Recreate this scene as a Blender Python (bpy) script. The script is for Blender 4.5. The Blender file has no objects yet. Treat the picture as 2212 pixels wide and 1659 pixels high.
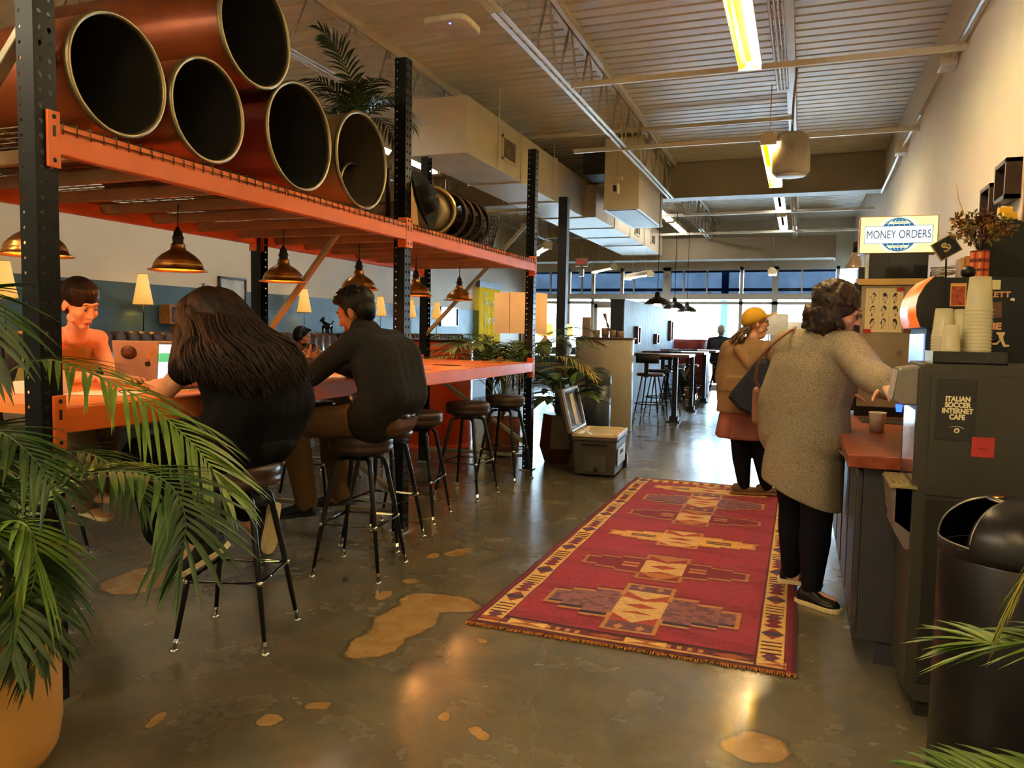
import bpy, math, random
from math import pi, sin, cos, radians, sqrt, atan2
from mathutils import Vector, Matrix
SC = bpy.context.scene
COL = SC.collection
rnd = random.Random(7)
V = Vector
OFF = {}

def srgb(h):
    if isinstance(h, str):
        h = h.lstrip('#'); c = [int(h[i:i+2], 16)/255 for i in (0, 2, 4)]
    else:
        c = list(h)
    return tuple((x/12.92 if x <= .04045 else ((x+.055)/1.055)**2.4) for x in c)

MATS = {}
def mat(name, col, rough=.6, metal=0., var=.12, vscale=6., bump=0., bscale=60., emit=None, estr=0., alpha=1., trans=0., coat=0., col2=None, sheen=0., stretch=None, spec=.5, ior=1.45, sss=0.):
    if name in MATS: return MATS[name]
    m = bpy.data.materials.new(name); m.use_nodes = True
    nt = m.node_tree; N = nt.nodes; L = nt.links
    b = N['Principled BSDF']
    c = srgb(col)
    tc = N.new('ShaderNodeTexCoord'); mp = N.new('ShaderNodeMapping')
    L.new(tc.outputs['Object'], mp.inputs['Vector'])
    if stretch: mp.inputs['Scale'].default_value = stretch
    nz = N.new('ShaderNodeTexNoise'); nz.inputs['Scale'].default_value = vscale; nz.inputs['Detail'].default_value = 5
    L.new(mp.outputs[0], nz.inputs['Vector'])
    mx = N.new('ShaderNodeMix'); mx.data_type = 'RGBA'
    if col2 is None:
        A = [max(0, x*(1-var)) for x in c]; B = [min(1, x*(1+var)) for x in c]
    else:
        A = c; B = srgb(col2)
    mx.inputs[6].default_value = (*A, 1); mx.inputs[7].default_value = (*B, 1)
    rp = N.new('ShaderNodeMapRange'); rp.inputs[1].default_value = .35; rp.inputs[2].default_value = .65
    L.new(nz.outputs['Fac'], rp.inputs[0]); L.new(rp.outputs[0], mx.inputs[0])
    L.new(mx.outputs[2], b.inputs['Base Color'])
    b.inputs['Roughness'].default_value = rough; b.inputs['Metallic'].default_value = metal
    b.inputs['Alpha'].default_value = alpha; b.inputs['Transmission Weight'].default_value = trans
    b.inputs['Coat Weight'].default_value = coat; b.inputs['Sheen Weight'].default_value = sheen
    b.inputs['Specular IOR Level'].default_value = spec; b.inputs['IOR'].default_value = ior
    if sss:
        b.inputs['Subsurface Weight'].default_value = sss; b.inputs['Subsurface Radius'].default_value = (.012, .005, .003)
        b.inputs['Subsurface Scale'].default_value = 1.
    if emit:
        b.inputs['Emission Color'].default_value = (*srgb(emit), 1); b.inputs['Emission Strength'].default_value = estr
    if bump:
        n2 = N.new('ShaderNodeTexNoise'); n2.inputs['Scale'].default_value = bscale; n2.inputs['Detail'].default_value = 3
        L.new(mp.outputs[0], n2.inputs['Vector'])
        bp = N.new('ShaderNodeBump'); bp.inputs['Strength'].default_value = bump; bp.inputs['Distance'].default_value = .01
        L.new(n2.outputs['Fac'], bp.inputs['Height']); L.new(bp.outputs[0], b.inputs['Normal'])
    MATS[name] = m
    return m

def vmat(name, attr='col', rough=.8, bump=0., bscale=300., emit=0., coat=0., wear=0.):
    """material whose pattern colour is stored per point of the mesh (printed or woven pattern)"""
    if name in MATS: return MATS[name]
    m = bpy.data.materials.new(name); m.use_nodes = True
    nt = m.node_tree; N = nt.nodes; L = nt.links; b = N['Principled BSDF']
    a = N.new('ShaderNodeAttribute'); a.attribute_name = attr
    src = a.outputs['Color']
    tc = N.new('ShaderNodeTexCoord')
    if wear:
        nz = N.new('ShaderNodeTexNoise'); nz.inputs['Scale'].default_value = 40; nz.inputs['Detail'].default_value = 6
        mp = N.new('ShaderNodeMapping'); mp.inputs['Scale'].default_value = (1, 3.5, 1)
        L.new(tc.outputs['Object'], mp.inputs[0]); L.new(mp.outputs[0], nz.inputs['Vector'])
        r = N.new('ShaderNodeMapRange'); r.inputs[1].default_value = .3; r.inputs[2].default_value = .7
        r.inputs[3].default_value = 1-wear; r.inputs[4].default_value = 1+wear
        L.new(nz.outputs['Fac'], r.inputs[0])
        vm = N.new('ShaderNodeVectorMath'); vm.operation = 'SCALE'
        L.new(src, vm.inputs[0]); L.new(r.outputs[0], vm.inputs['Scale']); src = vm.outputs[0]
    L.new(src, b.inputs['Base Color'])
    b.inputs['Roughness'].default_value = rough; b.inputs['Coat Weight'].default_value = coat
    if emit:
        L.new(src, b.inputs['Emission Color']); b.inputs['Emission Strength'].default_value = emit
    if bump:
        n2 = N.new('ShaderNodeTexNoise'); n2.inputs['Scale'].default_value = bscale; n2.inputs['Detail'].default_value = 2
        L.new(tc.outputs['Object'], n2.inputs['Vector'])
        bp = N.new('ShaderNodeBump'); bp.inputs['Strength'].default_value = bump; bp.inputs['Distance'].default_value = .01
        L.new(n2.outputs['Fac'], bp.inputs['Height']); L.new(bp.outputs[0], b.inputs['Normal'])
    MATS[name] = m
    return m

def props(o, label=None, cat=None, group=None, kind=None):
    if label: o['label'] = label
    if cat: o['category'] = cat
    if group: o['group'] = group
    if kind: o['kind'] = kind
    return o

def thing(name, label, cat, base=(0, 0, 0), group=None, kind=None):
    o = bpy.data.objects.new(name, None); COL.objects.link(o); o.location = base
    o.empty_display_size = .1
    OFF[o.name] = V(base)
    return props(o, label, cat, group, kind)

def frame(d, up=V((0, 0, 1))):
    d = V(d).normalized()
    if abs(d.dot(up)) > .98: up = V((0, 1, 0))
    x = d.cross(up).normalized(); y = x.cross(d).normalized()
    return x, y, d

class MB:
    def __init__(s): s.v = []; s.f = []; s.m = []; s.s = []
    def add(s, vs, fs, mi=0, sm=False, M=None):
        k = len(s.v)
        s.v += [(M @ V(p)) if M else V(p) for p in vs]
        for f in fs:
            s.f.append([i+k for i in f]); s.m.append(mi); s.s.append(sm)
        return s
    def box(s, x0, x1, y0, y1, z0, z1, mi=0, M=None):
        vs = [(x, y, z) for z in (z0, z1) for y in (y0, y1) for x in (x0, x1)]
        return s.add(vs, [(0, 2, 3, 1), (4, 5, 7, 6), (0, 1, 5, 4), (2, 6, 7, 3), (0, 4, 6, 2), (1, 3, 7, 5)], mi, False, M)
    def obox(s, c, size, rz=0, rx=0, ry=0, mi=0):
        M = Matrix.Translation(c) @ Matrix.Rotation(rz, 4, 'Z') @ Matrix.Rotation(ry, 4, 'Y') @ Matrix.Rotation(rx, 4, 'X')
        a, b, c_ = [q/2 for q in size]
        return s.box(-a, a, -b, b, -c_, c_, mi, M)
    def bar(s, p0, p1, w, h, mi=0, up=V((0, 0, 1))):
        p0, p1 = V(p0), V(p1); x, y, d = frame(p1-p0, up)
        M = Matrix(((x.x, y.x, d.x, p0.x), (x.y, y.y, d.y, p0.y), (x.z, y.z, d.z, p0.z), (0, 0, 0, 1)))
        return s.box(-w/2, w/2, -h/2, h/2, 0, (p1-p0).length, mi, M)
    def rings(s, rings, mi=0, sm=True, caps=True, closed=True):
        n = len(rings[0]); k = len(s.v)
        for r in rings: s.v += [V(p) for p in r]
        for i in range(len(rings)-1):
            for j in range(n if closed else n-1):
                a = k+i*n+j; b = k+i*n+(j+1) % n
                s.f.append([a, b, b+n, a+n]); s.m.append(mi); s.s.append(sm)
        if caps:
            s.f.append([k+j for j in range(n)][::-1]); s.m.append(mi); s.s.append(False)
            q = k+(len(rings)-1)*n
            s.f.append([q+j for j in range(n)]); s.m.append(mi); s.s.append(False)
        return s
    def tube(s, pts, r, n=8, mi=0, caps=True, sm=True):
        pts = [V(p) for p in pts]; R = r if isinstance(r, (list, tuple)) else [r]*len(pts)
        rs = []; px = None
        for i, p in enumerate(pts):
            d = (pts[min(i+1, len(pts)-1)]-pts[max(i-1, 0)])
            if d.length < 1e-9: d = V((0, 0, 1))
            d.normalize()
            if px is None: x, y, _ = frame(d)
            else:
                x = (px-d*px.dot(d))
                x = x.normalized() if x.length > 1e-6 else frame(d)[0]
                y = d.cross(x)
            px = x
            rs.append([p+x*R[i]*cos(a)+y*R[i]*sin(a) for a in [2*pi*j/n for j in range(n)]])
        return s.rings(rs, mi, sm, caps)
    def lathe(s, prof, n=32, c=(0, 0, 0), mi=0, sm=True, caps=True, M=None, sx=1, sy=1):
        c = V(c); rs = []
        for (r, z) in prof:
            rs.append([(M @ V((c.x+sx*r*cos(2*pi*j/n), c.y+sy*r*sin(2*pi*j/n), c.z+z))) if M else V((c.x+sx*r*cos(2*pi*j/n), c.y+sy*r*sin(2*pi*j/n), c.z+z)) for j in range(n)])
        return s.rings(rs, mi, sm, caps)
    def ball(s, c, r, n=16, k=10, mi=0, M=None, rz=None):
        c = V(c); r = r if isinstance(r, (tuple, list)) else (r, r, r)
        rs = []
        for i in range(k+1):
            t = pi*i/k; q = max(1e-4, sin(t))
            ring = []
            for j in range(n):
                p = V((r[0]*q*cos(2*pi*j/n), r[1]*q*sin(2*pi*j/n), -r[2]*cos(t)))
                if M: p = M @ p
                ring.append(c+p)
            rs.append(ring)
        return s.rings(rs, mi, True, True)
    def prism(s, out, a0, a1, axis='x', mi=0, sm=False):
        """outline of 2-D points swept along an axis. x: (y,z)  y: (x,z)  z: (x,y)"""
        f = {'x': lambda p, a: (a, p[0], p[1]), 'y': lambda p, a: (p[0], a, p[1]), 'z': lambda p, a: (p[0], p[1], a)}[axis]
        return s.rings([[f(p, a0) for p in out], [f(p, a1) for p in out]], mi, sm, True)
    def build(s, name, mats, parent=None, bevel=0., seg=2, solid=0., base=None, label=None, cat=None, group=None, kind=None, sub=0, fix=True):
        me = bpy.data.meshes.new(name)
        root = parent
        while root is not None and root.parent is not None: root = root.parent
        if root is not None: off = OFF.get(root.name, V((0, 0, 0)))
        else:
            if base is None:
                lo = [min(p[i] for p in s.v) for i in range(3)]; hi = [max(p[i] for p in s.v) for i in range(3)]
                base = ((lo[0]+hi[0])/2, (lo[1]+hi[1])/2, lo[2])
            off = V(base)
        me.from_pydata([tuple(p-off) for p in s.v], [], s.f)
        ml = mats if isinstance(mats, (list, tuple)) else [mats]
        for m in ml: me.materials.append(m)
        me.polygons.foreach_set('material_index', s.m); me.polygons.foreach_set('use_smooth', s.s)
        me.update()
        if fix:
            import bmesh
            bm = bmesh.new(); bm.from_mesh(me); bmesh.ops.recalc_face_normals(bm, faces=bm.faces); bm.to_mesh(me); bm.free()
        o = bpy.data.objects.new(name, me); COL.objects.link(o)
        if parent is not None: o.parent = parent
        else: o.location = off; OFF[o.name] = off
        if solid:
            q = o.modifiers.new('Solidify', 'SOLIDIFY'); q.thickness = solid; q.offset = 0
        if bevel:
            q = o.modifiers.new('Bevel', 'BEVEL'); q.width = bevel; q.segments = seg; q.limit_method = 'ANGLE'; q.angle_limit = radians(40)
        if sub:
            q = o.modifiers.new('Sub', 'SUBSURF'); q.levels = sub; q.render_levels = sub
        return props(o, label, cat, group, kind)

def dup(root, loc=None, rotz=None, label=None, group=None):
    r = root.copy(); COL.objects.link(r)
    if loc is not None: r.location = loc
    if rotz is not None: r.rotation_euler = (0, 0, rotz)
    if label: r['label'] = label
    if group: r['group'] = group
    for ch in list(root.children):
        c = ch.copy(); COL.objects.link(c); c.parent = r
        for g in ch.children:
            d = g.copy(); COL.objects.link(d); d.parent = c
    return r

def text(body, name, size, M, m, parent, extr=.001, align='CENTER', bold=0., sx=1.):
    cu = bpy.data.curves.new(name, 'FONT'); cu.body = body; cu.size = size; cu.extrude = extr; cu.offset = bold
    cu.align_x = align; cu.align_y = 'CENTER'; cu.resolution_u = 4
    t = bpy.data.objects.new(name+'_t', cu); COL.objects.link(t)
    bpy.context.view_layer.update()
    me = bpy.data.meshes.new_from_object(t.evaluated_get(bpy.context.evaluated_depsgraph_get()))
    bpy.data.objects.remove(t); bpy.data.curves.remove(cu)
    root = parent
    while root is not None and root.parent is not None: root = root.parent
    off = OFF.get(root.name, V((0, 0, 0))) if root else V((0, 0, 0))
    me.transform(Matrix.Translation(-off) @ M @ Matrix.Diagonal((sx, 1, 1, 1)))
    me.materials.clear(); me.materials.append(m); me.name = name
    o = bpy.data.objects.new(name, me); COL.objects.link(o); o.parent = parent
    return o

def facing(loc, right, up):
    """matrix that puts local x along right and local y along up at loc"""
    r = V(right).normalized(); u = V(up).normalized(); n = r.cross(u)
    return Matrix(((r.x, u.x, n.x, loc[0]), (r.y, u.y, n.y, loc[1]), (r.z, u.z, n.z, loc[2]), (0, 0, 0, 1)))

def painted(name, o, ux, uy, w, h, nx, ny, fn, m, parent=None, thick=.003, bend=None, **kw):
    """a thin sheet whose printed/woven pattern fn(u,v)->sRGB colour is stored in the mesh; o=corner, ux,uy=unit axes"""
    o = V(o); ux = V(ux).normalized(); uy = V(uy).normalized(); n = ux.cross(uy)
    b = MB(); k = 0; cols = []
    for j in range(ny+1):
        for i in range(nx+1):
            p = o+ux*(w*i/nx)+uy*(h*j/ny)
            if bend: p += n*bend(i/nx, j/ny)
            b.v.append(p); cols.append(srgb(fn(i/nx, j/ny)))
    for j in range(ny):
        for i in range(nx):
            a = j*(nx+1)+i; b.f.append([a, a+1, a+nx+2, a+nx+1]); b.m.append(0); b.s.append(True)
    # rim and back
    per = [i for i in range(nx+1)]+[j*(nx+1)+nx for j in range(1, ny+1)]+[ny*(nx+1)+i for i in range(nx-1, -1, -1)]+[j*(nx+1) for j in range(ny-1, 0, -1)]
    k = len(b.v)
    for q in per: b.v.append(b.v[q]-n*thick); cols.append(cols[q])
    L_ = len(per)
    for q in range(L_):
        b.f.append([per[q], k+q, k+(q+1) % L_, per[(q+1) % L_]]); b.m.append(0); b.s.append(False)
    if not bend: b.f.append([k+q for q in range(L_)][::-1]); b.m.append(0); b.s.append(False)
    ob = b.build(name, m, parent, fix=False, **kw)
    at = ob.data.color_attributes.new('col', 'FLOAT_COLOR', 'POINT')
    at.data.foreach_set('color', [x for c in cols for x in (*c, 1.)])
    return ob
# ---------------- camera ----------------
H = 1.34
def make_camera():
    yaw, pitch, roll = radians(20.5), radians(3.92), radians(1.024)
    f = V((-sin(yaw)*cos(pitch), cos(yaw)*cos(pitch), -sin(pitch)))
    r = V((cos(yaw), sin(yaw), 0)); u = r.cross(f)
    r2 = r*cos(roll)+u*sin(roll); u2 = -r*sin(roll)+u*cos(roll)
    cam = bpy.data.cameras.new('camera'); cam.sensor_fit = 'HORIZONTAL'; cam.sensor_width = 36; cam.lens = 36*1661/2212
    cam.clip_start = .05; cam.clip_end = 200
    o = bpy.data.objects.new('camera', cam); COL.objects.link(o)
    o.matrix_world = Matrix(((r2.x, u2.x, -f.x, 0), (r2.y, u2.y, -f.y, 0), (r2.z, u2.z, -f.z, H), (0, 0, 0, 1)))
    SC.camera = o
make_camera()
XL, XR, YB, YF, ZC = -6.95, 1.04, -2.6, 19.3, 4.05

# ---------------- materials ----------------
M_white = mat('cream_paint', '#e9e2d2', .6, var=.03, vscale=2, bump=.05, bscale=150)
M_ceil = mat('deck_paint', '#e8dfcc', .5, var=.06, vscale=1.2)
M_steelw = mat('white_steel_paint', '#e4dccb', .45, var=.05)
M_teal = mat('teal_paint', '#486470', .55, var=.06, vscale=3, bump=.05, bscale=90)
M_greige = mat('greige_paint', '#a89c88', .6, var=.04, vscale=2)
M_black = mat('black_metal', '#15161a', .35, var=.2)
M_blackm = mat('black_matte', '#18191c', .6, var=.15)
M_chrome = mat('chrome', '#d8d8d8', .12, 1., var=.05)
M_orange = mat('orange_enamel', '#de6a24', .38, var=.06, vscale=5, coat=.2)
M_bronze = mat('deck_support_paint', '#8c6c4c', .45, var=.12, vscale=8)
M_wire = mat('zinc_wire', '#8a7a5c', .4, .8, var=.15)

def floor_material():
    m = bpy.data.materials.new('polished_concrete'); m.use_nodes = True
    nt = m.node_tree; N = nt.nodes; L = nt.links; b = N['Principled BSDF']
    tc = N.new('ShaderNodeTexCoord')
    def noise(sc, det, rough=.6, dist=0., vec=None):
        n = N.new('ShaderNodeTexNoise'); n.inputs['Scale'].default_value = sc; n.inputs['Detail'].default_value = det
        n.inputs['Roughness'].default_value = rough; n.inputs['Distortion'].default_value = dist
        L.new(vec or tc.outputs['Object'], n.inputs['Vector']); return n.outputs['Fac']
    def rng(src, a, b_, c=0., d=1.):
        r = N.new('ShaderNodeMapRange'); r.clamp = True
        for i, q in enumerate((a, b_, c, d)): r.inputs[i+1].default_value = q
        L.new(src, r.inputs[0]); return r.outputs[0]
    def mix(fac, A, B):
        x = N.new('ShaderNodeMix'); x.data_type = 'RGBA'
        if isinstance(fac, float): x.inputs[0].default_value = fac
        else: L.new(fac, x.inputs[0])
        for i, q in ((6, A), (7, B)):
            if isinstance(q, tuple): x.inputs[i].default_value = (*q, 1)
            else: L.new(q, x.inputs[i])
        return x.outputs[2]
    def math_(op, a, b_=None):
        x = N.new('ShaderNodeMath'); x.operation = op
        for i, q in ((0, a), (1, b_)):
            if q is None: continue
            if isinstance(q, (int, float)): x.inputs[i].default_value = q
            else: L.new(q, x.inputs[i])
        return x.outputs[0]
    base = mix(rng(noise(1.1, 8, .6, .3), .25, .75), srgb('#4c483d'), srgb('#75705e'))
    base = mix(rng(noise(5, 9, .62, .5), .45, .85, 0, .45), base, srgb('#857248'))
    base = mix(rng(noise(22, 6, .7), .55, .8, 0, .3), base, srgb('#9c8a6a'))
    base = mix(rng(noise(2.3, 10, .6, 1.0), .50, .80, 0, .4), base, srgb('#332e26'))
    # filler patches: blobs whose outline wanders
    sep = N.new('ShaderNodeSeparateXYZ'); 
    wob = N.new('ShaderNodeTexNoise'); wob.inputs['Scale'].default_value = 6; wob.inputs['Detail'].default_value = 4
    L.new(tc.outputs['Object'], wob.inputs['Vector'])
    vm = N.new('ShaderNodeVectorMath'); vm.operation = 'MULTIPLY_ADD'
    L.new(wob.outputs['Color'], vm.inputs[0]); vm.inputs[1].default_value = (.11, .11, 0); L.new(tc.outputs['Object'], vm.inputs[2])
    tot = None
    for (cx, cy, rx, ry, rot) in PATCHES:
        mp = N.new('ShaderNodeMapping'); mp.vector_type = 'TEXTURE'
        mp.inputs['Location'].default_value = (cx+.055, cy+.055, 0); mp.inputs['Rotation'].default_value = (0, 0, rot)
        mp.inputs['Scale'].default_value = (rx, ry, 1)
        L.new(vm.outputs[0], mp.inputs[0])
        ln = N.new('ShaderNodeVectorMath'); ln.operation = 'LENGTH'; L.new(mp.outputs[0], ln.inputs[0])
        q = ln.outputs['Value']
        tot = q if tot is None else math_('MINIMUM', tot, q)
    edge = rng(tot, 1.0, 1.12, 1, 0)
    rim = math_('MULTIPLY', rng(tot, 1.0, 1.06, 0, 1), rng(tot, 1.08, 1.3, 1, 0))
    base = mix(math_('MULTIPLY', rim, .6), base, srgb('#2e261c'))
    base = mix(edge, base, mix(rng(noise(9, 5), .4, .65), srgb('#9b7a48'), srgb('#b29160')))
    # small chips
    vo = N.new('ShaderNodeTexVoronoi'); vo.inputs['Scale'].default_value = 2.6; vo.feature = 'F1'
    L.new(vm.outputs[0], vo.inputs['Vector'])
    chip = math_('MULTIPLY', rng(vo.outputs['Distance'], .03, .045, .5, 0), rng(noise(.9, 2), .5, .56))
    base = mix(chip, base, srgb('#b49b72'))
    # hairline cracks
    v2 = N.new('ShaderNodeTexVoronoi'); v2.inputs['Scale'].default_value = .7; v2.feature = 'DISTANCE_TO_EDGE'
    L.new(vm.outputs[0], v2.inputs['Vector'])
    base = mix(math_('MULTIPLY', rng(v2.outputs['Distance'], .001, .003, 1, 0), .18), base, srgb('#96835f'))
    L.new(base, b.inputs['Base Color'])
    L.new(rng(noise(3, 6, .6), .2, .8, .17, .33), b.inputs['Roughness'])
    b.inputs['Specular IOR Level'].default_value = .5; b.inputs['Coat Weight'].default_value = .12; b.inputs['Coat Roughness'].default_value = .15
    bp = N.new('ShaderNodeBump'); bp.inputs['Strength'].default_value = .12; bp.inputs['Distance'].default_value = .01
    L.new(noise(7, 4, .5), bp.inputs['Height']); L.new(bp.outputs[0], b.inputs['Normal'])
    return m
PATCHES = [(-1.61, 3.35, .19, .115, .1), (-1.66, 3.08, .13, .24, .1), (-1.65, 2.80, .095, .16, -.2), (-1.88, 4.18, .05, .11, -.5), (-.08, 2.56, .10, .09, .4), (-1.9, 3.59, .04, .035, 0), (-1.65, 2.10, .035, .04, 0), (-1.25, 3.02, .025, .02, 0), (-.95, 2.30, .03, .05, .8),
           (-2.0, 4.05, .03, .05, .2), (-1.93, 3.33, .035, .06, .4), (-1.1, 2.35, .025, .03, 0), (-1.55, 2.25, .04, .03, .5), (-.80, 1.95, .04, .03, .2),
           (-2.0, 1.95, .03, .05, .4), (-3.2, 3.05, .16, .22, .3), (.12, 2.15, .06, .05, 0)]

# ---------------- floor, walls, ceiling ----------------
b = MB(); b.box(XL-.1, XR+.1, YB-.1, YF+.1, -.1, 0); b.build('floor', floor_material(), base=(0, 0, 0), kind='structure', label='polished mottled brown concrete floor')
def corrugated():
    b = MB(); y = YB; prof = []
    while y < YF:
        prof += [(y, ZC), (y+.125, ZC), (y+.133, ZC+.022), (y+.159, ZC+.022)]; y += .168
    prof.append((YF, ZC))
    k = len(prof)
    vs = [(x, p[0], p[1]) for x in (XL-.1, XR+.1) for p in prof]
    b.add(vs, [(i, i+1, k+i+1, k+i) for i in range(k-1)])
    b.box(XL-.1, XR+.1, YB-.1, YF+.1, ZC+.06, ZC+.16)
    b.build('ceiling', M_ceil, kind='structure', fix=False, base=(0, 0, ZC), label='cream corrugated metal roof deck')
corrugated()
b = MB(); b.box(XR, XR+.15, YB-.1, YF+.1, 0, ZC+.06); b.build('wall_right', M_white, kind='structure', label='tall cream wall behind the counter')
b = MB(); b.box(XL-.15, XL, YB-.1, YF+.1, 0, ZC+.06); b.build('wall_left', M_white, kind='structure', label='long cream wall above the teal band')
b = MB(); b.box(XL, XL+.012, YB, 16.3, 0, 1.80); b.build('trim_1', M_teal, kind='structure', label='teal painted band along the left wall')
b = MB(); b.box(XL-.1, XR+.1, YB-.15, YB, 0, ZC+.06); b.build('wall_back', M_white, kind='structure')
b = MB(); b.box(XL-.1, XR+.1, YF, YF+.2, 2.98, ZC+.06); b.build('wall_front', M_white, kind='structure', label='white header wall above the shop front windows')
b = MB(); b.box(XL, XL+.12, YF-.02, YF+.14, 0, 2.98); b.build('trim_2', M_white, kind='structure')
# header beam (drop) across the room
b = MB(); b.box(XL, XR, 12.5, 12.75, 3.52, ZC); b.box(XL, XR, 12.46, 12.79, 3.49, 3.53)
b.build('trim_3', M_greige, kind='structure', label='greige header beam crossing the room under the roof deck')

# ---------------- shop front ----------------
M_alu = mat('white_aluminium', '#dfe6ea', .4, .2, var=.03)
M_glass = mat('clear_glass', '#f4fbff', .02, 0, var=0, trans=1., ior=1.02, spec=.3)
M_blueglass = mat('dark_blue_transom_glass', '#090c10', .06, 0, var=.25, vscale=1.3, trans=1., ior=1.1, spec=.8)
def shopfront():
    fr = MB()
    xs = [-6.72, -5.69, -5.05, -4.30, -3.17, -1.39, -.62, .74]
    for x in xs:
        h_ = .10 if x == -3.17 else (.07 if x == -.62 else .04)
        fr.box(x-h_, x+h_, YF, YF+.1, 0, 2.98)
    fr.box(XL, XR, YF, YF+.1, 2.90, 2.98); fr.box(XL, XR, YF-.01, YF+.11, 2.20, 2.34); fr.box(XL, XR, YF, YF+.1, 0, .12)
    fr.box(XL, XR, YF, YF+.06, 2.08, 2.15)
    for x in (-6.2, -5.35, -4.0, -2.76, -2.2, -.03): fr.box(x-.018, x+.018, YF+.02, YF+.08, 2.34, 2.92)
    w = fr.build('window_1', M_alu, kind='structure', label='white aluminium shop front frame across the far end')
    g = MB(); g.box(XL, XR, YF+.045, YF+.055, .12, 2.08); g.build('pane', M_glass, w)
    g = MB()
    for a, c in zip(xs[:-1], xs[1:]): g.box(a+.045, c-.045, YF+.04, YF+.055, 2.34, 2.90)
    g.box(XL+.0, xs[0]-.045, YF+.04, YF+.055, 2.34, 2.90)
    g.build('transom_pane', M_blueglass, w)
    d = MB(); x0, x1 = -5.05+.05, -4.30-.05
    for (a, c, e, f_) in ((x0, x0+.09, .05, 2.08), (x1-.09, x1, .05, 2.08), (x0, x1, .05, .3), (x0, x1, 1.98, 2.08)): d.box(a, c, YF-.03, YF+.03, e, f_)
    dd = d.build('door_1', M_alu, kind='structure', label='glazed white framed entrance door')
    g = MB(); g.box(x0+.09, x1-.09, YF-.003, YF+.003, .3, 1.98); g.build('pane', M_glass, dd)
    g = MB(); g.tube([(x1-.05, YF-.03, 1.0), (x1-.05, YF-.09, 1.0), (x1-.05, YF-.09, 1.35), (x1-.05, YF-.03, 1.35)], .012); g.build('door_handle', M_chrome, dd)
    l = MB(); l.box(XL, -5.10, YF-.012, YF+0.0, .12, .95)
    l.build('trim_4', mat('teal_kick_panel', '#3d6a70', .5), kind='structure', label='low teal panel under the shop windows at the far left')
shopfront()
# outside: pavement, canopy, a blue post and young trees
b = MB(); b.box(-40, 40, YF+.2, 90, -.15, -.02); b.build('pavement', mat('pale_pavement', '#cfd3d2', .8, var=.08, vscale=.5), kind='structure', base=(0, 30, -.15))
b = MB(); b.box(-14, 8, YF+.25, YF+2.6, 3.25, 3.4); b.box(-14, 8, YF+2.5, YF+2.6, 3.05, 3.25); b.box(-14, 8, YF+2.2, YF+2.3, 2.52, 2.60)
b.build('canopy', mat('blue_grey_canopy', '#5d7084', .6), kind='structure', base=(0, YF+1.5, 2.5))
for i, x in enumerate((-1.98, 3.4, -8.3)):
    b = MB(); b.box(x-.09, x+.09, YF+2.3, YF+2.48, -.02, 3.25)
    b.build('canopy_post', mat('blue_post_paint', '#4f86b4', .5), kind='structure')

# ---------------- roof joists, pipes ----------------
def joist(x, y0, y1):
    j = thing('roof_joist', 'white open web steel joist under the roof deck', 'joist', (x, (y0+y1)/2, 3.46), kind='structure')
    b = MB()
    for s in (-.032, .032): b.box(x+s-.022, x+s+.022, y0, y1, 3.985, ZC)
    b.build('top_chord', M_steelw, j)
    b = MB()
    for s in (-.03, .03): b.tube([(x+s, y0+.15, 3.47), (x+s, y1-.15, 3.47)], .017, 6)
    b.build('bottom_chord', M_steelw, j)
    b = MB(); y = y0+.1; n = int((y1-y0-.2)/.31); st = (y1-y0-.2)/n; up = False
    pts = []
    for i in range(n):
        a = (x, y+i*st, 3.47 if i % 2 == 0 else 4.0); c = (x, y+(i+1)*st-.05, 4.0 if i % 2 == 0 else 3.47)
        b.tube([a, c], .0105, 6)
    b.build('web', M_steelw, j)
for x in (-5.62, -3.80, -2.0):
    joist(x, YB, 12.46)
for x in (-5.62, -3.80, -2.0, -.20): joist(x, 12.8, YF)
b = MB(); b.box(-.25, -.16, YB, 12.46, 3.94, ZC); b.build('roof_purlin', M_steelw, kind='structure')
for i, (y, z, xa, xb) in enumerate(((4.3, 3.93, -6.9, XR), (6.55, 3.47, -1.95, XR), (8.9, 3.47, -2.6, XR), (9.9, 3.93, -6.9, -.2), (14.1, 3.47, -4, XR), (16.6, 3.45, -5.5, XR), (1.8, 3.47, -6.9, XR))):
    b = MB(); b.bar((xa, y, z), (xb, y, z), .03, .045)
    b.build('bridging_bar', M_steelw, kind='structure')
# sprinkler-like wall conduit with junction boxes
cd = thing('wall_conduit', 'white conduit running high along the cream right wall with two boxes', 'conduit', (XR-.03, 8, 3.4))
b = MB(); b.tube([(XR-.045, YB, 3.44), (XR-.045, 7.0, 3.50)], .018); b.tube([(XR-.045, 7.0, 3.50), (XR-.045, 10.0, 3.50), (XR-.045, 12.3, 3.42)], .018)
b.build('pipe', M_steelw, cd)
for y in (6.9, 9.9):
    b = MB(); b.box(XR-.12, XR-.003, y-.09, y+.09, 3.43, 3.57); b.build('junction_box', M_steelw, cd, bevel=.006)
cb = MB()
for k, (x, r) in enumerate(((-.30, .012), (-.27, .01), (-.335, .014), (-.24, .008))):
    cb.tube([(x, YB, 3.86), (x+.012*sin(k), 2, 3.83+.01*k), (x, 5, 3.85), (x+.02, 8.3, 3.80), (x, 8.6, 3.9)], r, 6)
cb.build('ceiling_conduits', mat('tan_conduit', '#bfae90', .5), label='bundle of tan conduits running along the roof purlin above the tube lights', cat='conduit')
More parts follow.
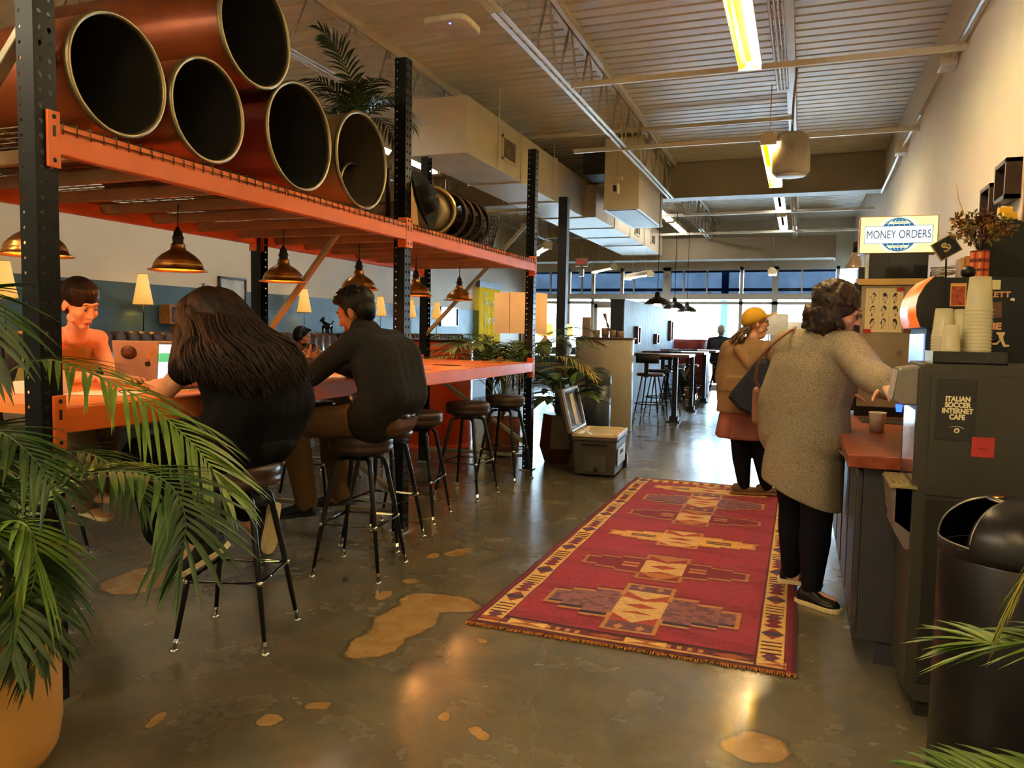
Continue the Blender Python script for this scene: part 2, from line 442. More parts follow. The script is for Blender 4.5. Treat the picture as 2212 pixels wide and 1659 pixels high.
# ---------------- air ducts ----------------
M_duct = mat('cream_duct_paint', '#e6dcc6', .5, var=.04, vscale=3, bump=.03, bscale=40)
M_vent = mat('vent_grey', '#8d8676', .6)
def vent(parent, x, y0, y1, z0, z1):
    b = MB()
    for (a, c, d, e) in ((y0, y1, z0, z0+.03), (y0, y1, z1-.03, z1), (y0, y0+.03, z0, z1), (y1-.03, y1, z0, z1)): b.box(x, x+.018, a, c, d, e)
    v = b.build('vent', M_duct, parent)
    b = MB(); b.box(x, x+.004, y0+.03, y1-.03, z0+.03, z1-.03); n = 9
    for i in range(n):
        y = y0+.04+(y1-y0-.08)*i/(n-1); b.box(x+.003, x+.013, y-.004, y+.004, z0+.03, z1-.03)
    b.build('vent_louvre', M_vent, v)
du = thing('air_duct', 'long cream rectangular air duct running to the far windows beside the rack', 'duct', (-3.6, 12.5, 3.15))
segs = [(7.3, 8.95, .0), (8.95, 10.4, .0), (10.4, 11.9, .0)]
for y0, y1, _ in segs:
    b = MB(); b.box(-3.96, -3.28, y0+.012, y1-.012, 3.155, 3.73); b.box(-3.975, -3.265, y1-.03, y1+.0, 3.14, 3.745); b.build('duct_section', M_duct, du)
for y0, y1 in ((11.9, 13.2), (13.2, 14.5), (14.5, 15.9), (15.9, 17.95)):
    b = MB(); b.box(-3.98, -3.10, y0+.012, y1-.012, 3.155, 3.66); b.box(-3.995, -3.085, y1-.03, y1+.0, 3.14, 3.675); b.build('duct_section', M_duct, du)
vent(du, -3.28, 8.3, 8.75, 3.30, 3.58); vent(du, -3.10, 14.9, 15.4, 3.26, 3.54); vent(du, -3.10, 16.6, 17.1, 3.26, 3.54)
b = MB()
for y in (8.15, 10.2, 12.6, 15.2):
    x = -3.262 if y < 11.9 else -3.082
    b.box(x, x+.004, y, y+.03, 3.14, ZC); b.box(-4.0, -3.996, y, y+.03, 3.14, ZC)
b.build('hanger_strap', M_duct, du)
cr = MB(); cr.box(-6.85, -2.72, 17.95, 18.45, 3.04, 3.52); cr.box(-2.715, -1.3, 17.95, 18.45, 3.04, 3.52); cr.box(-1.295, .60, 17.95, 18.45, 3.04, 3.52); cr.box(.6, .625, 17.93, 18.47, 3.02, 3.54)
cr.build('cross_duct', M_greige, label='greige boxed duct crossing the room in front of the shop windows', cat='duct')
# return air box
rb = thing('return_air_box', 'white sheet metal return air box with a grey filter grille underneath', 'air box', (-2.35, 10.6, 3.0))
b = MB(); b.box(-2.62, -2.14, 10.5, 12.4, 3.06, 4.0); b.box(-2.63, -2.13, 10.49, 12.41, 3.03, 3.07); b.build('box_body', M_duct, rb)
b = MB(); b.box(-2.58, -2.18, 10.54, 12.3, 3.022, 3.03); b.build('filter_grille', M_vent, rb)
b = MB(); b.box(-3.1, -2.64, 12.0, 12.42, 3.66, 4.0); b.build('connecting_duct', M_duct, rb)
# dark riser duct beside it
b = MB(); b.box(-3.15, -2.72, 11.3, 11.9, 3.69, ZC-.01); b.build('riser_duct', mat('slate_duct', '#4f5357', .6), label='slate grey riser duct between the long duct and the roof deck', cat='duct')
# ---------------- tube lights ----------------
M_tubeW = mat('tube_white', '#ffffff', .4, var=0, emit='#fff3d2', estr=29)
M_tubeY = mat('tube_yellow', '#ffe100', .4, var=0, emit='#ffcf00', estr=15)
M_refl = mat('glowing_yellow_reflector', '#ffb400', .4, var=0, emit='#ffc400', estr=2.2)  # tube light on the plate put in as its own emission
M_pan = mat('fixture_pan', '#f2e6c0', .35, var=.02)
M_tubeC = mat('tube_cool', '#ffffff', .4, var=0, emit='#fff6e6', estr=6)
def strip_light(name, label, x, y0, y1, z, two=True, hang=ZC-.1, rz=0., tube=None, tube2=None, group=None):
    L_ = y1-y0; c = V((x, (y0+y1)/2, z))
    t = thing(name, label, 'ceiling light', c, group)
    b = MB(); b.prism([(x-.085, z-.01), (x-.055, z+.06), (x+.055, z+.06), (x+.085, z-.01), (x+.08, z-.012), (x+.05, z+.045), (x-.05, z+.045), (x-.08, z-.012)], y0, y1, 'y')
    b.box(x-.045, x+.045, y0, y1, z+.045, z+.09)
    for e in (y0, y1): b.box(x-.08, x+.08, e-.008, e+.008, z-.045, z+.06)
    b.build('housing', M_pan, t)
    for s, m in ((-.042, tube2 or tube), (.042, tube)):
        b = MB(); b.tube([(x+s, y0+.03, z-.012), (x+s, y1-.03, z-.012)], .019, 10); b.build('tube', m, t)
        b = MB(); b.tube([(x+s, y0+.0, z-.012), (x+s, y0+.03, z-.012)], .02, 10); b.tube([(x+s, y1-.03, z-.012), (x+s, y1+.03, z-.012)], .02, 10); b.build('lamp_cap', M_pan, t)
    if tube2 is not None:
        b = MB(); b.box(x-.072, x+.018, y0+.04, y1-.04, z+.008, z+.012); b.build('reflector', M_refl, t)
    b = MB()
    for y in (y0+.25, y1-.25): b.tube([(x, y, z+.08), (x, y, hang)], .004, 6)
    b.build('hanging_wire', M_steelw, t)
    if rz: t.rotation_euler = (0, 0, rz)
    return t
strip_light('tube_light', 'yellow glowing twin tube light hanging nearest, above the patterned rug', -.43, 3.6, 6.0, 3.32, tube=M_tubeW, tube2=M_tubeY)
strip_light('tube_light', 'second yellow twin tube light in line, beside the white hanging speaker', -.39, 8.35, 10.75, 3.32, tube=M_tubeW, tube2=M_tubeY)
strip_light('tube_light', 'twin tube light behind the viewer over the near floor', -.43, -1.6, .8, 3.32, tube=M_tubeW, tube2=M_tubeY)
for x_ in (-2.6, -4.6): strip_light('tube_light', 'added fill tube light behind the viewer over the %s' % ('rack end' if x_ > -3 else 'left bench'), x_, -1.9, .5, 3.32, tube=M_tubeW, tube2=M_tubeW)  # unseen tube lights added behind the camera as fill
for (x, y, z, L_, rz, lab) in ((-4.42, 13.2, 2.80, 1.22, .5, 'small tube light glowing beyond the rack end, in front of the black steel column'), (-4.2, 17.0, 2.76, 1.22, .6, 'small white tube light hanging right beside the exit sign'),
                               (-3.35, 16.7, 2.58, 1.22, .6, 'small white tube light hanging lower to the right of the exit sign'), (-.60, 16.6, 2.62, .5, 0., 'stubby white tube light seen end-on in front of the right transom windows'),
                               (-4.9, 10.3, 2.42, 1.22, .35, 'unlit white tube light hanging beyond the copper pendants near the teal wall')):
    unlit = 'unlit' in lab
    strip_light('tube_light', lab, x, y-L_/2, y+L_/2, z, tube=M_pan if unlit else M_tubeC, tube2=None, rz=rz, hang=3.46 if unlit else ZC)
for (y0, y1, lab) in ((13.3, 15.6, 'long bright tube light against the roof deck beyond the header beam, nearer one'), (15.8, 17.6, 'long bright tube light against the roof deck beyond the header beam, further one')):
    strip_light('tube_light', lab, -2.55, y0, y1, 3.62, tube=M_tubeC)
strip_light('tube_light', 'long white tube light under the joists behind the rack top palm', -4.9, 5.0, 9.8, 3.55, tube=M_tubeC)
for (y0, y1, lab) in ((12.9, 14.4, 'reflective tube light on the roof purlin just past the header beam'), (15.0, 16.8, 'reflective tube light on the roof purlin nearest the shop windows')):
    strip_light('tube_light', lab, -.42, y0, y1, 3.55, tube=M_tubeC)
# speaker hanging beside lamp
sp = thing('hanging_speaker', 'white pendant speaker hanging beside the second yellow tube light', 'speaker', (-.15, 8.45, 3.0))
b = MB(); b.lathe([(.02, .42), (.12, .415), (.165, .38), (.185, .2), (.185, .03), (.16, 0), (.02, -.005)], 28, (-.17, 8.5, 2.99)); b.build('speaker_body', mat('speaker_white', '#cfc6b4', .5), sp)
b = MB(); b.tube([(-.17, 8.5, 3.4), (-.17, 8.5, 3.7), (-.15, 8.5, ZC)], .012); b.build('hanging_rod', M_chrome, sp)
b = MB(); b.lathe([(.02, 0), (.15, 0), (.15, .006), (.02, .006)], 24, (-.17, 8.5, 2.978)); b.build('speaker_grille', mat('grille_white', '#e8eaf0', .5), sp)
# wifi box
wf = thing('wireless_router', 'flat white rounded wireless box hanging from the roof deck', 'router', (-2.2, 4.65, 3.28))
b = MB(); n = 40; out = []
for i in range(n):
    a = 2*pi*i/n; c, s_ = cos(a), sin(a); k = .155/((abs(c)**5+abs(s_)**5)**(1/5)); out.append((-2.2+k*c, 4.66+k*s_))
b.prism(out, 3.285, 3.325, 'z', sm=False); b.build('router_body', mat('router_white', '#ece4d8', .4), wf, bevel=.012)
b = MB(); b.tube([(-2.2, 4.66, 3.32), (-2.2, 4.66, 3.6), (-2.21, 4.66, ZC)], .007); b.build('cable', M_steelw, wf)
b = MB(); b.lathe([(.001, 0), (.005, 0), (.005, .003), (.001, .003)], 10, (-2.17, 4.56, 3.282)); b.build('status_light', mat('led_blue', '#4060ff', .4, var=0, emit='#4060ff', estr=8), wf)
# black steel column in the background
b = MB(); b.box(-3.10, -2.98, 9.95, 10.07, 0, 3.14); b.box(-3.14, -2.94, 9.91, 10.11, 0, .015)
b.build('steel_column', mat('black_column_paint', '#1d2024', .5), label='black square steel column standing beyond the rack end', cat='column', base=(-3.04, 10.01, 0))
# exit sign
ex = thing('exit_sign', 'white exit sign with red letters hanging before the transom windows', 'sign', (-4.62, 16.6, 2.8))
b = MB(); b.box(-4.75, -4.47, 16.58, 16.62, 2.80, 2.99); b.build('sign_box', mat('sign_white', '#f2f2ec', .4), ex, bevel=.006)
text('EXIT', 'lettering', .15, facing((-4.61, 16.575, 2.895), (1, 0, 0), (0, 0, 1)), mat('exit_red', '#d8352c', .4, emit='#d8352c', estr=.15), ex, bold=0, sx=.8)
b = MB(); b.tube([(-4.61, 16.6, 2.99), (-4.61, 16.6, ZC)], .008); b.tube([(-4.61, 16.6, 2.8), (-4.61, 16.6, 2.74)], .03); b.box(-4.66, -4.56, 16.57, 16.63, 2.58, 2.74); b.build('emergency_lamp', M_alu, ex)

cm = thing('security_camera', 'small white security camera hanging in front of the return air box', 'camera', (-2.35, 10.0, 3.2))
b = MB(); b.tube([(-2.33, 10.0, 3.36), (-2.33, 10.0, ZC)], .009, 8); b.box(-2.40, -2.26, 9.97, 10.03, 3.33, 3.37); b.build('mount', M_steelw, cm)
b = MB(); b.tube([(-2.33, 10.0, 3.33), (-2.33, 9.98, 3.27)], .008, 8); b.obox((-2.33, 9.95, 3.21), (.075, .10, .13), 0, radians(15)); b.build('camera_body', M_steelw, cm, bevel=.01)
b = MB(); b.obox((-2.33, 9.893, 3.205), (.045, .006, .08), 0, radians(15)); b.build('lens_window', M_black, cm)
# ---------------- pallet rack with shelf and bar table ----------------
XF, XB = -2.41, -3.62           # front and back post faces
PW = .08
YP = [1.88, 4.43, 6.98]         # near edge of each pair of posts
rack = thing('pallet_rack', 'tall black and orange pallet rack with a wire deck above an orange bar table', 'rack', ((XF+XB)/2, 4.5, 0))
def holed_plate(b, o, u, w, z0, z1, cols, rad, pitch=.0508, tear=False, mi=0):
    """plate from o along u (width w) and z0..z1 with real holes at the column offsets"""
    o = V(o); u = V(u)
    edges = [0]+[(cols[i]+cols[i+1])/2 for i in range(len(cols)-1)]+[w]
    n = int((z1-z0)/pitch)
    def P(a, z): return (o.x+u.x*a, o.y+u.y*a, z)
    for ci, c in enumerate(cols):
        a0, a1 = edges[ci], edges[ci+1]
        for k in range(n):
            za = z0+k*pitch; zb = za+pitch if k < n-1 else z1
            zc = (za+zb)/2
            outer = [(a1, zc), (a1, zb), (c, zb), (a0, zb), (a0, zc), (a0, za), (c, za), (a1, za)]
            inner = []
            for q in range(8):
                an = q*pi/4; r = rad
                dx, dz = r*cos(an), r*sin(an)
                if tear and dz < -1e-6: dx *= .62; dz *= 1.45
                inner.append((c+dx, zc+dz))
            vs = [P(*p) for p in outer]+[P(*p) for p in inner]
            b.add(vs, [(q, (q+1) % 8, 8+(q+1) % 8, 8+q) for q in range(8)], mi)
def post(y0, xa, sgn, ztop, holes=True):
    """C-section upright, web face toward +x*sgn"""
    b = MB(); xw = xa; xr = xa-sgn*PW
    if holes:
        holed_plate(b, (xw, y0, 0), (0, 1, 0), PW, .01, ztop, [.022, .058], .0085, tear=True)
        for yy in (y0, y0+PW): holed_plate(b, (xr, yy, 0), (sgn, 0, 0), PW, .01, ztop, [.018], .006)
        b.add([(xw-sgn*.004, y0+.036, .01), (xw-sgn*.004, y0+.044, .01), (xw-sgn*.004, y0+.044, ztop), (xw-sgn*.004, y0+.036, ztop)], [(0, 1, 2, 3)])
    return b
for ix, (xa, sg) in enumerate(((XF, 1), (XB, -1))):
    for iy, y0 in enumerate(YP):
        zt = 3.06
        p = post(y0, xa, sg, zt).build('post', mat('black_rack_enamel', '#08090b', .38, var=.15, spec=.3), rack, solid=.002, fix=False)
        f = MB(); xr = xa-sg*PW; f.box(min(xa, xr)-.02, max(xa, xr)+.02, y0-.03, y0+PW+.03, 0, .01)
        f.tube([(xa+sg*.01, y0-.015, .01), (xa+sg*.01, y0-.015, .03)], .01, 6)
        f.build('foot_plate', M_chrome, p)
# beams: step section, with connectors
def beam(side, y0, y1, z0, z1):
    xa = XF if side > 0 else XB
    b = MB(); xo = xa+side*.012; xi = xa-side*.032; xm = xa-side*.008
    out = [(xo, z0), (xo, z1), (xm, z1), (xm, z1-.035), (xi, z1-.035), (xi, z0)]
    b.prism(out, y0, y1, 'y'); bb = b.build('beam', M_orange, rack, bevel=.004)
    for (ya, yb) in ((y0-.045, y0+.003), (y1-.003, y1+.045)):
        c = MB(); zc = (z0+z1)/2
        c.box(min(xa+side*.002, xa+side*.014), max(xa+side*.002, xa+side*.014), ya, yb, zc-.10, zc+.09)
        yy = y0-.0 if ya < y0 else y1
        c.box(min(xa+side*.01, xa-side*.05), max(xa+side*.01, xa-side*.05), yy-.004, yy+.004, zc-.10, zc+.09)
        cc = c.build('beam_connector', M_orange, bb, bevel=.003)
        c = MB(); c.box(min(xa+side*.013, xa+side*.016), max(xa+side*.013, xa+side*.016), (ya+yb)/2-.005, (ya+yb)/2+.005, zc+.005, zc+.04); c.build('connector_slot', M_black, bb)
        for zz in (zc-.075, zc+.07):
            c = MB(); c.ball((xa+side*.015, (ya+yb)/2, zz), (.004, .008, .008), 8, 5); c.build('connector_bolt', M_black, bb)
bays = [(YP[0]+PW, YP[1]), (YP[1]+PW, YP[2])]
for (a, c) in bays:
    for sd in (1, -1):
        beam(sd, a, c, 1.915, 2.02)
        beam(sd, a, c, .955, 1.045)
# frame braces (between front and back posts)
def brace(p0, p1, m=None, w=.045):
    b = MB(); b.bar(p0, p1, w, .03); b.build('diagonal_brace', m or M_brace, rack, bevel=.004)
M_brace = mat('bronze_brace_paint', '#8f8a6c', .4, .2, var=.1)
M_braceY = mat('grey_brace_paint', '#9a927c', .35, .5, var=.1)
xf, xb = XF-PW/2, XB+PW/2
yc = [y+PW/2 for y in YP]
brace((xb, yc[1]+.0, 1.22), (xf, yc[1], 2.55)); brace((xb, yc[1], .12), (xf, yc[1], .12), M_braceY)
brace((xf, yc[1], .22), (xb, yc[1], .95), M_braceY)
brace((xb, yc[2], 1.28), (xf, yc[2], 2.42)); brace((xb, yc[2], 2.50), (xf, yc[2], 2.50), M_braceY)
brace((xb, yc[2], .95), (xf, yc[2], .24), M_braceY); brace((xb, yc[2], .13), (xf, yc[2], .13), M_braceY)
brace((xf, yc[0], 2.38), (xb, yc[0], 1.25), M_braceY); brace((xf, yc[0], .2), (xb, yc[0], .9), M_braceY)
# deck supports
for (a, c) in bays:
    n = 7
    for i in range(n):
        y = a+.16+(c-a-.32)*i/(n-1)
        b = MB(); b.prism([(y-.032, 1.985), (y-.018, 1.935), (y+.018, 1.935), (y+.032, 1.985)], XB+.03, XF-.03, 'x'); b.build('support_bar', M_bronze, rack, bevel=.004)
# wire decks with lips over the front beam
for (a, c) in bays:
    for k in range(2):
        ya = a+.01+k*(c-a)/2; yb = ya+(c-a)/2-.02
        b = MB(); r = .003; n = int((yb-ya)/.055)
        for i in range(n+1):
            y = ya+(yb-ya)*i/n
            b.tube([(XB-.012, y, 2.0), (XB-.012, y, 2.026), (XF+.016, y, 2.026), (XF+.019, y, 2.0)], r, 4, caps=False)
            b.tube([(XF+.016, y, 2.026), (XF+.0165, y, 1.985)], r, 4)
        m_ = 12
        for i in range(m_+1):
            x = XB-.01+(XF-XB+.02)*i/m_; b.tube([(x, ya, 2.021), (x, yb, 2.021)], r, 4)
        b.tube([(XF+.019, ya, 1.997), (XF+.019, yb, 1.997)], r, 4)
        b.build('wire_deck', M_wire, rack)
# table top resting in the lower beams
b = MB(); b.box(XB+.006, XF-.012, YP[0]+PW, YP[2], 1.012, 1.047)
for y in (3.2, 5.7): b.box(XB+.006, XF-.012, y, y+.002, 1.046, 1.0475)
b.build('table_top', mat('orange_table_laminate', '#e8863e', .42, var=.05, vscale=3, coat=.2), rack, bevel=.002)
for (a, c) in bays:
    for i in range(3):
        y = a+.3+(c-a-.6)*i/2
        b = MB(); b.box(XB+.03, XF-.03, y-.02, y+.02, .975, 1.012); b.build('table_support', M_black, rack)

# ---------------- drums of tube on the deck ----------------
M_cop = mat('copper_tube', '#8a431f', .34, .45, var=.25, vscale=3, bump=.04, bscale=12)
M_red = mat('dark_red_tube', '#6e2417', .4, .3, var=.2, vscale=3, bump=.04, bscale=12)
M_tan = mat('tan_tube', '#8c7a5c', .4, .5, var=.15, vscale=3)
M_rim = mat('steel_rim', '#94876a', .38, .9, var=.15)
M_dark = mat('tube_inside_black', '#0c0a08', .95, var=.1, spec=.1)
def drum(y, z, r, x0, x1, m, label, tilt=0.):
    t = thing('metal_drum', label, 'drum', (x0, y, z-r), 'large metal drums lying on the rack deck')
    R = Matrix.Translation((x1, y, z)) @ Matrix.Rotation(tilt, 4, 'Z') @ Matrix.Rotation(pi/2, 4, 'Y'); L_ = x1-x0
    b = MB(); b.lathe([(r-.012, -L_+.02), (r, -L_+.01), (r, -L_*.66), (r+.0, -L_*.5), (r, -.03), (r-.002, -.012)], 48, M=R, caps=False); b.build('shell', m, t)
    b = MB(); n = 48; rs = []
    for (rr, zz) in ((r-.004, -.018), (r+.008, -.012), (r+.010, -.002), (r+.004, .006), (r-.006, .006), (r-.010, -.004), (r-.009, -.018)):
        rs.append([R @ V((rr*cos(2*pi*j/n), rr*sin(2*pi*j/n), zz)) for j in range(n)])
    b.rings(rs, caps=False); b.build('rim', M_rim, t)
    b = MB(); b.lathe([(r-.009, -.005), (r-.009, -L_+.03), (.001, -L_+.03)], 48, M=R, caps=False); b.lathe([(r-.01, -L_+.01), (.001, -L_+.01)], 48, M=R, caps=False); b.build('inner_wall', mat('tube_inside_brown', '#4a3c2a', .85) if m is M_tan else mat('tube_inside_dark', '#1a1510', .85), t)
    return t
ZD = 2.03
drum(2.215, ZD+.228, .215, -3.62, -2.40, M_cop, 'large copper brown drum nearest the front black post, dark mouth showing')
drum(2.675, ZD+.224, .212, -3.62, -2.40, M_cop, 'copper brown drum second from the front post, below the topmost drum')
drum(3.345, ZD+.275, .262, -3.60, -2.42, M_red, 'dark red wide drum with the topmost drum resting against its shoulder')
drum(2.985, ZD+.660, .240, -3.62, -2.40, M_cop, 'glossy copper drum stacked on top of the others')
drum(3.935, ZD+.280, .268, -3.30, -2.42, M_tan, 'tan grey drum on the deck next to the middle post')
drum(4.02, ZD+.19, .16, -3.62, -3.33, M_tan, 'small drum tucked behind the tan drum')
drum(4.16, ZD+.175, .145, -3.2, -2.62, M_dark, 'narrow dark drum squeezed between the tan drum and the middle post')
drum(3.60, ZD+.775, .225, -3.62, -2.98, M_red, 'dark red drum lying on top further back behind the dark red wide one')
# ---------------- copper pendants ----------------
M_copl = mat('antique_brass_shade', '#b98545', .28, .9, var=.25, vscale=9)
M_copin = mat('shade_inside', '#e08a3a', .35, .6, emit='#ff8a2a', estr=.3)
M_bulb = mat('warm_bulb', '#ffd9a0', .4, var=0, emit='#ffa855', estr=130)
def pendant(y, label, x=-3.015):
    t = thing('pendant_lamp', label, 'pendant lamp', (x, y, 1.62), 'brass pendants above the orange bar table')
    z = 1.62
    b = MB(); b.lathe([(.146, 0), (.143, .004), (.128, .007), (.124, .012), (.118, .03), (.119, .033), (.112, .040), (.113, .044), (.098, .062), (.076, .082), (.054, .096), (.038, .107), (.033, .125), (.034, .134), (.026, .14)], 36, (x, y, z), caps=False)
    b.build('shade', M_copl, t, solid=.002)
    b = MB(); b.lathe([(.122, .009), (.108, .040), (.090, .062), (.050, .092), (.02, .1)], 30, (x, y, z), caps=False); b.build('shade_lining', M_copin, t, fix=False)
    b = MB(); b.lathe([(.024, .135), (.026, .14), (.027, .175), (.023, .18), (.021, .20), (.013, .208), (.010, .218), (.004, .225)], 20, (x, y, z)); b.tube([(x-.04, y, z+.165), (x+.04, y, z+.165)], .003, 6); b.build('socket', M_blackm, t)
    b = MB(); b.tube([(x, y, z+.22), (x+.002, y, z+.34)], .0035, 6); b.build('cord', M_blackm, t)
    b = MB(); b.ball((x, y, z+.035), (.022, .022, .026), 12, 8); b.build('bulb', M_bulb, t)
    return t
for y, l in ((2.34, 'brass pendant lamp half hidden behind the front black post'), (3.13, 'brass pendant lamp hanging above the black haired person'), (3.99, 'brass pendant lamp hanging left of the tan diagonal brace'),
             (4.86, 'brass pendant lamp right above the head of the dark haired man'), (5.74, 'brass pendant lamp partly behind the middle black post'), (6.61, 'brass pendant lamp crossing the far diagonal brace')):
    pendant(y, l)
# ---------------- palms ----------------
M_leaf = mat('palm_leaf', '#3d5a1e', .42, var=.35, vscale=5, col2='#5f7a2a')
M_leafd = mat('palm_leaf_dark', '#1f3417', .45, var=.3, vscale=6, col2='#35501f')
M_leaflit = mat('palm_leaf_lit', '#7d8a35', .42, vscale=6, col2='#a08a2e')  # lighter yellow leaf copy: warm light put into the leaf colour
def bez(pts, n):
    """smooth curve through points (Catmull-Rom)"""
    P = [V(p) for p in pts]; P = [P[0]*2-P[1]]+P+[P[-1]*2-P[-2]]; out = []
    m = len(P)-3
    for i in range(n+1):
        t = i/n*m; k = min(int(t), m-1); u = t-k; a, b, c, d = P[k:k+4]
        out.append(.5*((2*b)+(c-a)*u+(2*a-5*b+4*c-d)*u*u+(-a+3*b-3*c+d)*u*u*u))
    return out
def frond(parent, pts, m, nleaf=22, leaf=.22, wid=.012, t0=.25, droop=.5, name='frond', rs=1, side=None, fwd=.75, srad=.005):
    R = random.Random(rs); C = bez(pts, 40); b = MB()
    b.tube(C[::2], [srad*(1-.75*i/20) for i in range(21)], 5)
    for i in range(nleaf):
        t = t0+(1-t0)*(i+.5)/nleaf; q = min(int(t*40), 39); p = C[q]+(C[q+1]-C[q])*(t*40-q); d = (C[q+1]-C[q]).normalized()
        sd = d.cross(V((0, 0, 1)))
        if side is not None: sd = V(side)-d*d.dot(V(side))
        sd = sd.normalized() if sd.length > .15 else d.cross(V((0, 1, 0))).normalized()
        u = sd.cross(d)
        if u.z < 0: u = -u
        prof = (.45+1.1*sin(pi*min(1, (t-t0)/(1-t0)*.8+.12)))*.66
        for s in (-1, 1):
            L_ = leaf*prof*R.uniform(.85, 1.12); w = wid*R.uniform(.85, 1.15)
            ang = fwd+(.35 if t > .9 else 0)+R.uniform(-.1, .1)
            dr = (sd*s*cos(ang)+d*sin(ang)+u*.22).normalized()
            row = []; x = p.copy(); dd = dr.copy(); g = droop*R.uniform(.7, 1.3)
            nx = dd.cross(u).normalized()
            for k in range(6):
                f = k/5; ww = w*(.35+1.3*f if f < .35 else .8*(1-((f-.35)/.65)**1.6)+.02)
                row.append((x.copy(), nx*ww, ww)); dd = (dd+V((0, 0, -1))*g*.28).normalized(); x = x+dd*(L_/5); 
            k0 = len(b.v)
            for (c, n_, ww) in row:
                b.v += [c-n_, c-u*ww*.35, c+n_]
            for k in range(5):
                a = k0+3*k
                b.f += [[a, a+1, a+4, a+3], [a+1, a+2, a+5, a+4]]; b.m += [0, 0]; b.s += [True, True]
    return b.build(name, m, parent, fix=False)
def arch(base, az, length, elev, drop, n=6):
    """arching frond path from base: azimuth, start elevation, total bend (radians)"""
    p = V(base); out = [p.copy()]
    for i in range(n):
        e = elev-drop*(i/(n-1))**1.2
        p = p+V((cos(az)*cos(e), sin(az)*cos(e), sin(e)))*(length/n); out.append(p.copy())
    return out
# foreground left palm
pt = thing('potted_palm', 'big green potted palm in an ochre pot spilling over the near end of the table', 'plant', (-2.30, 1.50, 0))
b = MB(); b.lathe([(.20, .0), (.235, .012), (.258, .05), (.27, .12), (.27, .46), (.275, .475), (.262, .475), (.255, .44), (.02, .44)], 48, (-2.30, 1.50, 0)); b.build('pot', mat('ochre_ceramic', '#d8a45c', .55, var=.12, vscale=3, bump=.05, bscale=30, col2='#c8914a'), pt)
b = MB(); b.lathe([(.25, .445), (.15, .46), (.01, .462)], 24, (-2.30, 1.50, 0)); b.build('soil', mat('dark_soil', '#2a2018', .95), pt)
B0 = (-2.28, 1.52, .45)
LF = [  # points, leaves, leaf length, width, material, droop
 ([B0, (-2.33, 1.62, .85), (-2.38, 1.70, 1.13), (-2.22, 1.74, 1.225), (-1.98, 1.76, 1.17), (-1.79, 1.78, 1.075), (-1.65, 1.79, .965), (-1.555, 1.80, .85)], 34, .30, .0102, M_leaf, .55),
 ([B0, (-2.15, 1.52, .72), (-1.90, 1.53, .90), (-1.70, 1.55, .945), (-1.54, 1.55, .93), (-1.46, 1.53, .84), (-1.46, 1.50, .70)], 26, .25, .0102, M_leafd, .5),
 ([B0, (-2.36, 1.50, .95), (-2.30, 1.50, 1.32), (-2.19, 1.50, 1.43), (-2.10, 1.49, 1.36), (-2.07, 1.47, 1.20)], 24, .22, .0088, M_leafd, .5),
 ([B0, (-2.05, 1.40, .75), (-1.86, 1.38, .83), (-1.80, 1.38, .76), (-1.83, 1.38, .64), (-1.93, 1.39, .54)], 22, .24, .0095, M_leaf, .5),
 ([B0, (-2.2, 1.45, .80), (-2.10, 1.42, 1.02), (-1.98, 1.42, 1.05), (-1.86, 1.43, .98), (-1.78, 1.44, .86)], 22, .22, .0102, M_leafd, .5),
 ([B0, (-2.1, 1.42, .7), (-1.98, 1.36, .80), (-1.95, 1.30, .76), (-1.98, 1.26, .64)], 20, .22, .0102, M_leaf, .6),
 ([B0, (-2.15, 1.45, .62), (-1.98, 1.40, .68), (-1.86, 1.36, .62), (-1.82, 1.32, .50)], 20, .20, .0102, M_leafd, .6),
 ([B0, (-2.30, 1.40, .85), (-2.22, 1.32, 1.05), (-2.12, 1.28, 1.05), (-2.02, 1.26, .95)], 22, .22, .0102, M_leafd, .5),
 ([B0, (-2.42, 1.45, .90), (-2.45, 1.42, 1.25), (-2.35, 1.40, 1.42), (-2.22, 1.38, 1.36)], 22, .22, .0102, M_leafd, .5),
 ([B0, (-2.22, 1.60, .78), (-2.05, 1.66, .95), (-1.88, 1.68, .93), (-1.74, 1.68, .82)], 22, .20, .0088, M_leafd, .6),
 ([B0, (-2.18, 1.38, .70), (-2.06, 1.28, .76), (-2.00, 1.22, .66), (-2.0, 1.18, .52)], 24, .22, .0105, M_leafd, .6),
 ([B0, (-2.10, 1.48, .66), (-1.96, 1.46, .74), (-1.88, 1.45, .66), (-1.88, 1.44, .50)], 24, .22, .0105, M_leafd, .7),
 ([B0, (-2.20, 1.44, .72), (-2.08, 1.38, .88), (-1.98, 1.35, .86), (-1.90, 1.34, .76)], 24, .22, .0105, M_leafd, .5),
 ([B0, (-2.28, 1.38, .72), (-2.20, 1.26, .86), (-2.12, 1.20, .82), (-2.08, 1.16, .68)], 24, .22, .0105, M_leaf, .5),
 ([B0, (-2.22, 1.46, .85), (-2.14, 1.42, 1.00), (-2.06, 1.40, .96), (-2.02, 1.38, .82)], 24, .20, .0100, M_leafd, .5),
 ([B0, (-2.05, 1.50, .58), (-1.95, 1.48, .60), (-1.90, 1.46, .50), (-1.92, 1.45, .38)], 22, .18, .0100, M_leafd, .7),
]
for i, (p, n, l, w_, m, dr) in enumerate(LF): frond(pt, p, m, n, l, w_, t0=.36, droop=dr, rs=10+i)
for i in range(9):
    az = radians(-150+i*38); frond(pt, arch(B0, az, rnd.uniform(.75, .95), radians(72), 1.6), M_leafd if i % 2 else M_leaf, 20, .22, .012, t0=.35, rs=40+i) if i not in (4, 5) else None
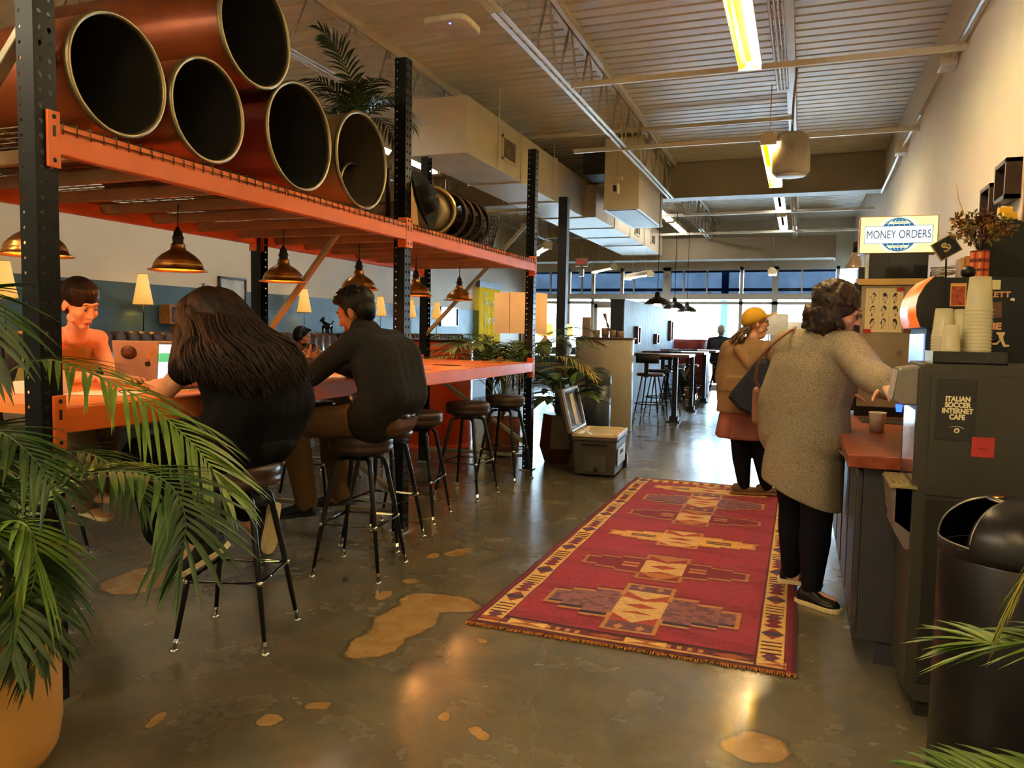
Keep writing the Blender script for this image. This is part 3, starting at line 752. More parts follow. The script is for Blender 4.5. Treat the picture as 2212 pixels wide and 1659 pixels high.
# right foreground palm
pr_ = thing('potted_palm', 'yellow green palm fronds reaching in beside the black waste bin', 'plant', (.84, 1.50, 0))
b = MB(); b.lathe([(.14, 0), (.17, .02), (.175, .30), (.165, .31), (.15, .29), (.01, .29)], 32, (.84, 1.50, 0)); b.build('pot', mat('dark_pot', '#33302c', .5), pr_)
B1 = (.82, 1.52, .28)
RF = [([B1, (.78, 1.6, .62), (.66, 1.70, .79), (.52, 1.76, .76), (.42, 1.80, .72), (.36, 1.82, .71)], 26, .22, .0105, M_leaf, .3),
      ([B1, (.75, 1.6, .50), (.60, 1.66, .54), (.46, 1.70, .50), (.36, 1.73, .465), (.28, 1.75, .44)], 26, .20, .0105, M_leaf, .3),
      ([B1, (.80, 1.65, .85), (.66, 1.72, 1.05), (.52, 1.76, 1.0), (.45, 1.78, .88), (.41, 1.79, .76)], 24, .18, .010, M_leaflit, .8),  # orange lit frond, its light put into the leaf colour
      ([B1, (.70, 1.5, .40), (.52, 1.55, .42), (.38, 1.58, .37), (.30, 1.60, .33)], 22, .18, .010, M_leaflit, .4),
      ([B1, (.88, 1.6, .85), (.90, 1.70, 1.15), (.84, 1.8, 1.2)], 20, .2, .010, M_leaf, .6)]
for i, (p, n, l, w_, m, dr) in enumerate(RF): frond(pr_, p, m, n, l, w_, t0=.35, droop=dr, rs=70+i)
# palm on the rack shelf in a basket
rp = thing('basket_palm', 'dark green palm in a woven basket standing on the rack beside the middle post', 'plant', (-3.0, 4.80, 2.50))
bx = (-3.0, 4.78, 2.52)
b = MB(); b.lathe([(.09, 0), (.12, .03), (.135, .12), (.13, .19), (.12, .19), (.1, .15), (.01, .15)], 24, (bx[0], bx[1], bx[2])); b.build('basket', mat('woven_straw', '#a8865a', .8, var=.3, vscale=60, bump=.4, bscale=90), rp)
for i in range(13):
    az = radians(-170+i*27.7); L_ = rnd.uniform(.50, .68)
    frond(rp, arch((bx[0], bx[1], bx[2]+.15), az, L_, radians(80 if i % 3 else 62), 1.5 if i % 3 else 2.2), M_leafd, 16, .17, .0115, t0=.3, rs=100+i)
frond(rp, [(bx[0], bx[1], bx[2]+.15), (-2.98, 4.75, 2.95), (-3.02, 4.62, 3.2), (-3.1, 4.5, 3.34)], M_leafd, 22, .2, .012, t0=.3, rs=131)
# plinth shelf carrying the basket
sh = MB(); sh.box(-3.2, -2.8, 4.62, 4.95, 2.485, 2.52)
for (x, y) in ((-3.18, 4.64), (-2.82, 4.64), (-3.18, 4.93), (-2.82, 4.93)): sh.box(x-.012, x+.012, y-.012, y+.012, 2.03, 2.486)
sh.build('plant_stand', M_blackm, label='small black stand lifting the basket palm above the rack deck', cat='plant stand')
# palm at the far end of the table
ep = thing('potted_palm', 'bushy palm standing behind the far end of the orange table', 'plant', (-3.0, 7.75, 0))
b = MB(); b.lathe([(.15, 0), (.18, .03), (.2, .38), (.19, .4), (.17, .36), (.01, .36)], 28, (-3.0, 7.75, 0)); b.build('pot', mat('terracotta', '#8a4a30', .7, bump=.1), ep)
for i in range(24):
    az = radians(i*15+5); el = (84, 66, 80)[i % 3]
    frond(ep, arch((-3.0, 7.75, .38), az, rnd.uniform(1.35, 1.75), radians(el+3), 1.75), (M_leaf, M_leaflit, M_leaf)[i % 3], 26, .27, .0115, t0=.34, rs=150+i)  # lighter leaf colours stand in for the light on these fronds
# dracaena-like planter in a faceted red-brown pot
dp = thing('leafy_planter', 'dark leafed plant in a faceted red brown pot between rack end and cool box', 'plant', (-2.28, 7.55, 0))
b = MB(); rs_ = []
for (r, z) in ((.17, 0), (.225, .16), (.205, .36), (.19, .5), (.185, .5)): rs_.append([(-2.28+r*cos(radians(60*k+15)), 7.58+r*sin(radians(60*k+15)), z) for k in range(6)])
b.rings(rs_, sm=False); b.build('pot', mat('red_brown_glaze', '#4a1f18', .35, var=.25, vscale=8), dp, bevel=.008)
def blade_leaf(b, p, az, el, L_, w, drop, R):
    row = []; x = V(p); e = el
    for k in range(7):
        f = k/6; ww = w*sin(pi*min(1, .12+.88*f))**.8 if f < .999 else .0005
        d = V((cos(az)*cos(e), sin(az)*cos(e), sin(e))); n_ = V((-sin(az), cos(az), 0))
        row.append((x.copy(), n_*ww)); x = x+d*(L_/6); e -= drop/6
    k0 = len(b.v)
    for (c, n_) in row: b.v += [c-n_, c-V((0, 0, n_.length*.3)), c+n_]
    for k in range(6):
        a = k0+3*k; b.f += [[a, a+1, a+4, a+3], [a+1, a+2, a+5, a+4]]; b.m += [0, 0]; b.s += [True, True]
R = random.Random(5)
for i in range(30):
    az = R.uniform(0, 2*pi); r = R.uniform(.02, .08); h = R.uniform(.12, .42)
    x, y = -2.28+r*cos(az), 7.58+r*sin(az)
    b = MB(); b.tube([(x, y, .5), (x+.1*cos(az), y+.1*sin(az), .5+h)], [.006, .004], 5)
    p = (x+.1*cos(az), y+.1*sin(az), .5+h)
    blade_leaf(b, p, az, R.uniform(.1, .7), R.uniform(.28, .42), R.uniform(.05, .08), 1.3, R)
    b.build('leaf', M_leaf if i % 3 == 0 else M_leafd, dp, fix=False)
def small_plant(loc, s, label, pot, n=26, seed=3):
    R = random.Random(seed); t = thing('potted_plant', label, 'plant', loc)
    b = MB(); b.lathe([(.5*s, 0), (.62*s, .1*s), (.62*s, .75*s), (.02, .7*s)], 20, loc); b.build('pot', pot, t)
    b = MB()
    for i in range(n): blade_leaf(b, (loc[0], loc[1], loc[2]+.7*s), R.uniform(0, 6.28), R.uniform(.5, 1.4), R.uniform(1.4, 2.4)*s, .1*s, 1.2, R)
    b.build('foliage', M_leafd, t, fix=False)
# ---------------- round bar stools ----------------
M_seat = mat('brown_vinyl', '#3a2a24', .38, var=.15, vscale=12, bump=.05, bscale=200)
def make_stool(label, loc, rz, group='round backless stools around the bar table'):
    t = thing('bar_stool', label, 'stool', (0, 0, 0), group)
    b = MB(); b.lathe([(.05, .672), (.165, .672), (.176, .682), (.178, .70), (.173, .708), (.178, .716), (.178, .742), (.170, .757), (.150, .763), (.02, .765)], 40); b.build('seat', M_seat, t)
    b = MB(); b.lathe([(.13, .655), (.135, .672)], 24); b.lathe([(.04, .62), (.045, .66)], 16); b.build('swivel_plate', M_black, t)
    for k in range(4):
        a = pi/4+k*pi/2; c, s = cos(a), sin(a)
        b = MB(); pts = []; R = []
        for (r, z, rad) in ((.03, .632, .0135), (.09, .634, .0135), (.120, .628, .0135), (.140, .610, .0138), (.149, .58, .0138), (.20, .36, .0135), (.262, .055, .0095)):
            pts.append((r*c, r*s, z)); R.append(rad)
        b.tube(pts, R, 10); leg = b.build('leg', M_black, t)
        b = MB(); b.tube([(.262*c, .262*s, .055), (.270*c, .270*s, .018)], [.0105, .0095], 10); b.lathe([(.006, .016), (.016, .012), (.019, .004), (.017, 0)], 12, (.272*c, .272*s, 0)); b.build('foot', M_chrome, leg)
        b = MB(); a2 = a+pi/2; r = .222; p0 = V((r*c, r*s, .285)); p1 = V((r*cos(a2), r*sin(a2), .285)); b.tube([p0, p1], .0095, 8); b.ball(p0, .0135, 10, 6); b.build('footrest_bar', M_chrome, t)
    t.location = loc; t.rotation_euler = (0, 0, rz)
    return t
st0 = make_stool('brown vinyl bar stool under the long haired person in black', (-2.235, 2.644, 0), radians(17))
for (x, y, r, l) in ((-2.244, 3.643, 7, 'brown vinyl bar stool the man in the dark shirt sits on'), (-2.42, 4.20, 3, 'black legged bar stool just behind the man, beside the middle post'),
                     (-2.53, 4.86, 8, 'bar stool partly hidden behind the seated man, first beyond the middle post'), (-2.505, 5.687, -3, 'empty brown bar stool in front of the orange tank, second beyond the middle post'),
                     (-2.47, 6.44, -3, 'empty brown bar stool at the far end of the orange table next to the planter'),
                     (-3.60, 5.12, 12, 'bar stool on the far side of the table seen beside the man\'s elbow'), (-3.86, 5.75, 5, 'bar stool on the far side of the table behind the empty one'),
                     (-3.95, 3.02, 20, 'bar stool under the woman on the far side of the table'), (-3.9, 6.55, 5, 'far side bar stool nearest the orange tank')):
    dup(st0, (x, y, 0), radians(r), l)
# ---------------- patterned rug ----------------
def rug_col(u, v):
    x, y = u*142, v*386     # cm from the near left corner
    R1 = random.Random(int(x//3)*7919+int(y//3)*104729)
    red, dred, cream, gold, navy, plum, maroon = '#983044', '#7a1f34', '#d4b078', '#b98550', '#2e2a3e', '#70495c', '#541c2a'
    if x < 3 or x > 138: return maroon if (x < 1.5 or x > 140) else dred
    # long side borders
    for (a, c) in ((3, 15), (126, 138)):
        if a <= x < c:
            k = (x-a)/(c-a); ph = (y % 16)/16
            if k < .07 or k > .93: return maroon
            if y < 9: break
            z = abs(ph-.5)*2
            motif = int(y//16) % 3
            if motif == 0 and abs(k-.5) < .34*(1-abs(((y*1.0) % 5.3)/5.3-.5)*1.2): return (dred if ph < .6 else '#6b3550')
            if motif == 1 and (((y % 4) < 1.7) and abs(k-.5) < .36): return maroon
            if motif == 2 and abs(k-.5)+z*.45 < .42: return ('#8c3a34' if z > .35 else '#4a3350')
            return '#dcb66e'
    if y < 3: return maroon
    if y < 5: return '#c99b5a'
    if y < 11:
        ph = (x % 18)/18; k = (y-5)/6
        m_ = int(x//18) % 3
        if m_ == 0: return '#5e2428' if (abs(ph-.5)+abs(k-.5) > .45) else '#a0522d'
        if m_ == 1: return '#dcb66e' if abs(ph-.5) > abs(k-.5) else '#9a5a3a'
        return '#6b2a2a' if ((ph*4) % 1) > .35 or abs(k-.5) > .3 else '#c08a50'
    if y > 380: return maroon if y > 383 else '#c99b5a'
    if y > 372: return '#dcb66e' if (x % 9) < 5 else '#8c3a34'
    if y < 13: return '#3a1c20'
    # medallions along the axis
    cx = 70.5
    med = [(50, 'p'), (118, 'm'), (184, 'g'), (248, 'm'), (305, 'p'), (350, 'g')]
    for cy, kind in med:
        dx, dy = abs(x-cx), y-cy
        if abs(dy) > 38 or dx > 52: continue
        # stepped cross: arms get thinner outward
        st = 33 if dx < 13 else (20 if dx < 26 else (15.5 if dx < 38 else (11 if dx < 47 else 0)))
        if kind != 'p': st *= .72 if kind == 'm' else .62
        if abs(dy) < st:
            edge = st-abs(dy) < 2.4 or (dx > 47-2.4) or (abs(dx-12) < 1.1 and abs(dy) > 13) 
            if edge: return {'p': gold, 'm': '#a87a4c', 'g': gold}[kind]
            if dx < 12:
                q = int((dy+33)//11); h = (dx/13); w_ = ((dy+33) % 11)/11
                if q in (2, 3): return cream if abs(w_-.5) < h*.5+.18 else '#a8483c'
                if q in (0, 5): return plum if abs(dx-5)+abs(w_*8-4) > 2.2 else gold
                return ('#a8483c' if (w_ < h) else cream) if kind != 'm' else ('#8c2f3c' if w_ < h else '#b5763f')
            if kind == 'p': 
                if dy < -st+5: return navy
                return '#8a5a60' if R1.random() > .3 else '#6f4a58'
            if kind == 'm':
                if 14 < dx < 24 and abs(dy) < 4: return gold if abs(dy) > 1.2 else '#8c2f3c'
                return '#7a2438'
            if 16 < dx < 32 and abs(dy) < 3: return navy if abs(dy) > 1 else gold
            return '#d9a95f'
        if abs(dy) < st+2.6 and dx < 48: return '#7a2434'
    # small comb marks
    for (mx, my) in ((26, 190), (34, 190), (108, 190), (116, 190), (26, 243), (112, 243)):
        if abs(x-mx) < 3.5 and abs(y-my) < 2 and (abs(y-my) < .8 or int(x) % 3 == 0): return gold
    q = .5+.5*sin(y*.21+sin(x*.06)*1.2)*sin(y*.057+1)
    return red if q > .3 else '#8c2a3e'
def rug_h(u, v):
    return .007+.0035*sin(v*23+u*3)*sin(u*9+1)*(.5+.5*sin(v*9))+.002*sin(v*57+u*4)
M_rug = vmat('woven_rug', rough=.95, bump=.5, bscale=260, wear=.28)
RUGX, RUGY = -1.385, 3.165
rug = painted('rug', (RUGX, RUGY, .002), (1, 0, 0), (0, 1, 0), 1.42, 3.87, 284, 774, rug_col, M_rug, thick=.0, bend=lambda u, v: rug_h(u, v)+.0, label='long red patterned wool rug on the concrete floor', cat='rug', base=(RUGX+.71, RUGY+1.93, 0))
R = random.Random(3); b = MB()
for i in range(240):
    x = RUGX+1.42*i/239; l = R.uniform(.012, .03)
    b.tube([(x, RUGY+.004, .008), (x+R.uniform(-.006, .006), RUGY-l, .006)], .0028, 4)
b.build('fringe', mat('rug_fringe', '#c07a3c', .9, var=.3, vscale=40), rug)
# ---------------- cool box ----------------
cb = thing('cool_box', 'grey wheeled cool box standing open with a paper note inside its lid', 'cool box', (-1.80, 7.15, 0))
MG = mat('cooler_grey', '#46413d', .55, var=.08); MGl = mat('cooler_light_grey', '#a9b6c0', .45); MCr = mat('cooler_cream', '#d8c8a6', .45)
Rz = Matrix.Translation((-1.775, 7.22, 0)) @ Matrix.Rotation(radians(4), 4, 'Z')
def cbx(a, c, d, e, f, g, name, m, par, bev=.01, Mx=None):
    b = MB(); b.box(a, c, d, e, f, g, 0, Mx or Rz); return b.build(name, m, par, bevel=bev, seg=3)
b = MB()
for (w1, z) in ((0, 0),):
    pass
rsb = []
for (hx, hy, z) in ((.185, .30, .015), (.19, .31, .03), (.205, .33, .33), (.212, .338, .345), (.212, .338, .375)):
    rsb.append([Rz @ V(p) for p in ((-hx, -hy, z), (hx, -hy, z), (hx, hy, z), (-hx, hy, z))])
b.rings(rsb, sm=False, caps=True); b.build('tub', MG, cb, bevel=.015, seg=3)
b = MB(); b.box(-.215, .215, -.342, -.30, .375, .40, 0, Rz); b.box(-.215, .215, .30, .342, .375, .40, 0, Rz); b.box(-.215, -.17, -.342, .342, .375, .40, 0, Rz); b.box(.17, .215, -.342, .342, .375, .40, 0, Rz)
b.build('tub_rim', MCr, cb, bevel=.004)
b = MB(); b.add([Rz @ V(p) for p in ((-.17, -.30, .40), (.17, -.30, .40), (.17, .30, .40), (-.17, .30, .40), (-.15, -.28, .378), (.15, -.28, .378), (.15, .28, .378), (-.15, .28, .378))], [(0, 1, 5, 4), (1, 2, 6, 5), (2, 3, 7, 6), (3, 0, 4, 7), (4, 5, 6, 7)]); b.build('liner', MCr, cb)
# right side recess panel with raised letters
cbx(.205, .212, -.26, .20, .10, .27, 'side_panel', MGl, cb, .003)
text('IGLOO', 'lettering', .055, Rz @ facing((.2125, -.03, .215), (0, 1, 0), (0, 0, 1)), mat('cooler_letter', '#6d7880', .5), cb, extr=.002, sx=1.1)
cbx(.20, .222, -.30, .30, .335, .35, 'side_handle', M_blackm, cb, .004)
cbx(-.12, .12, -.345, -.325, .30, .315, 'front_grip', M_blackm, cb, .004)
cbx(-.11, .11, -.322, -.312, .05, .24, 'front_panel', mat('cooler_grey_dark', '#4c4945', .55), cb, .004)
b = MB(); Mx = Rz @ Matrix.Translation((.02, -.322, .075)) @ Matrix.Rotation(pi/2, 4, 'X'); b.lathe([(.022, 0), (.022, .012), (.012, .014), (.012, .02)], 16, M=Mx); b.build('drain_plug', M_blackm, cb)
for xs in (-.19, .19):
    b = MB(); Mx = Rz @ Matrix.Translation((xs, .33, .075)) @ Matrix.Rotation(pi/2, 4, 'Y'); b.lathe([(.02, -.03), (.06, -.028), (.075, -.02), (.075, .02), (.06, .028), (.02, .03)], 24, M=Mx); w_ = b.build('wheel', M_blackm, cb)
    b = MB(); b.lathe([(.01, -.032), (.045, -.031), (.045, .031), (.01, .032)], 18, M=Mx); b.build('hub', MCr, w_)
# lid, hinged on the left long side, open
Lm = Rz @ Matrix.Translation((-.215, 0, .395)) @ Matrix.Rotation(radians(-104), 4, 'Y') @ Matrix.Diagonal((1, 1, -1, 1))
lid = cbx(0, .43, -.345, .345, -.05, -.012, 'lid', MG, cb, .02, Lm)
b = MB()
for (a, c, d, e) in ((0.01, .42, -.335, -.31), (.01, .42, .31, .335), (.01, .035, -.335, .335), (.395, .42, -.335, .335)): b.box(a, c, d, e, -.012, .012, 0, Lm)
b.build('lid_edge', MGl, lid, bevel=.004)
cbx(.05, .38, -.29, .29, -.0125, -.009, 'lid_inner', mat('lid_inner_grey', '#3c3836', .75), lid, .002, Lm)
cbx(.06, .36, -.05, .10, -.008, -.005, 'paper_note', mat('paper', '#ece6dc', .8), lid, .0, Lm)
b = MB(); b.tube([Lm @ V((.12, -.30, 0)), Rz @ V((-.02, -.30, .39))], .004, 6); b.build('lid_stay', M_chrome, lid)
cbx(.41, .46, -.1, .1, -.04, -.02, 'lid_handle', M_blackm, lid, .006, Lm)
# ---------------- tanks ----------------
def tank(name, label, c, r, h, m, mtop, cat='drum counter'):
    t = thing(name, label, cat, (c[0], c[1], 0))
    b = MB(); b.lathe([(r-.01, 0), (r, .01), (r, h-.03), (r-.004, h-.02)], 64, (c[0], c[1], 0)); b.build('tank_body', m, t)
    b = MB(); b.lathe([(.01, h-.022), (r+.02, h-.022), (r+.028, h-.01), (r+.02, h), (.01, h)], 64, (c[0], c[1], 0)); b.build('top_rim', mtop, t)
    return t
M_otank = mat('orange_tank_paint', '#dc4a12', .35, var=.08, vscale=2.5, coat=.2)
ot = tank('orange_tank', 'big round orange steel tank used as a counter behind the bar table', (-3.98, 8.05), .45, 1.235, M_otank, mat('dark_brown_top', '#2d2320', .35), 'tank')
b = MB(); b.lathe([(.451, .0), (.455, .02), (.455, .05), (.451, .06)], 64, (-3.98, 8.05, 0), caps=False); b.build('base_ring', M_otank, ot)
bt = tank('grey_tank', 'big round greige steel tank used as a condiment counter', (-2.52, 10.35), .40, 1.28, mat('greige_tank_paint', '#a39c8c', .35, var=.06, vscale=2, coat=.2), mat('tank_rim_brown', '#5a4038', .4), 'tank')
b = MB(); Mx = facing((-2.40, 9.966, .83), (1, .3, 0), (0, 0, 1)); b.tube([Mx @ V(p) for p in ((-.05, .02, .01), (-.06, -.02, .02), (-.05, -.05, .02), (.05, -.05, .02), (.06, -.02, .02), (.04, .02, .02), (-.02, .03, .02), (-.035, .06, .01))], .006, 6); b.build('tank_handle', mat('handle_grey', '#6f675c', .5), bt)
# things on the grey tank
M_kraft = mat('kraft_paper', '#a58d74', .8, var=.15)
for (x, y, w_, h, n, l) in ((-2.74, 10.2, .11, .27, 'box', 'tall kraft box standing on the left of the grey tank top'),):
    b = MB(); b.box(x-w_/2, x+w_/2, y-.04, y+.04, 1.281, 1.281+h); b.build('carton', M_kraft, label=l, cat='box')
for (x, y, r, h, tl, l) in ((-2.58, 10.12, .05, .10, 0, 'low kraft cup stack on the grey tank behind the tall box'), (-2.48, 10.2, .055, .13, 0, 'wider kraft canister in the middle of the grey tank top'), (-2.38, 10.2, .045, .10, 0, 'small kraft canister on the grey tank'), (-2.28, 10.25, .05, .09, 0, 'last kraft canister near the right rim of the grey tank')):
    b = MB(); b.lathe([(r*.85, 0), (r, h*.9), (r*.95, h), (.01, h)], 20, (x, y, 1.281)); b.build('canister', M_kraft, label=l, cat='canister')
b = MB(); b.tube([(-2.43, 10.15, 1.42), (-2.48, 10.12, 1.60)], [.022, .03], 12); b.tube([(-2.40, 10.15, 1.385), (-2.43, 10.15, 1.42)], [.02, .022], 12); b.build('wooden_mill', M_kraft, label='tilted wooden mill leaning among the canisters on the grey tank', cat='mill', base=(-2.43, 10.15, 1.38))
# dome bin by the tank
db = thing('dome_bin', 'slate blue waste bin with a dome lid in front of the grey tank', 'waste bin', (-2.42, 9.62, 0))
MB_ = mat('slate_bin', '#2b3644', .35, .2)
b = MB(); b.lathe([(.165, 0), (.17, .01), (.17, .69)], 36, (-2.42, 9.62, 0)); b.build('bin_body', MB_, db)
b = MB(); b.lathe([(.176, .69), (.176, .745), (.168, .80), (.14, .855), (.09, .89), (.03, .905), (.001, .907)], 36, (-2.42, 9.62, 0), caps=False); b.build('dome_lid', mat('slate_bin_lid', '#37404a', .35, .3), db)
b = MB(); Mx = facing((-2.42+.045, 9.62-.160, .79), (1, .28, 0), (0, .28, .96)); b.prism([(-.075, -.06), (.075, -.06), (.07, .03), (.04, .06), (-.04, .06), (-.07, .03)], 0, .012, 'z'); b.v = [Mx @ p for p in b.v]; b.build('flap', M_black, db, bevel=.004)
# ---------------- right hand counter ----------------
M_cab = mat('charcoal_cabinet', '#3b3a3f', .38, var=.06)
M_butch = mat('butcher_block', '#9c4f30', .35, var=.3, vscale=5, stretch=(3, 14, 3), col2='#7d3520', coat=.2)
M_mach = mat('machine_grey', '#3a372f', .42, var=.05, vscale=3)
M_machd = mat('machine_dark', '#282622', .4, var=.05)
for k, (y0, y1, l) in enumerate(((3.40, 4.32, 'charcoal base cabinet at the near end of the counter'), (4.33, 5.25, 'charcoal base cabinet in the middle of the counter beside the leggings'), (5.26, 6.2, 'charcoal base cabinet at the far end of the counter'))):
    c = thing('base_cabinet', l, 'cabinet', (.64, (y0+y1)/2, 0), 'cabinets under the wooden worktop')
    b = MB(); b.box(.262, 1.03, y0, y1, .10, .818); b.box(.33, 1.03, y0+.02, y1, 0, .10); b.build('body', M_cab, c, bevel=.003)
    for (a, d) in ((y0+.01, (y0+y1)/2-.004), ((y0+y1)/2+.004, y1-.01)):
        b = MB(); b.box(.242, .262, a, d, .115, .80); dd = b.build('door', M_cab, c, bevel=.004)
        b = MB(); b.box(.238, .243, a+.04, d-.04, .155, .76); b.build('door_panel', M_cab, dd, bevel=.003)
b = MB(); b.box(.195, 1.035, 3.34, 6.25, .82, .872)
b.build('worktop', M_butch, bevel=.004, label='reddish butcher block worktop running along the right wall', cat='worktop')
# soda dispenser
dm = thing('drink_dispenser', 'tall charcoal drink dispenser with the white lettered poster on its side', 'drink dispenser', (.71, 3.15, 0))
b = MB(); b.prism([(.385, .10), (.385, 1.235), (.40, 1.255), (1.03, 1.255), (1.03, .06), (.43, .06)], 2.972, 3.335, 'y'); b.build('cabinet_body', M_mach, dm, bevel=.006, seg=3)
b = MB(); b.box(.43, 1.02, 3.0, 3.33, 0, .06); b.box(.52, .62, 2.965, 3.0, .015, .045); b.build('plinth', M_machd, dm)
b = MB(); b.box(.425, 1.02, 2.966, 2.974, .80, 1.215); b.build('side_panel', M_mach, dm, bevel=.003)
b = MB(); b.box(.425, 1.02, 2.968, 2.974, .13, .79); b.build('lower_side_panel', M_machd, dm, bevel=.003)
b = MB(); b.prism([(.310, 1.12), (.325, 1.235), (.385, 1.245), (.395, 1.245), (.395, 1.11), (.345, 1.105)], 2.985, 3.15, 'y'); hd = b.build('dispense_head', mat('head_grey', '#77736c', .4), dm, bevel=.008)
b = MB(); b.add([(.3075, 3.0, 1.125), (.3225, 3.0, 1.228), (.3225, 3.135, 1.228), (.3075, 3.135, 1.125)], [(0, 1, 2, 3)]); b.build('control_face', mat('control_panel', '#b9aeaa', .4), hd, solid=.003)
M_led = MATS['led_blue']
for (y, z) in ((3.03, 1.175), (3.05, 1.19)):
    b = MB(); b.ball((.312+(z-1.125)*.14, y, z), (.003, .006, .006), 8, 5); b.build('indicator_light', M_led, hd)
b = MB(); b.tube([(.335, 3.02, 1.106), (.335, 3.02, 1.08)], [.012, .009], 12); b.build('nozzle', mat('nozzle_blue', '#2038d0', .3, emit='#2040ff', estr=2), hd)
b = MB(); b.prism([(.335, .82), (.335, .66), (.37, .60), (.386, .60), (.386, .82)], 2.98, 3.22, 'y'); b.prism([(.315, .818), (.33, .70), (.386, .66), (.386, .818)], 2.98, 3.22, 'y'); b.build('tray_bracket', mat('bracket_taupe', '#6e625e', .45), dm)
b = MB(); b.box(.312, .40, 2.96, 3.225, .818, .826)
for i in range(9):
    y = 2.975+i*.03; b.box(.318, .395, y, y+.004, .826, .832)
for i in range(5):
    x = .318+i*.018; b.box(x, x+.004, 2.965, 3.22, .826, .832)
b.build('drip_grate', mat('steel_grate', '#cdbf95', .3, .9), dm)
b = MB(); b.box(.3845, .387, 3.0, 3.30, .84, 1.09); b.build('mirror_back', mat('polished_steel', '#bcbcc0', .12, .9), dm)
F_side = lambda x, z: facing((x, 2.9645, z), (1, 0, 0), (0, 0, 1))
b = MB(); b.box(.442, .562, 2.9645, 2.9665, .995, 1.205); po = b.build('poster_sheet', mat('poster_charcoal', '#2c2a27', .5), dm, bevel=.001)
M_let = mat('lettering_cream', '#e8dcae', .5, var=.02)
for i, s_ in enumerate(('ITALIAN', 'SOCCER', 'INTERNET', 'CAFE')):
    text(s_, 'lettering', .0235, F_side(.507-.003*i*0, 1.137-.0205*i), M_let, po, extr=.0004, bold=.0012, sx=.86)
b = MB(); b.lathe([(.0045, 0), (.0085, 0), (.0085, .001), (.0045, .001)], 20, M=F_side(.508, 1.030), caps=False)
b.tube([F_side(.508, 1.030) @ V(p) for p in ((-.022, .010, 0), (-.012, .013, 0), (0, .0145, 0), (.012, .012, 0), (.022, .008, 0))], .0009, 4); b.build('emblem', M_let, po)
b = MB(); b.box(.555, .622, 2.9635, 2.9655, .945, 1.012); st = b.build('red_sticker', mat('red_sticker', '#b53430', .5), dm)
b = MB(); b.box(.572, .600, 2.9625, 2.9637, .971, .974); b.build('sticker_print', mat('sticker_ink', '#5a1512', .6), st)
# tray and plastic cups
tr = thing('cup_tray', 'dark grey tray of upturned plastic cups on the drink dispenser', 'tray', (.53, 3.08, 1.255))
b = MB(); b.box(.43, .655, 3.0, 3.17, 1.2555, 1.262)
for (a, c, d, e) in ((.43, .655, 3.0, 3.005), (.43, .655, 3.165, 3.17), (.43, .435, 3.0, 3.17), (.65, .655, 3.0, 3.17)): b.box(a, c, d, e, 1.2555, 1.298)
b.build('tray_body', mat('tray_black', '#2e2c29', .45), tr, bevel=.002)
b = MB(); b.box(.4275, .4302, 3.0, 3.17, 1.256, 1.298); b.build('tray_end', mat('tray_end_pale_blue', '#c3d4dc', .4), tr)
M_cup = mat('clear_cup_plastic', '#f4ecc8', .12, var=.02, alpha=.42, spec=.8)
def cup_mesh():
    b = MB(); b.lathe([(.0455, 0), (.047, .003), (.045, .006), (.0435, .008), (.040, .04), (.034, .118), (.030, .12), (.002, .118)], 24, (0, 0, 0), caps=False)
    return b
cup0 = None
def cup_stack(x, y, n, pitch, s, label):
    global cup0
    for i in range(n):
        z = 1.263+i*pitch
        if cup0 is None:
            cup0 = cup_mesh().build('plastic_cup', M_cup, label=label, cat='cup', group='upturned clear cups on the tray', base=(0, 0, 0), fix=False); o = cup0
        else:
            o = cup0.copy(); COL.objects.link(o)
        o.location = (x, y, z); o.scale = (s, s, s); o['label'] = label; o['group'] = 'cups of '+label.split(' in ')[1]
cup_stack(.575, 3.085, 15, .0125, 1., 'clear plastic cup in the tallest upturned stack on the tray')
cup_stack(.475, 3.125, 9, .0105, .85, 'clear plastic cup in the medium upturned stack at the tray end')
cup_stack(.487, 3.04, 6, .008, .72, 'clear plastic cup in the short front stack on the tray')
cup_stack(.535, 3.135, 9, .011, .8, 'clear plastic cup in the stack behind the short one')
# black device with orange curved head
dv = thing('ice_machine', 'black countertop machine with a curved orange glowing front behind the cups', 'machine', (.73, 3.7, .873))
b = MB(); b.prism([(.47, .873), (.47, 1.40), (.455, 1.42), (.452, 1.50), (.47, 1.575), (.49, 1.583), (1.0, 1.583), (1.0, .873)], 3.47, 3.96, 'y'); b.build('machine_body', M_blackm, dv, bevel=.004)
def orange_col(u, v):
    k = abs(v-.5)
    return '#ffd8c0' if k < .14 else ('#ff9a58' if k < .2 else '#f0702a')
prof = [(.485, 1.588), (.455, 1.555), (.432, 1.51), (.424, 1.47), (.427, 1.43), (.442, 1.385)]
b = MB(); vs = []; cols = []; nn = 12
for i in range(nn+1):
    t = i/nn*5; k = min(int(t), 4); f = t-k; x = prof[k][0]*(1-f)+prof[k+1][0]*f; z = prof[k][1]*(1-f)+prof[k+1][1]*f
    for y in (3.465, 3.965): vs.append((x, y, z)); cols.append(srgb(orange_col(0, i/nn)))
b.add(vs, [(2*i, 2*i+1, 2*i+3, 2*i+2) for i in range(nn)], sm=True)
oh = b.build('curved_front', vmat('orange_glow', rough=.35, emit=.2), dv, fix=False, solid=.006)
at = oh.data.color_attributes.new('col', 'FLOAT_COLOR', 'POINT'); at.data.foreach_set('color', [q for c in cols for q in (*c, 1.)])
b = MB(); b.prism([(.485, 1.586), (.455, 1.553), (.432, 1.508), (.426, 1.47), (.429, 1.43), (.446, 1.385), (.52, 1.385), (.52, 1.586)], 3.458, 3.966, 'y'); b.build('head_cheek', M_black, dv)
b = MB(); b.box(.464, .4705, 3.50, 3.93, 1.15, 1.36); b.build('screen', mat('blue_screen', '#7fa0dc', .3, emit='#7aa2f0', estr=.3), dv)
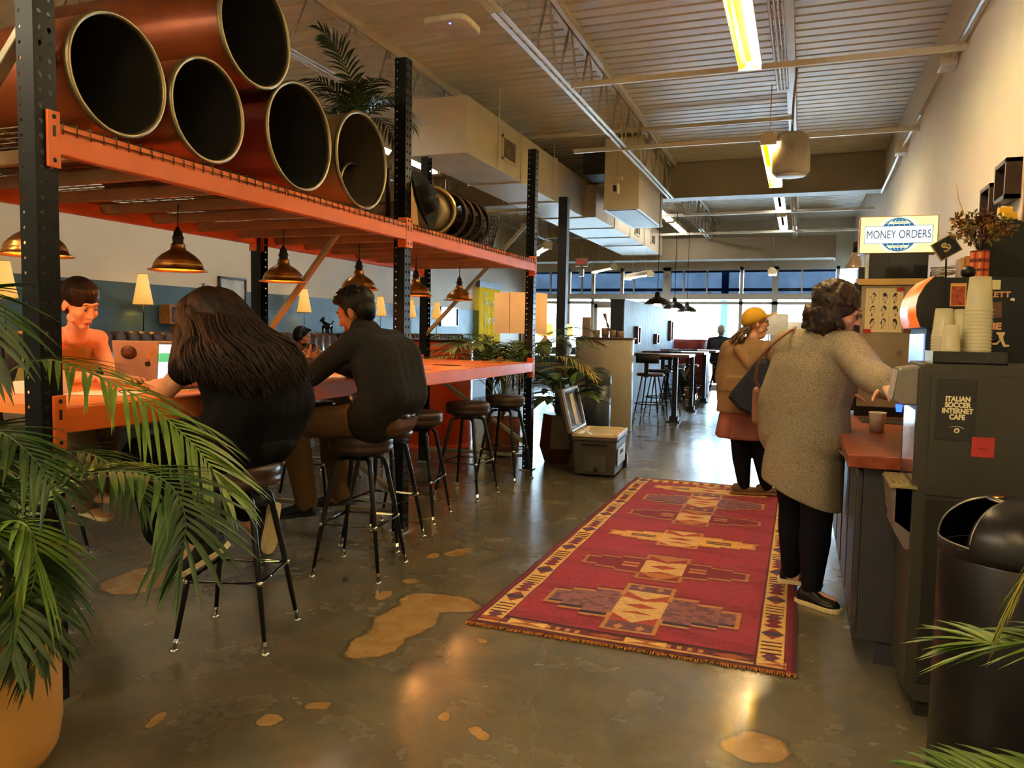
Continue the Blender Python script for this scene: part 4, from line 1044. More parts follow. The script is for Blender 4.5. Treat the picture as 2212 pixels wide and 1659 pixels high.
M_stk = mat('sticker_orange_cream', '#e0a070', .6)
F2 = lambda x, z: facing((x, 3.4685, z), (1, 0, 0), (0, 0, 1))
text('CKETT', 'sticker_lettering', .03, F2(.700, 1.515), M_stk, dv, extr=.0005, bold=.001, sx=1.1)
text('ME', 'sticker_lettering', .035, F2(.700, 1.392), M_stk, dv, extr=.0005, bold=.0018, sx=1.15)
b = MB(); pts = [(-.012, .035), (.018, .036), (.017, .026), (.012, .022), (.014, .005), (.022, -.012), (.034, -.013), (.035, -.019), (.022, -.022), (.014, -.02), (.004, .002), (-.002, .004), (-.008, -.006), (-.024, -.006), (-.030, -.001), (-.033, -.006), (-.028, -.013), (-.006, -.013), (.0, -.004), (.002, .004), (-.002, .014), (-.004, .024), (-.010, .027)]
b.prism(pts, 0, .001, 'z'); b.v = [F2(.722, 1.335) @ p for p in b.v]; b.build('running_legs_sticker', mat('sticker_cream', '#f0cf9a', .6), dv)
b = MB(); b.box(.655, .715, 3.4675, 3.4692, 1.535, 1.572); b.build('paper_label', mat('label_cream', '#e2d29a', .7), dv)
b = MB(); b.prism([(0, 0), (.035, .002), (.032, .062), (-.004, .060)], 0, .001, 'z'); b.v = [F2(.69, 1.425) @ p for p in b.v]; b.build('pint_sticker', mat('sticker_brown', '#6b4a3a', .6), dv)
b = MB(); b.lathe([(.001, 0), (.009, 0), (.009, .002), (.001, .002)], 16, M=F2(.757, 1.495)); b.build('round_lock', M_chrome, dv)
b = MB(); b.box(.545, .60, 3.4665, 3.4690, 1.47, 1.56); cs = b.build('framed_card', mat('card_gold', '#e3b055', .6), dv)
b = MB(); b.box(.549, .596, 3.4655, 3.4667, 1.474, 1.548); b.build('card_picture', mat('card_rust', '#a8492c', .6, var=.4, vscale=60), cs)
# black board standing behind
b = MB(); b.box(.735, 1.03, 3.98, 4.04, .873, 1.86); b.build('black_board', mat('green_black_board', '#1d221c', .5), label='tall green black board standing on the worktop behind the black machine', cat='board')
# fridge with poster
fr = thing('glass_fridge', 'counter fridge with beige side panel and a nine face poster taped on', 'fridge', (.66, 5.3, .873))
b = MB(); b.box(.325, 1.02, 5.05, 5.65, .925, 1.652); b.build('fridge_body', mat('beige_steel', '#a8997f', .35, .35, var=.05), fr, bevel=.006)
b = MB(); b.box(.315, 1.02, 5.04, 5.66, .873, .925); b.build('base', M_black, fr)
b = MB(); b.box(.285, .324, 5.045, 5.655, .90, 1.665); b.build('door_frame', M_black, fr, bevel=.004)
b = MB(); b.prism([(.31, 1.652), (.30, 1.662), (.305, 1.670), (.295, 1.678), (.295, 1.688), (1.03, 1.688), (1.03, 1.652)], 5.03, 5.66, 'y'); b.build('cornice', mat('gold_cornice', '#c9a765', .35, .5), fr)
b = MB(); b.box(.53, .56, 5.044, 5.052, 1.24, 1.27); b.build('socket_plate', mat('socket_grey', '#7e7468', .5), fr)
b = MB(); b.box(.60, .62, 5.02, 5.05, .93, 1.64); b.build('wood_strip', mat('pale_wood', '#c9a66e', .5), fr)
def heads(u, v):
    cream = '#e2d3a4'
    if u < .06 or u > .94 or v < .07 or v > .93: return cream
    gx, gy = (u-.06)/.88*3, (v-.07)/.86*3
    i, j = min(int(gx), 2), min(int(gy), 2); x, y = gx-i-.5, gy-j-.5
    if abs(x) > .46 or abs(y) > .475: return '#cdbb8c'
    s = (0, 1, -1, 1, 0, -1, 1, -1, 1)[j*3+i]
    x2 = x*(s or 1)
    d = ((x-.02)/.24)**2+((y-.03)/.34)**2
    ear = ((x2+.24)/.06)**2+((y+.0)/.08)**2
    neck = abs(x2+.03) < .11 and -.46 < y < -.2
    if d < 1:
        if y > .17+.10*sin(x*9+i*2+j) or x2 < -.13-.04*j+.1*y: return '#221f20'
        for ex in ((-.05, .13) if s == 0 else (.08,)):
            if abs(x2-ex) < .05 and abs(y-.07) < .022: return '#221f20'
            if abs(x2-ex) < .06 and abs(y-.125) < .012: return '#3a3532'
        if abs(x2-.05) < .018 and -.07 < y < .05: return '#5a5048'
        if abs(x2-.06) < .07 and abs(y+.14) < .018: return '#2c2726'
        if d > .9: return '#2c2726'
        return '#dccb9e'
    if ear < 1: return '#8a7d66'
    if neck: return '#3a3532' if x2 < -.06 else '#cdbb90'
    return cream
painted('poster', (.352, 5.047, 1.372), (1, 0, 0), (0, 0, 1), .20, .262, 132, 172, heads, vmat('printed_poster', rough=.7), fr, thick=.0015)
for (x, z) in ((.515, 1.615), (.345, 1.368)):
    b = MB(); b.box(x, x+.042, 5.043, 5.0465, z, z+.022); b.build('red_tape', mat('red_tape', '#b52c2c', .5), fr)
b = MB(); b.box(.562, .61, 5.044, 5.047, 1.37, 1.50); b.build('brown_photo', mat('photo_brown', '#5e3d2c', .6, var=.5, vscale=50), fr)
# money orders lightbox
sg = thing('lightbox_sign', 'glowing money orders lightbox standing on the black cabinet over the fridge', 'sign', (.52, 5.16, 1.84))
b = MB(); b.box(.305, .725, 5.11, 5.24, 1.842, 2.062); b.build('sign_box', mat('sign_case_brown', '#a8763a', .45), sg, bevel=.003)
BL = '#1a5c93'
def money(u, v):
    x, y = (u-.5)*.41, (v-.5)*.21
    if abs(x) < .182 and abs(y) < .052:
        return BL if (abs(x) > .1785 or abs(y) > .0490) else '#f6fbff'
    gx = x+.0; d = sqrt(gx*gx+y*y)
    if d < .099:
        if (abs(gx) < .053 and .062 < abs(y) < .078): return '#eef6c8'
        if d > .094: return BL
        for k in (0, .35, .7):
            r = abs(gx)-k*sqrt(max(0, .099**2-y*y))
            if abs(r) < .0013: return '#cfe6e0'
        if abs(abs(y)-.068) < .0015: return '#cfe6e0'
        return BL
    return '#dff0a8' if d > .12 else '#eef8cc'
painted('sign_face', (.31, 5.107, 1.847), (1, 0, 0), (0, 0, 1), .41, .21, 246, 126, money, vmat('lightbox_face', rough=.4, emit=.28), sg, thick=.002)
M_ink = mat('sign_ink_blue', '#1a5c93', .4, var=.02, emit='#1a5c93', estr=.05)
text('MONEY ORDERS', 'lettering', .068, facing((.515, 5.1055, 1.951), (1, 0, 0), (0, 0, 1)), M_ink, sg, extr=.0004, bold=0, sx=.68)
text('TRAVELERS', 'lettering', .0185, facing((.515, 5.1055, 2.022), (1, 0, 0), (0, 0, 1)), M_ink, sg, extr=.0004, sx=.8)
text('EXPRESS', 'lettering', .0185, facing((.515, 5.1055, 1.882), (1, 0, 0), (0, 0, 1)), M_ink, sg, extr=.0004, sx=.9)
bc = thing('black_box', 'glossy black cabinet carrying the lightbox on top of the fridge', 'box', (.51, 5.25, 1.69))
b = MB(); b.box(.365, .68, 5.10, 5.45, 1.689, 1.841); b.build('box_body', mat('gloss_black', '#121116', .15, coat=.5), bc, bevel=.003)
b = MB(); b.box(.345, .364, 5.10, 5.45, 1.689, 1.838); b.build('glass_side', mat('pale_edge', '#b9c6c8', .3), bc)
b = MB(); b.box(.31, .34, 5.10, 5.2, 1.689, 1.762); b.build('charger_block', M_blackm, label='small black block on the fridge left of the glossy cabinet', cat='box')
# basket and books on fridge
b = MB()
for i in range(16):
    a = rnd.uniform(-.6, .6); z = 1.692+i*.0045; b.bar((.70, 5.12+rnd.uniform(0, .06), z), (.83, 5.12+rnd.uniform(0, .08), z+a*.04+.006), .006, .004)
b.build('twig_bundle', mat('dry_twigs', '#9a8b55', .8, var=.4, vscale=30), label='bundle of dry twigs lying on the fridge beside the glossy cabinet', cat='twigs')
for i, (x, h, c) in enumerate(((.845, .12, '#c9a05a'), (.87, .13, '#b9783c'), (.895, .115, '#7e776a'))):
    b = MB(); b.box(x, x+.02, 5.1, 5.25, 1.689, 1.689+h); b.build('book', mat('book_%d' % i, c, .7), label=('tan book standing on the fridge nearest the twigs', 'rust brown book in the middle of the three on the fridge', 'grey book last of the three on the fridge')[i], cat='book', group='books on the fridge')
# flowers in a plaid vase on the machine
fv = thing('dried_flowers', 'dried yellow brown flower bouquet in an orange plaid vase on the black machine', 'bouquet', (.685, 3.72, 1.584))
def plaid(u, v):
    a = (u*14) % 1 < .25; c = (v*3.2) % 1 < .28
    return '#3a1c1c' if (a and c) else ('#f2c14a' if (u*7) % 1 < .12 else ('#e8602c' if not (a or c) else '#8c2a24'))
b = MB(); R_ = .036; prof = [(R_*.9, 0), (R_, .01), (R_, .12), (R_*.95, .125)]; cols = []; n = 40; zs = [i*.125/24 for i in range(25)]
rs = [[(.685+R_*cos(2*pi*j/n), 3.72+R_*sin(2*pi*j/n), 1.585+z) for j in range(n)] for z in zs]; b.rings(rs, caps=True)
vo = b.build('vase', vmat('plaid_print', rough=.5), fv)
at = vo.data.color_attributes.new('col', 'FLOAT_COLOR', 'POINT'); at.data.foreach_set('color', [q for z in zs for j in range(n) for q in (*srgb(plaid(j/n, z/.125)), 1.)])
R = random.Random(11)
M_fl = [mat('dried_gold', '#b98a35', .8, var=.3, vscale=30), mat('dried_brown', '#6b4a22', .8, var=.3, vscale=30), mat('dried_wine', '#5c2a1c', .8), mat('dried_olive', '#7a7436', .8)]
for k in range(44):
    b = MB(); az = R.uniform(0, 2*pi); e = R.uniform(.25, 1.5); L_ = R.uniform(.07, .15)
    top = V((.685+cos(az)*cos(e)*L_, 3.72+sin(az)*cos(e)*L_, 1.715+sin(e)*L_*.95+.02))
    b.tube([(.685, 3.72, 1.70), (V((.685, 3.72, 1.70))+top)/2+V((0, 0, .01)), top], .0012, 4)
    for q in range(16):
        d = V((R.gauss(0, 1), R.gauss(0, 1), R.gauss(0, 1))).normalized(); p = top+d*R.uniform(.0, .022); s_ = R.uniform(.010, .020)
        t1 = d.orthogonal().normalized()*s_*.5
        b.add([p, p+t1+d*s_*.6, p+d*s_*1.4, p-t1+d*s_*.6], [(0, 1, 2, 3)])
    b.build('flower_sprig', M_fl[k % 4], fv, fix=False)
b = MB(); b.tube([(.67, 3.72, 1.72), (.62, 3.72, 1.86), (.595, 3.72, 1.93), (.585, 3.72, 1.99)], [.0015, .0015, .002, .001], 5); b.build('reed', mat('reed_tan', '#d0aa5a', .7), fv)
# gothic letter plaque
pq = thing('letter_plaque', 'small black plaque with entwined gold letters propped up left of the bouquet', 'plaque', (.585, 3.80, 1.584))
Mq = Matrix.Translation((.572, 3.80, 1.735)) @ Matrix.Rotation(radians(-32), 4, 'Y')
b = MB(); b.box(-.047, .047, -.006, .006, -.042, .042, 0, Mq); b.build('plaque_edge', mat('plaque_gold', '#c9a355', .5), pq)
b = MB(); b.box(-.043, .043, -.0075, -.0055, -.038, .038, 0, Mq); pb = b.build('plaque_face', mat('plaque_black', '#1c1d20', .5), pq)
Mt = Mq @ Matrix(((1, 0, 0, 0), (0, 0, -1, -.008), (0, 1, 0, 0), (0, 0, 0, 1)))
text('S', 'monogram', .056, Mt @ Matrix.Translation((-.004, 0, 0)), mat('monogram_gold', '#d8bc7c', .5), pb, extr=.0004, bold=.001)
text('C', 'monogram', .040, Mt @ Matrix.Translation((.004, 0, 0)) @ Matrix.Rotation(pi, 4, 'Z'), MATS['monogram_gold'], pb, extr=.0004, bold=.0006)
b = MB(); b.tube([(.575, 3.81, 1.70), (.58, 3.82, 1.586)], .004, 6); b.lathe([(.03, 0), (.03, .004), (.01, .006)], 16, (.58, 3.82, 1.584)); b.build('plaque_stand', M_blackm, pq)
b = MB(); b.ball((.625, 3.60, 1.612), (.028, .034, .026), 16, 8); b.prism([(.60, 3.55), (.65, 3.55), (.648, 3.585), (.602, 3.585)], 1.586, 1.591, 'z'); b.build('small_hat', mat('cap_black', '#121214', .4), label='small black cap lying on top of the black machine below the plaque', cat='hat', base=(.625, 3.6, 1.584))
# paper cup, card, napkin block on the worktop
cu = thing('paper_cup', 'cream paper cup standing on the wooden worktop beside the reaching arm', 'cup', (.372, 4.18, .873))
b = MB(); b.lathe([(.028, .002), (.030, 0), (.0405, .093), (.0425, .096), (.0405, .099), (.038, .096), (.028, .006), (.002, .006)], 32, (.372, 4.2, .873), caps=False); b.build('cup_body', mat('cream_paper', '#f2e6c6', .6), cu)
b = MB(); b.box(.33, .60, 4.62, 4.92, .873, .876); b.build('slate_board', M_blackm, label='flat black serving board lying on the worktop behind the paper cup', cat='board')
b = MB(); b.box(.475, .56, 3.98, 4.12, .873, .94); b.build('napkin_box', M_machd, label='small dark box on the worktop right of the paper cup', cat='box', bevel=.003)
# wall pieces
def wall_frame(y0, y1, z0, z1, d, label, pic, m=None):
    t = thing('picture_frame', label, 'picture', (XR, (y0+y1)/2, z0))
    b = MB(); w_ = .022; x0, x1 = XR-d, XR-.001
    for (a, c, e, f) in ((y0, y1, z0, z0+w_), (y0, y1, z1-w_, z1), (y0, y0+w_, z0, z1), (y1-w_, y1, z0, z1)): b.box(x0, x1, a, c, e, f)
    b.build('frame', m or mat('dark_walnut', '#3a241a', .4, var=.2, vscale=20), t)
    b = MB(); b.box(XR-.012, XR-.004, y0+w_, y1-w_, z0+w_, z1-w_); b.build('picture', pic, t)
M_pic = mat('grey_white_print', '#cfd3d4', .5, var=.5, vscale=14, col2='#8f979c')
wall_frame(4.72, 4.98, 2.08, 2.29, .075, 'deep dark framed picture highest on the cream wall above the bouquet', M_pic)
wall_frame(5.16, 5.42, 2.03, 2.24, .06, 'dark framed picture partly behind the dried bouquet', M_pic)
wall_frame(3.72, 4.50, 1.62, 2.35, .04, 'large wooden framed picture cut off by the edge of the view', mat('pale_print', '#b9a67c', .5, var=.4, vscale=9), mat('honey_wood', '#8a5a30', .4, var=.2, vscale=20))
nb = thing('number_two', 'grey number two standing on the small wall ledge', 'number', (1.0, 5.05, 2.02))
text('2', 'numeral', .19, facing((XR-.035, 5.02, 2.09), (0, -1, 0), (0, 0, 1)), mat('numeral_grey', '#8c8f80', .5), nb, extr=.006)
b = MB(); b.box(XR-.13, XR-.001, 4.50, 4.80, 1.915, 1.935); b.build('wall_shelf', M_blackm, label='narrow black shelf on the cream wall under the highest picture', cat='shelf')
ty = thing('toy_truck', 'small yellow toy truck standing on the narrow wall shelf', 'toy', (XR-.07, 4.66, 1.935))
b = MB(); b.box(XR-.1, XR-.04, 4.58, 4.74, 1.95, 1.99); b.box(XR-.1, XR-.04, 4.68, 4.74, 1.99, 2.03); b.build('truck_body', mat('toy_yellow', '#e8b82a', .4), ty, bevel=.004)
for y in (4.61, 4.71):
    b = MB(); b.tube([(XR-.105, y, 1.95), (XR-.035, y, 1.95)], .0145, 14); b.build('toy_wheel', M_blackm, ty)
# hanging brass bell lamp
bl = thing('bell_lamp', 'brass bell shaped wall lamp left of the lightbox', 'lamp', (.40, 7.3, 1.9))
b = MB(); b.lathe([(.09, 0), (.07, .03), (.045, .08), (.03, .13), (.01, .145)], 24, (.41, 7.3, 1.93)); b.build('shade', mat('bell_brass', '#b9a494', .3, .6), bl)
b = MB(); b.tube([(.41, 7.3, 2.07), (.41, 7.3, 2.16)], .02, 10); b.tube([(.41, 7.3, 2.16), (.6, 7.3, 2.2), (XR-.002, 7.3, 2.2)], .006, 5); b.build('bracket', M_blackm, bl)
# big black bin at the right
bn = thing('waste_bin', 'large black round bin with an open dome top in the right corner', 'waste bin', (.60, 2.48, 0))
cx, cy, r = .603, 2.49, .205
b = MB(); b.lathe([(r-.008, .0), (r, .008), (r, .735), (r-.003, .740)], 56, (cx, cy, 0), caps=False); b.build('bin_body', mat('bin_black', '#1b1a1d', .3, .2, var=.1), bn)
b = MB(); n = 72; prof = [(r+.001, .742), (r+.001, .775)]+[(r*cos(a)**.75, .775+.125*sin(a)) for a in [pi/2*i/14 for i in range(1, 14)]]+[(.004, .902)]
k = len(prof); vs = [(cx+p[0]*cos(2*pi*j/n), cy+p[0]*sin(2*pi*j/n), p[1]) for p in prof for j in range(n)]
fs = []
for i in range(k-1):
    for j in range(n):
        ang = (360*(j+.5)/n) % 360
        if 1 <= i <= 11 and 172 < ang < 222: continue
        fs.append((i*n+j, i*n+(j+1) % n, (i+1)*n+(j+1) % n, (i+1)*n+j))
b.add(vs, fs, 0, True); b.build('dome_lid', mat('bin_lid_black', '#242225', .32, .3, var=.08), bn, solid=.004, fix=False)
e = MB()
A = [radians(172+i*50/16) for i in range(17)]
e.tube([(cx+prof[1][0]*cos(a), cy+prof[1][0]*sin(a), prof[1][1]) for a in A], .003, 6); e.tube([(cx+prof[12][0]*cos(a), cy+prof[12][0]*sin(a), prof[12][1]) for a in A], .003, 6)
for a in (A[0], A[-1]): e.tube([(cx+p[0]*cos(a), cy+p[0]*sin(a), p[1]) for p in prof[1:13]], .003, 6)
e.build('opening_trim', mat('trim_grey', '#8a8680', .3, .6), bn)
b = MB(); b.lathe([(r-.012, .02), (r-.012, .73)], 40, (cx, cy, 0), caps=False); b.build('liner', M_blackm, bn)
b = MB(); b.lathe([(.024, 0), (.022, .006), (.002, .008)], 20, (cx-.055, cy, .8925)); b.build('copper_button', mat('copper', '#d9903c', .25, .9), bn)
# ---------------- banquette along the left wall ----------------
M_ban = mat('banquette_leather', '#4a3530', .36, var=.12, vscale=6, bump=.05, bscale=150)
def banquette(y0, y1, label):
    t = thing('banquette', label, 'bench', (-6.6, (y0+y1)/2, 0))
    n = round((y1-y0)/.168); p = (y1-y0)/n
    for i in range(n):
        a = y0+i*p; c = a+p; b = MB(); rs = []
        for q in range(9):
            f = q/8; y = a+p*f; bul = sin(pi*f)**.5*.042
            rs.append([(XL+.02, y, .44), (-6.58+bul, y, .44), (-6.60+bul, y, 1.0), (-6.62+bul, y, 1.21+bul*.5), (-6.66+bul*.4, y, 1.245+bul*.6), (XL+.02, y, 1.24+bul*.4)])
        b.rings(rs, caps=True); b.build('back_channel', M_ban, t)
    b = MB(); b.box(-6.6, -6.05, y0, y1, .33, .47); b.build('seat_cushion', M_ban, t, bevel=.03, seg=3)
    b = MB(); b.box(XL+.02, -6.10, y0, y1, 0, .33); b.build('plinth', M_blackm, t)
banquette(3.1, 10.02, 'long brown channel backed bench under the teal wall, nearer section')
banquette(10.45, 14.75, 'brown channel backed bench under the teal wall, further section behind the orange tank')
# wall-side lamps on the banquette top
M_sh = mat('lamp_shade_glow', '#f2e4b8', .7, var=.03, emit='#ffb84a', estr=.2)
def cone_lamp(y, label, x=-6.78):
    t = thing('table_lamp', label, 'lamp', (x, y, 1.25), 'cone shaded lamps standing on the bench back')
    b = MB(); b.lathe([(.105, 0), (.045, .335)], 32, (x, y, 1.56), caps=False); b.build('shade', M_sh, t, solid=.002)
    b = MB()
    for (r, z) in ((.105, 1.56), (.045, 1.895)): b.tube([(x+r*cos(2*pi*j/24), y+r*sin(2*pi*j/24), z) for j in range(25)], .003, 5)
    b.build('shade_trim', mat('trim_bronze', '#7a5a3a', .5), t)
    b = MB(); b.tube([(x, y, 1.258), (x, y, 1.70)], .006, 8); b.lathe([(.05, 0), (.05, .008), (.01, .012)], 20, (x, y, 1.256)); b.build('pole', M_black, t)
    b = MB(); b.ball((x, y, 1.69), .026, 14, 8); b.build('bulb', mat('lamp_bulb', '#fff0c8', .4, var=0, emit='#ffc060', estr=45), t)
for y, l in ((4.95, 'cone shaded lamp almost hidden by the front black rack post'), (6.52, 'cone shaded lamp glowing above the nearer bench, left of the wooden clock'), (9.45, 'cone shaded lamp partly behind the tan diagonal brace, by the man with headphones'),
             (11.62, 'cone shaded lamp right behind the dark haired man\'s head'), (12.72, 'cone shaded lamp peeking out beside the middle rack post'), (13.80, 'cone shaded lamp furthest along the teal wall, next to the bright picture')):
    cone_lamp(y, l)
# clock
ck = thing('mantel_clock', 'square wooden clock with a black dial on the bench back', 'clock', (-6.80, 7.0, 1.25))
b = MB(); b.box(-6.90, -6.74, 6.86, 7.13, 1.355, 1.575); b.build('case', mat('clock_wood', '#9c6a38', .45, var=.2, vscale=20), ck, bevel=.004)
b = MB(); b.box(-6.84, -6.78, 6.975, 7.015, 1.256, 1.356); b.build('foot', MATS['clock_wood'], ck)
b = MB(); b.box(-6.741, -6.736, 6.89, 7.10, 1.38, 1.55); dl = b.build('dial', M_black, ck)
Fc = facing((-6.7355, 6.995, 1.465), (0, 1, 0), (0, 0, 1))
for k in range(12):
    a = 2*pi*k/12; b = MB(); b.box(-.005, .005, .058, .076, 0, .001, 0, Fc @ Matrix.Rotation(a, 4, 'Z')); b.build('hour_mark', mat('dial_grey', '#a9a9a9', .6), dl)
for (a, l, w_) in ((radians(118), .06, .007), (radians(172), .055, .009)):
    b = MB(); b.box(-w_/2, w_/2, -.008, l, .002, .003, 0, Fc @ Matrix.Rotation(a, 4, 'Z')); b.build('hand', mat('hand_white', '#f2f2f2', .5), dl)
def left_picture(y0, y1, z0, z1, label, pic):
    t = thing('framed_picture', label, 'picture', (XL+.02, (y0+y1)/2, z0))
    b = MB(); w_ = .022
    for (a, c, e, f) in ((y0, y1, z0, z0+w_), (y0, y1, z1-w_, z1), (y0, y0+w_, z0, z1), (y1-w_, y1, z0, z1)): b.box(XL+.013, XL+.05, a, c, e, f)
    b.build('frame', mat('dark_walnut', '#3a241a', .4), t)
    b = MB(); b.box(XL+.013, XL+.03, y0+w_, y1-w_, z0+w_, z1-w_); b.build('picture', pic, t)
left_picture(7.86, 8.36, 1.45, 1.97, 'dark framed pale drawing leaning above the bench by the black rack post', mat('pale_drawing', '#d5dadb', .25, var=.2, vscale=5, col2='#9fb2b5', coat=.6))
left_picture(14.25, 15.1, 1.42, 1.82, 'bright white framed picture near the yellow banner', mat('bright_print', '#f0f4f6', .15, var=.05, coat=.8))
small_plant((-6.86, 7.52, 1.80), .035, 'tiny air plant mounted on the edge of the teal band', mat('pot_grey', '#8a8478', .6), 14, 8)
# figurine
fg = thing('figurine', 'glossy dark animal figurine standing on the bench back', 'figurine', (-6.70, 10.0, 1.25))
b = MB(); b.ball((-6.72, 9.95, 1.37), (.045, .10, .05), 14, 9); b.ball((-6.72, 9.83, 1.455), (.035, .045, .035), 12, 8); b.tube([(-6.72, 9.90, 1.40), (-6.72, 9.84, 1.44)], [.04, .03], 10)
b.ball((-6.72, 9.79, 1.45), (.02, .035, .02), 10, 6); b.tube([(-6.72, 10.04, 1.39), (-6.72, 10.10, 1.45), (-6.72, 10.13, 1.43)], [.014, .01, .006], 8)
for (x, y) in ((-6.75, 9.88), (-6.69, 9.88), (-6.75, 10.02), (-6.69, 10.02)): b.tube([(x, y, 1.37), (x, y-.01, 1.31), (x, y+.005, 1.257)], [.02, .014, .013], 8)
b.ball((-6.735, 9.84, 1.49), (.008, .01, .02), 8, 5); b.ball((-6.705, 9.84, 1.49), (.008, .01, .02), 8, 5)
b.build('animal_body', mat('chrome_black', '#26282c', .15, .7), fg)
# banner
bn2 = thing('yellow_banner', 'yellow fabric banner with black gothic lettering hanging at the far left', 'banner', (-6.85, 16.7, 1.0))
b = MB(); vs = []; n = 60
for i in range(n+1):
    y = 16.05+1.30*i/n; x = -6.83+.022*sin(i*.9)+.012*sin(i*.37)
    vs += [(x, y, .95), (x+.006*sin(i*1.3), y, 2.32)]
b.add(vs, [(2*i, 2*i+2, 2*i+3, 2*i+1) for i in range(n)], sm=True); b.build('fabric', mat('yellow_fabric', '#e8c824', .8, var=.25, vscale=4, stretch=(1, 8, .3), emit='#e8d040', estr=.1), bn2, solid=.004)  # faint glow put into the cloth, which is no lamp
b = MB(); b.box(-6.90, -6.80, 16.02, 17.38, 2.32, 2.47); b.build('top_rail', mat('rail_grey', '#5d6873', .5), bn2)
M_gl = mat('gothic_ink', '#1c1c18', .7)
for s_, z, y in (('C', 2.06, 16.36), ('h', 1.98, 16.62), ('i', 1.98, 16.80), ('J', 1.66, 16.36), ('a', 1.60, 16.60), ('o', 1.60, 16.80), ('r', 1.60, 17.0)):
    o = text(s_, 'lettering', .42 if s_ in 'CJ' else .30, facing((-6.795, y, z), (0, 1, 0), (0, 0, 1)), M_gl, bn2, extr=.002, sx=.85)
for k in range(3):
    text('*', 'lettering', .16, facing((-6.795, 16.42+k*.22, 1.16), (0, 1, 0), (0, 0, 1)), M_gl, bn2, extr=.002)
# floor lamp with big drum shade at the rack end
fl = thing('floor_lamp', 'floor lamp with a very large tan drum shade behind the rack end', 'floor lamp', (-3.25, 8.95, 0))
M_bsh = mat('tan_shade', '#d8a468', .8, var=.04, emit='#ffb46a', estr=.16)
b = MB(); b.lathe([(.325, 0), (.325, .49)], 56, (-3.25, 8.95, 1.315), caps=False); sd = b.build('shade', M_bsh, fl, solid=.003)
b = MB(); b.tube([(-3.272, 8.623, 1.315), (-3.272, 8.623, 1.805)], .003, 5); b.build('shade_seam', mat('seam_brown', '#a06a3a', .7), sd)
b = MB(); b.tube([(-3.25, 8.95, 0), (-3.25, 8.95, 1.7)], .012, 8); b.lathe([(.15, 0), (.15, .02), (.02, .03)], 28, (-3.25, 8.95, 0)); b.build('pole', M_black, fl)
for (x, y, r, h, z, l) in ((-.56, 15.0, .33, .38, 1.36, 'floor lamp with a pale square looking shade behind the person in the yellow cap'), (.02, 16.2, .28, .30, 1.32, 'second pale shaded floor lamp further behind the grey cardigan')):
    t = thing('floor_lamp', l, 'floor lamp', (x, y, 0))
    b = MB(); b.lathe([(r, 0), (r, h)], 40, (x, y, z), caps=False); b.build('shade', mat('pale_shade', '#e0d0b0', .8, emit='#ffe8c0', estr=.08), t, solid=.003)
    b = MB(); b.tube([(x, y, 0), (x, y, z+h*.8)], .012, 8); b.lathe([(.15, 0), (.15, .02), (.02, .03)], 24, (x, y, 0)); b.build('pole', M_black, t)
# ---------------- blue plank partition with bar tables ----------------
M_pl = mat('blue_grey_planks', '#4f6177', .6, var=.2, vscale=3, stretch=(1, 9, .6), col2='#64788f', bump=.15, bscale=30)
pt_ = MB(); y = 11.9
while y < 17.0:
    pt_.box(-2.615, -2.60, y+.003, y+.147, .02, 1.85); y += .15
pp = thing('partition', 'chest high partition clad in blue grey vertical planks', 'partition', (-2.7, 14.4, 0))
pt_.build('plank_cladding', M_pl, pp)
b = MB(); b.box(-2.82, -2.616, 11.9, 17.0, 0, 1.85); b.build('core', mat('slate_end', '#28323a', .55), pp)
b = MB(); b.box(-2.83, -2.59, 11.88, 17.02, 1.85, 1.87); b.build('cap', mat('slate_end', '#28323a', .55), pp)
for (y0, y1, z0, z1, l) in ((12.75, 13.0, 1.17, 1.46, 'copper framed mirror nearest the end of the plank partition'), (14.55, 14.85, 1.15, 1.34, 'small copper framed mirror in the middle of the plank partition'), (16.2, 16.5, 1.20, 1.62, 'tall copper framed mirror furthest along the plank partition')):
    t = thing('wall_mirror', l, 'mirror', (-2.57, (y0+y1)/2, z0), 'copper framed mirrors on the partition')
    b = MB(); b.box(-2.60, -2.54, y0, y0+.04, z0, z1); b.box(-2.60, -2.54, y1-.04, y1, z0, z1); b.box(-2.60, -2.54, y0, y1, z0, z0+.02); b.box(-2.60, -2.54, y0, y1, z1-.02, z1); b.build('frame', mat('dull_copper', '#6e4238', .4, .5), t)
    b = MB(); b.box(-2.60, -2.585, y0+.04, y1-.04, z0+.02, z1-.02); b.build('mirror_glass', mat('mirror', '#e8ecf0', .03, 1., var=0), t)
M_tt = mat('brown_table_top', '#6b3f2e', .35, var=.2, vscale=6, coat=.3)
for i, (y, l) in enumerate(((11.80, 'high brown table against the plank partition, nearest'), (13.69, 'high brown table against the plank partition, middle'), (15.55, 'high brown table against the plank partition, furthest'))):
    t = thing('high_table', l, 'table', (-2.05, y, 0), 'high tables along the partition')
    b = MB(); b.box(-2.585, -1.52, y-.33, y+.33, 1.0, 1.04); b.build('table_top', M_tt, t, bevel=.004)
    b = MB(); b.box(-1.80, -1.73, y-.035, y+.035, .02, 1.0); b.box(-1.86, -1.67, y-.09, y+.09, 0, .02); b.box(-1.83, -1.70, y-.065, y+.065, .02, .09); b.build('leg', M_blackm, t)
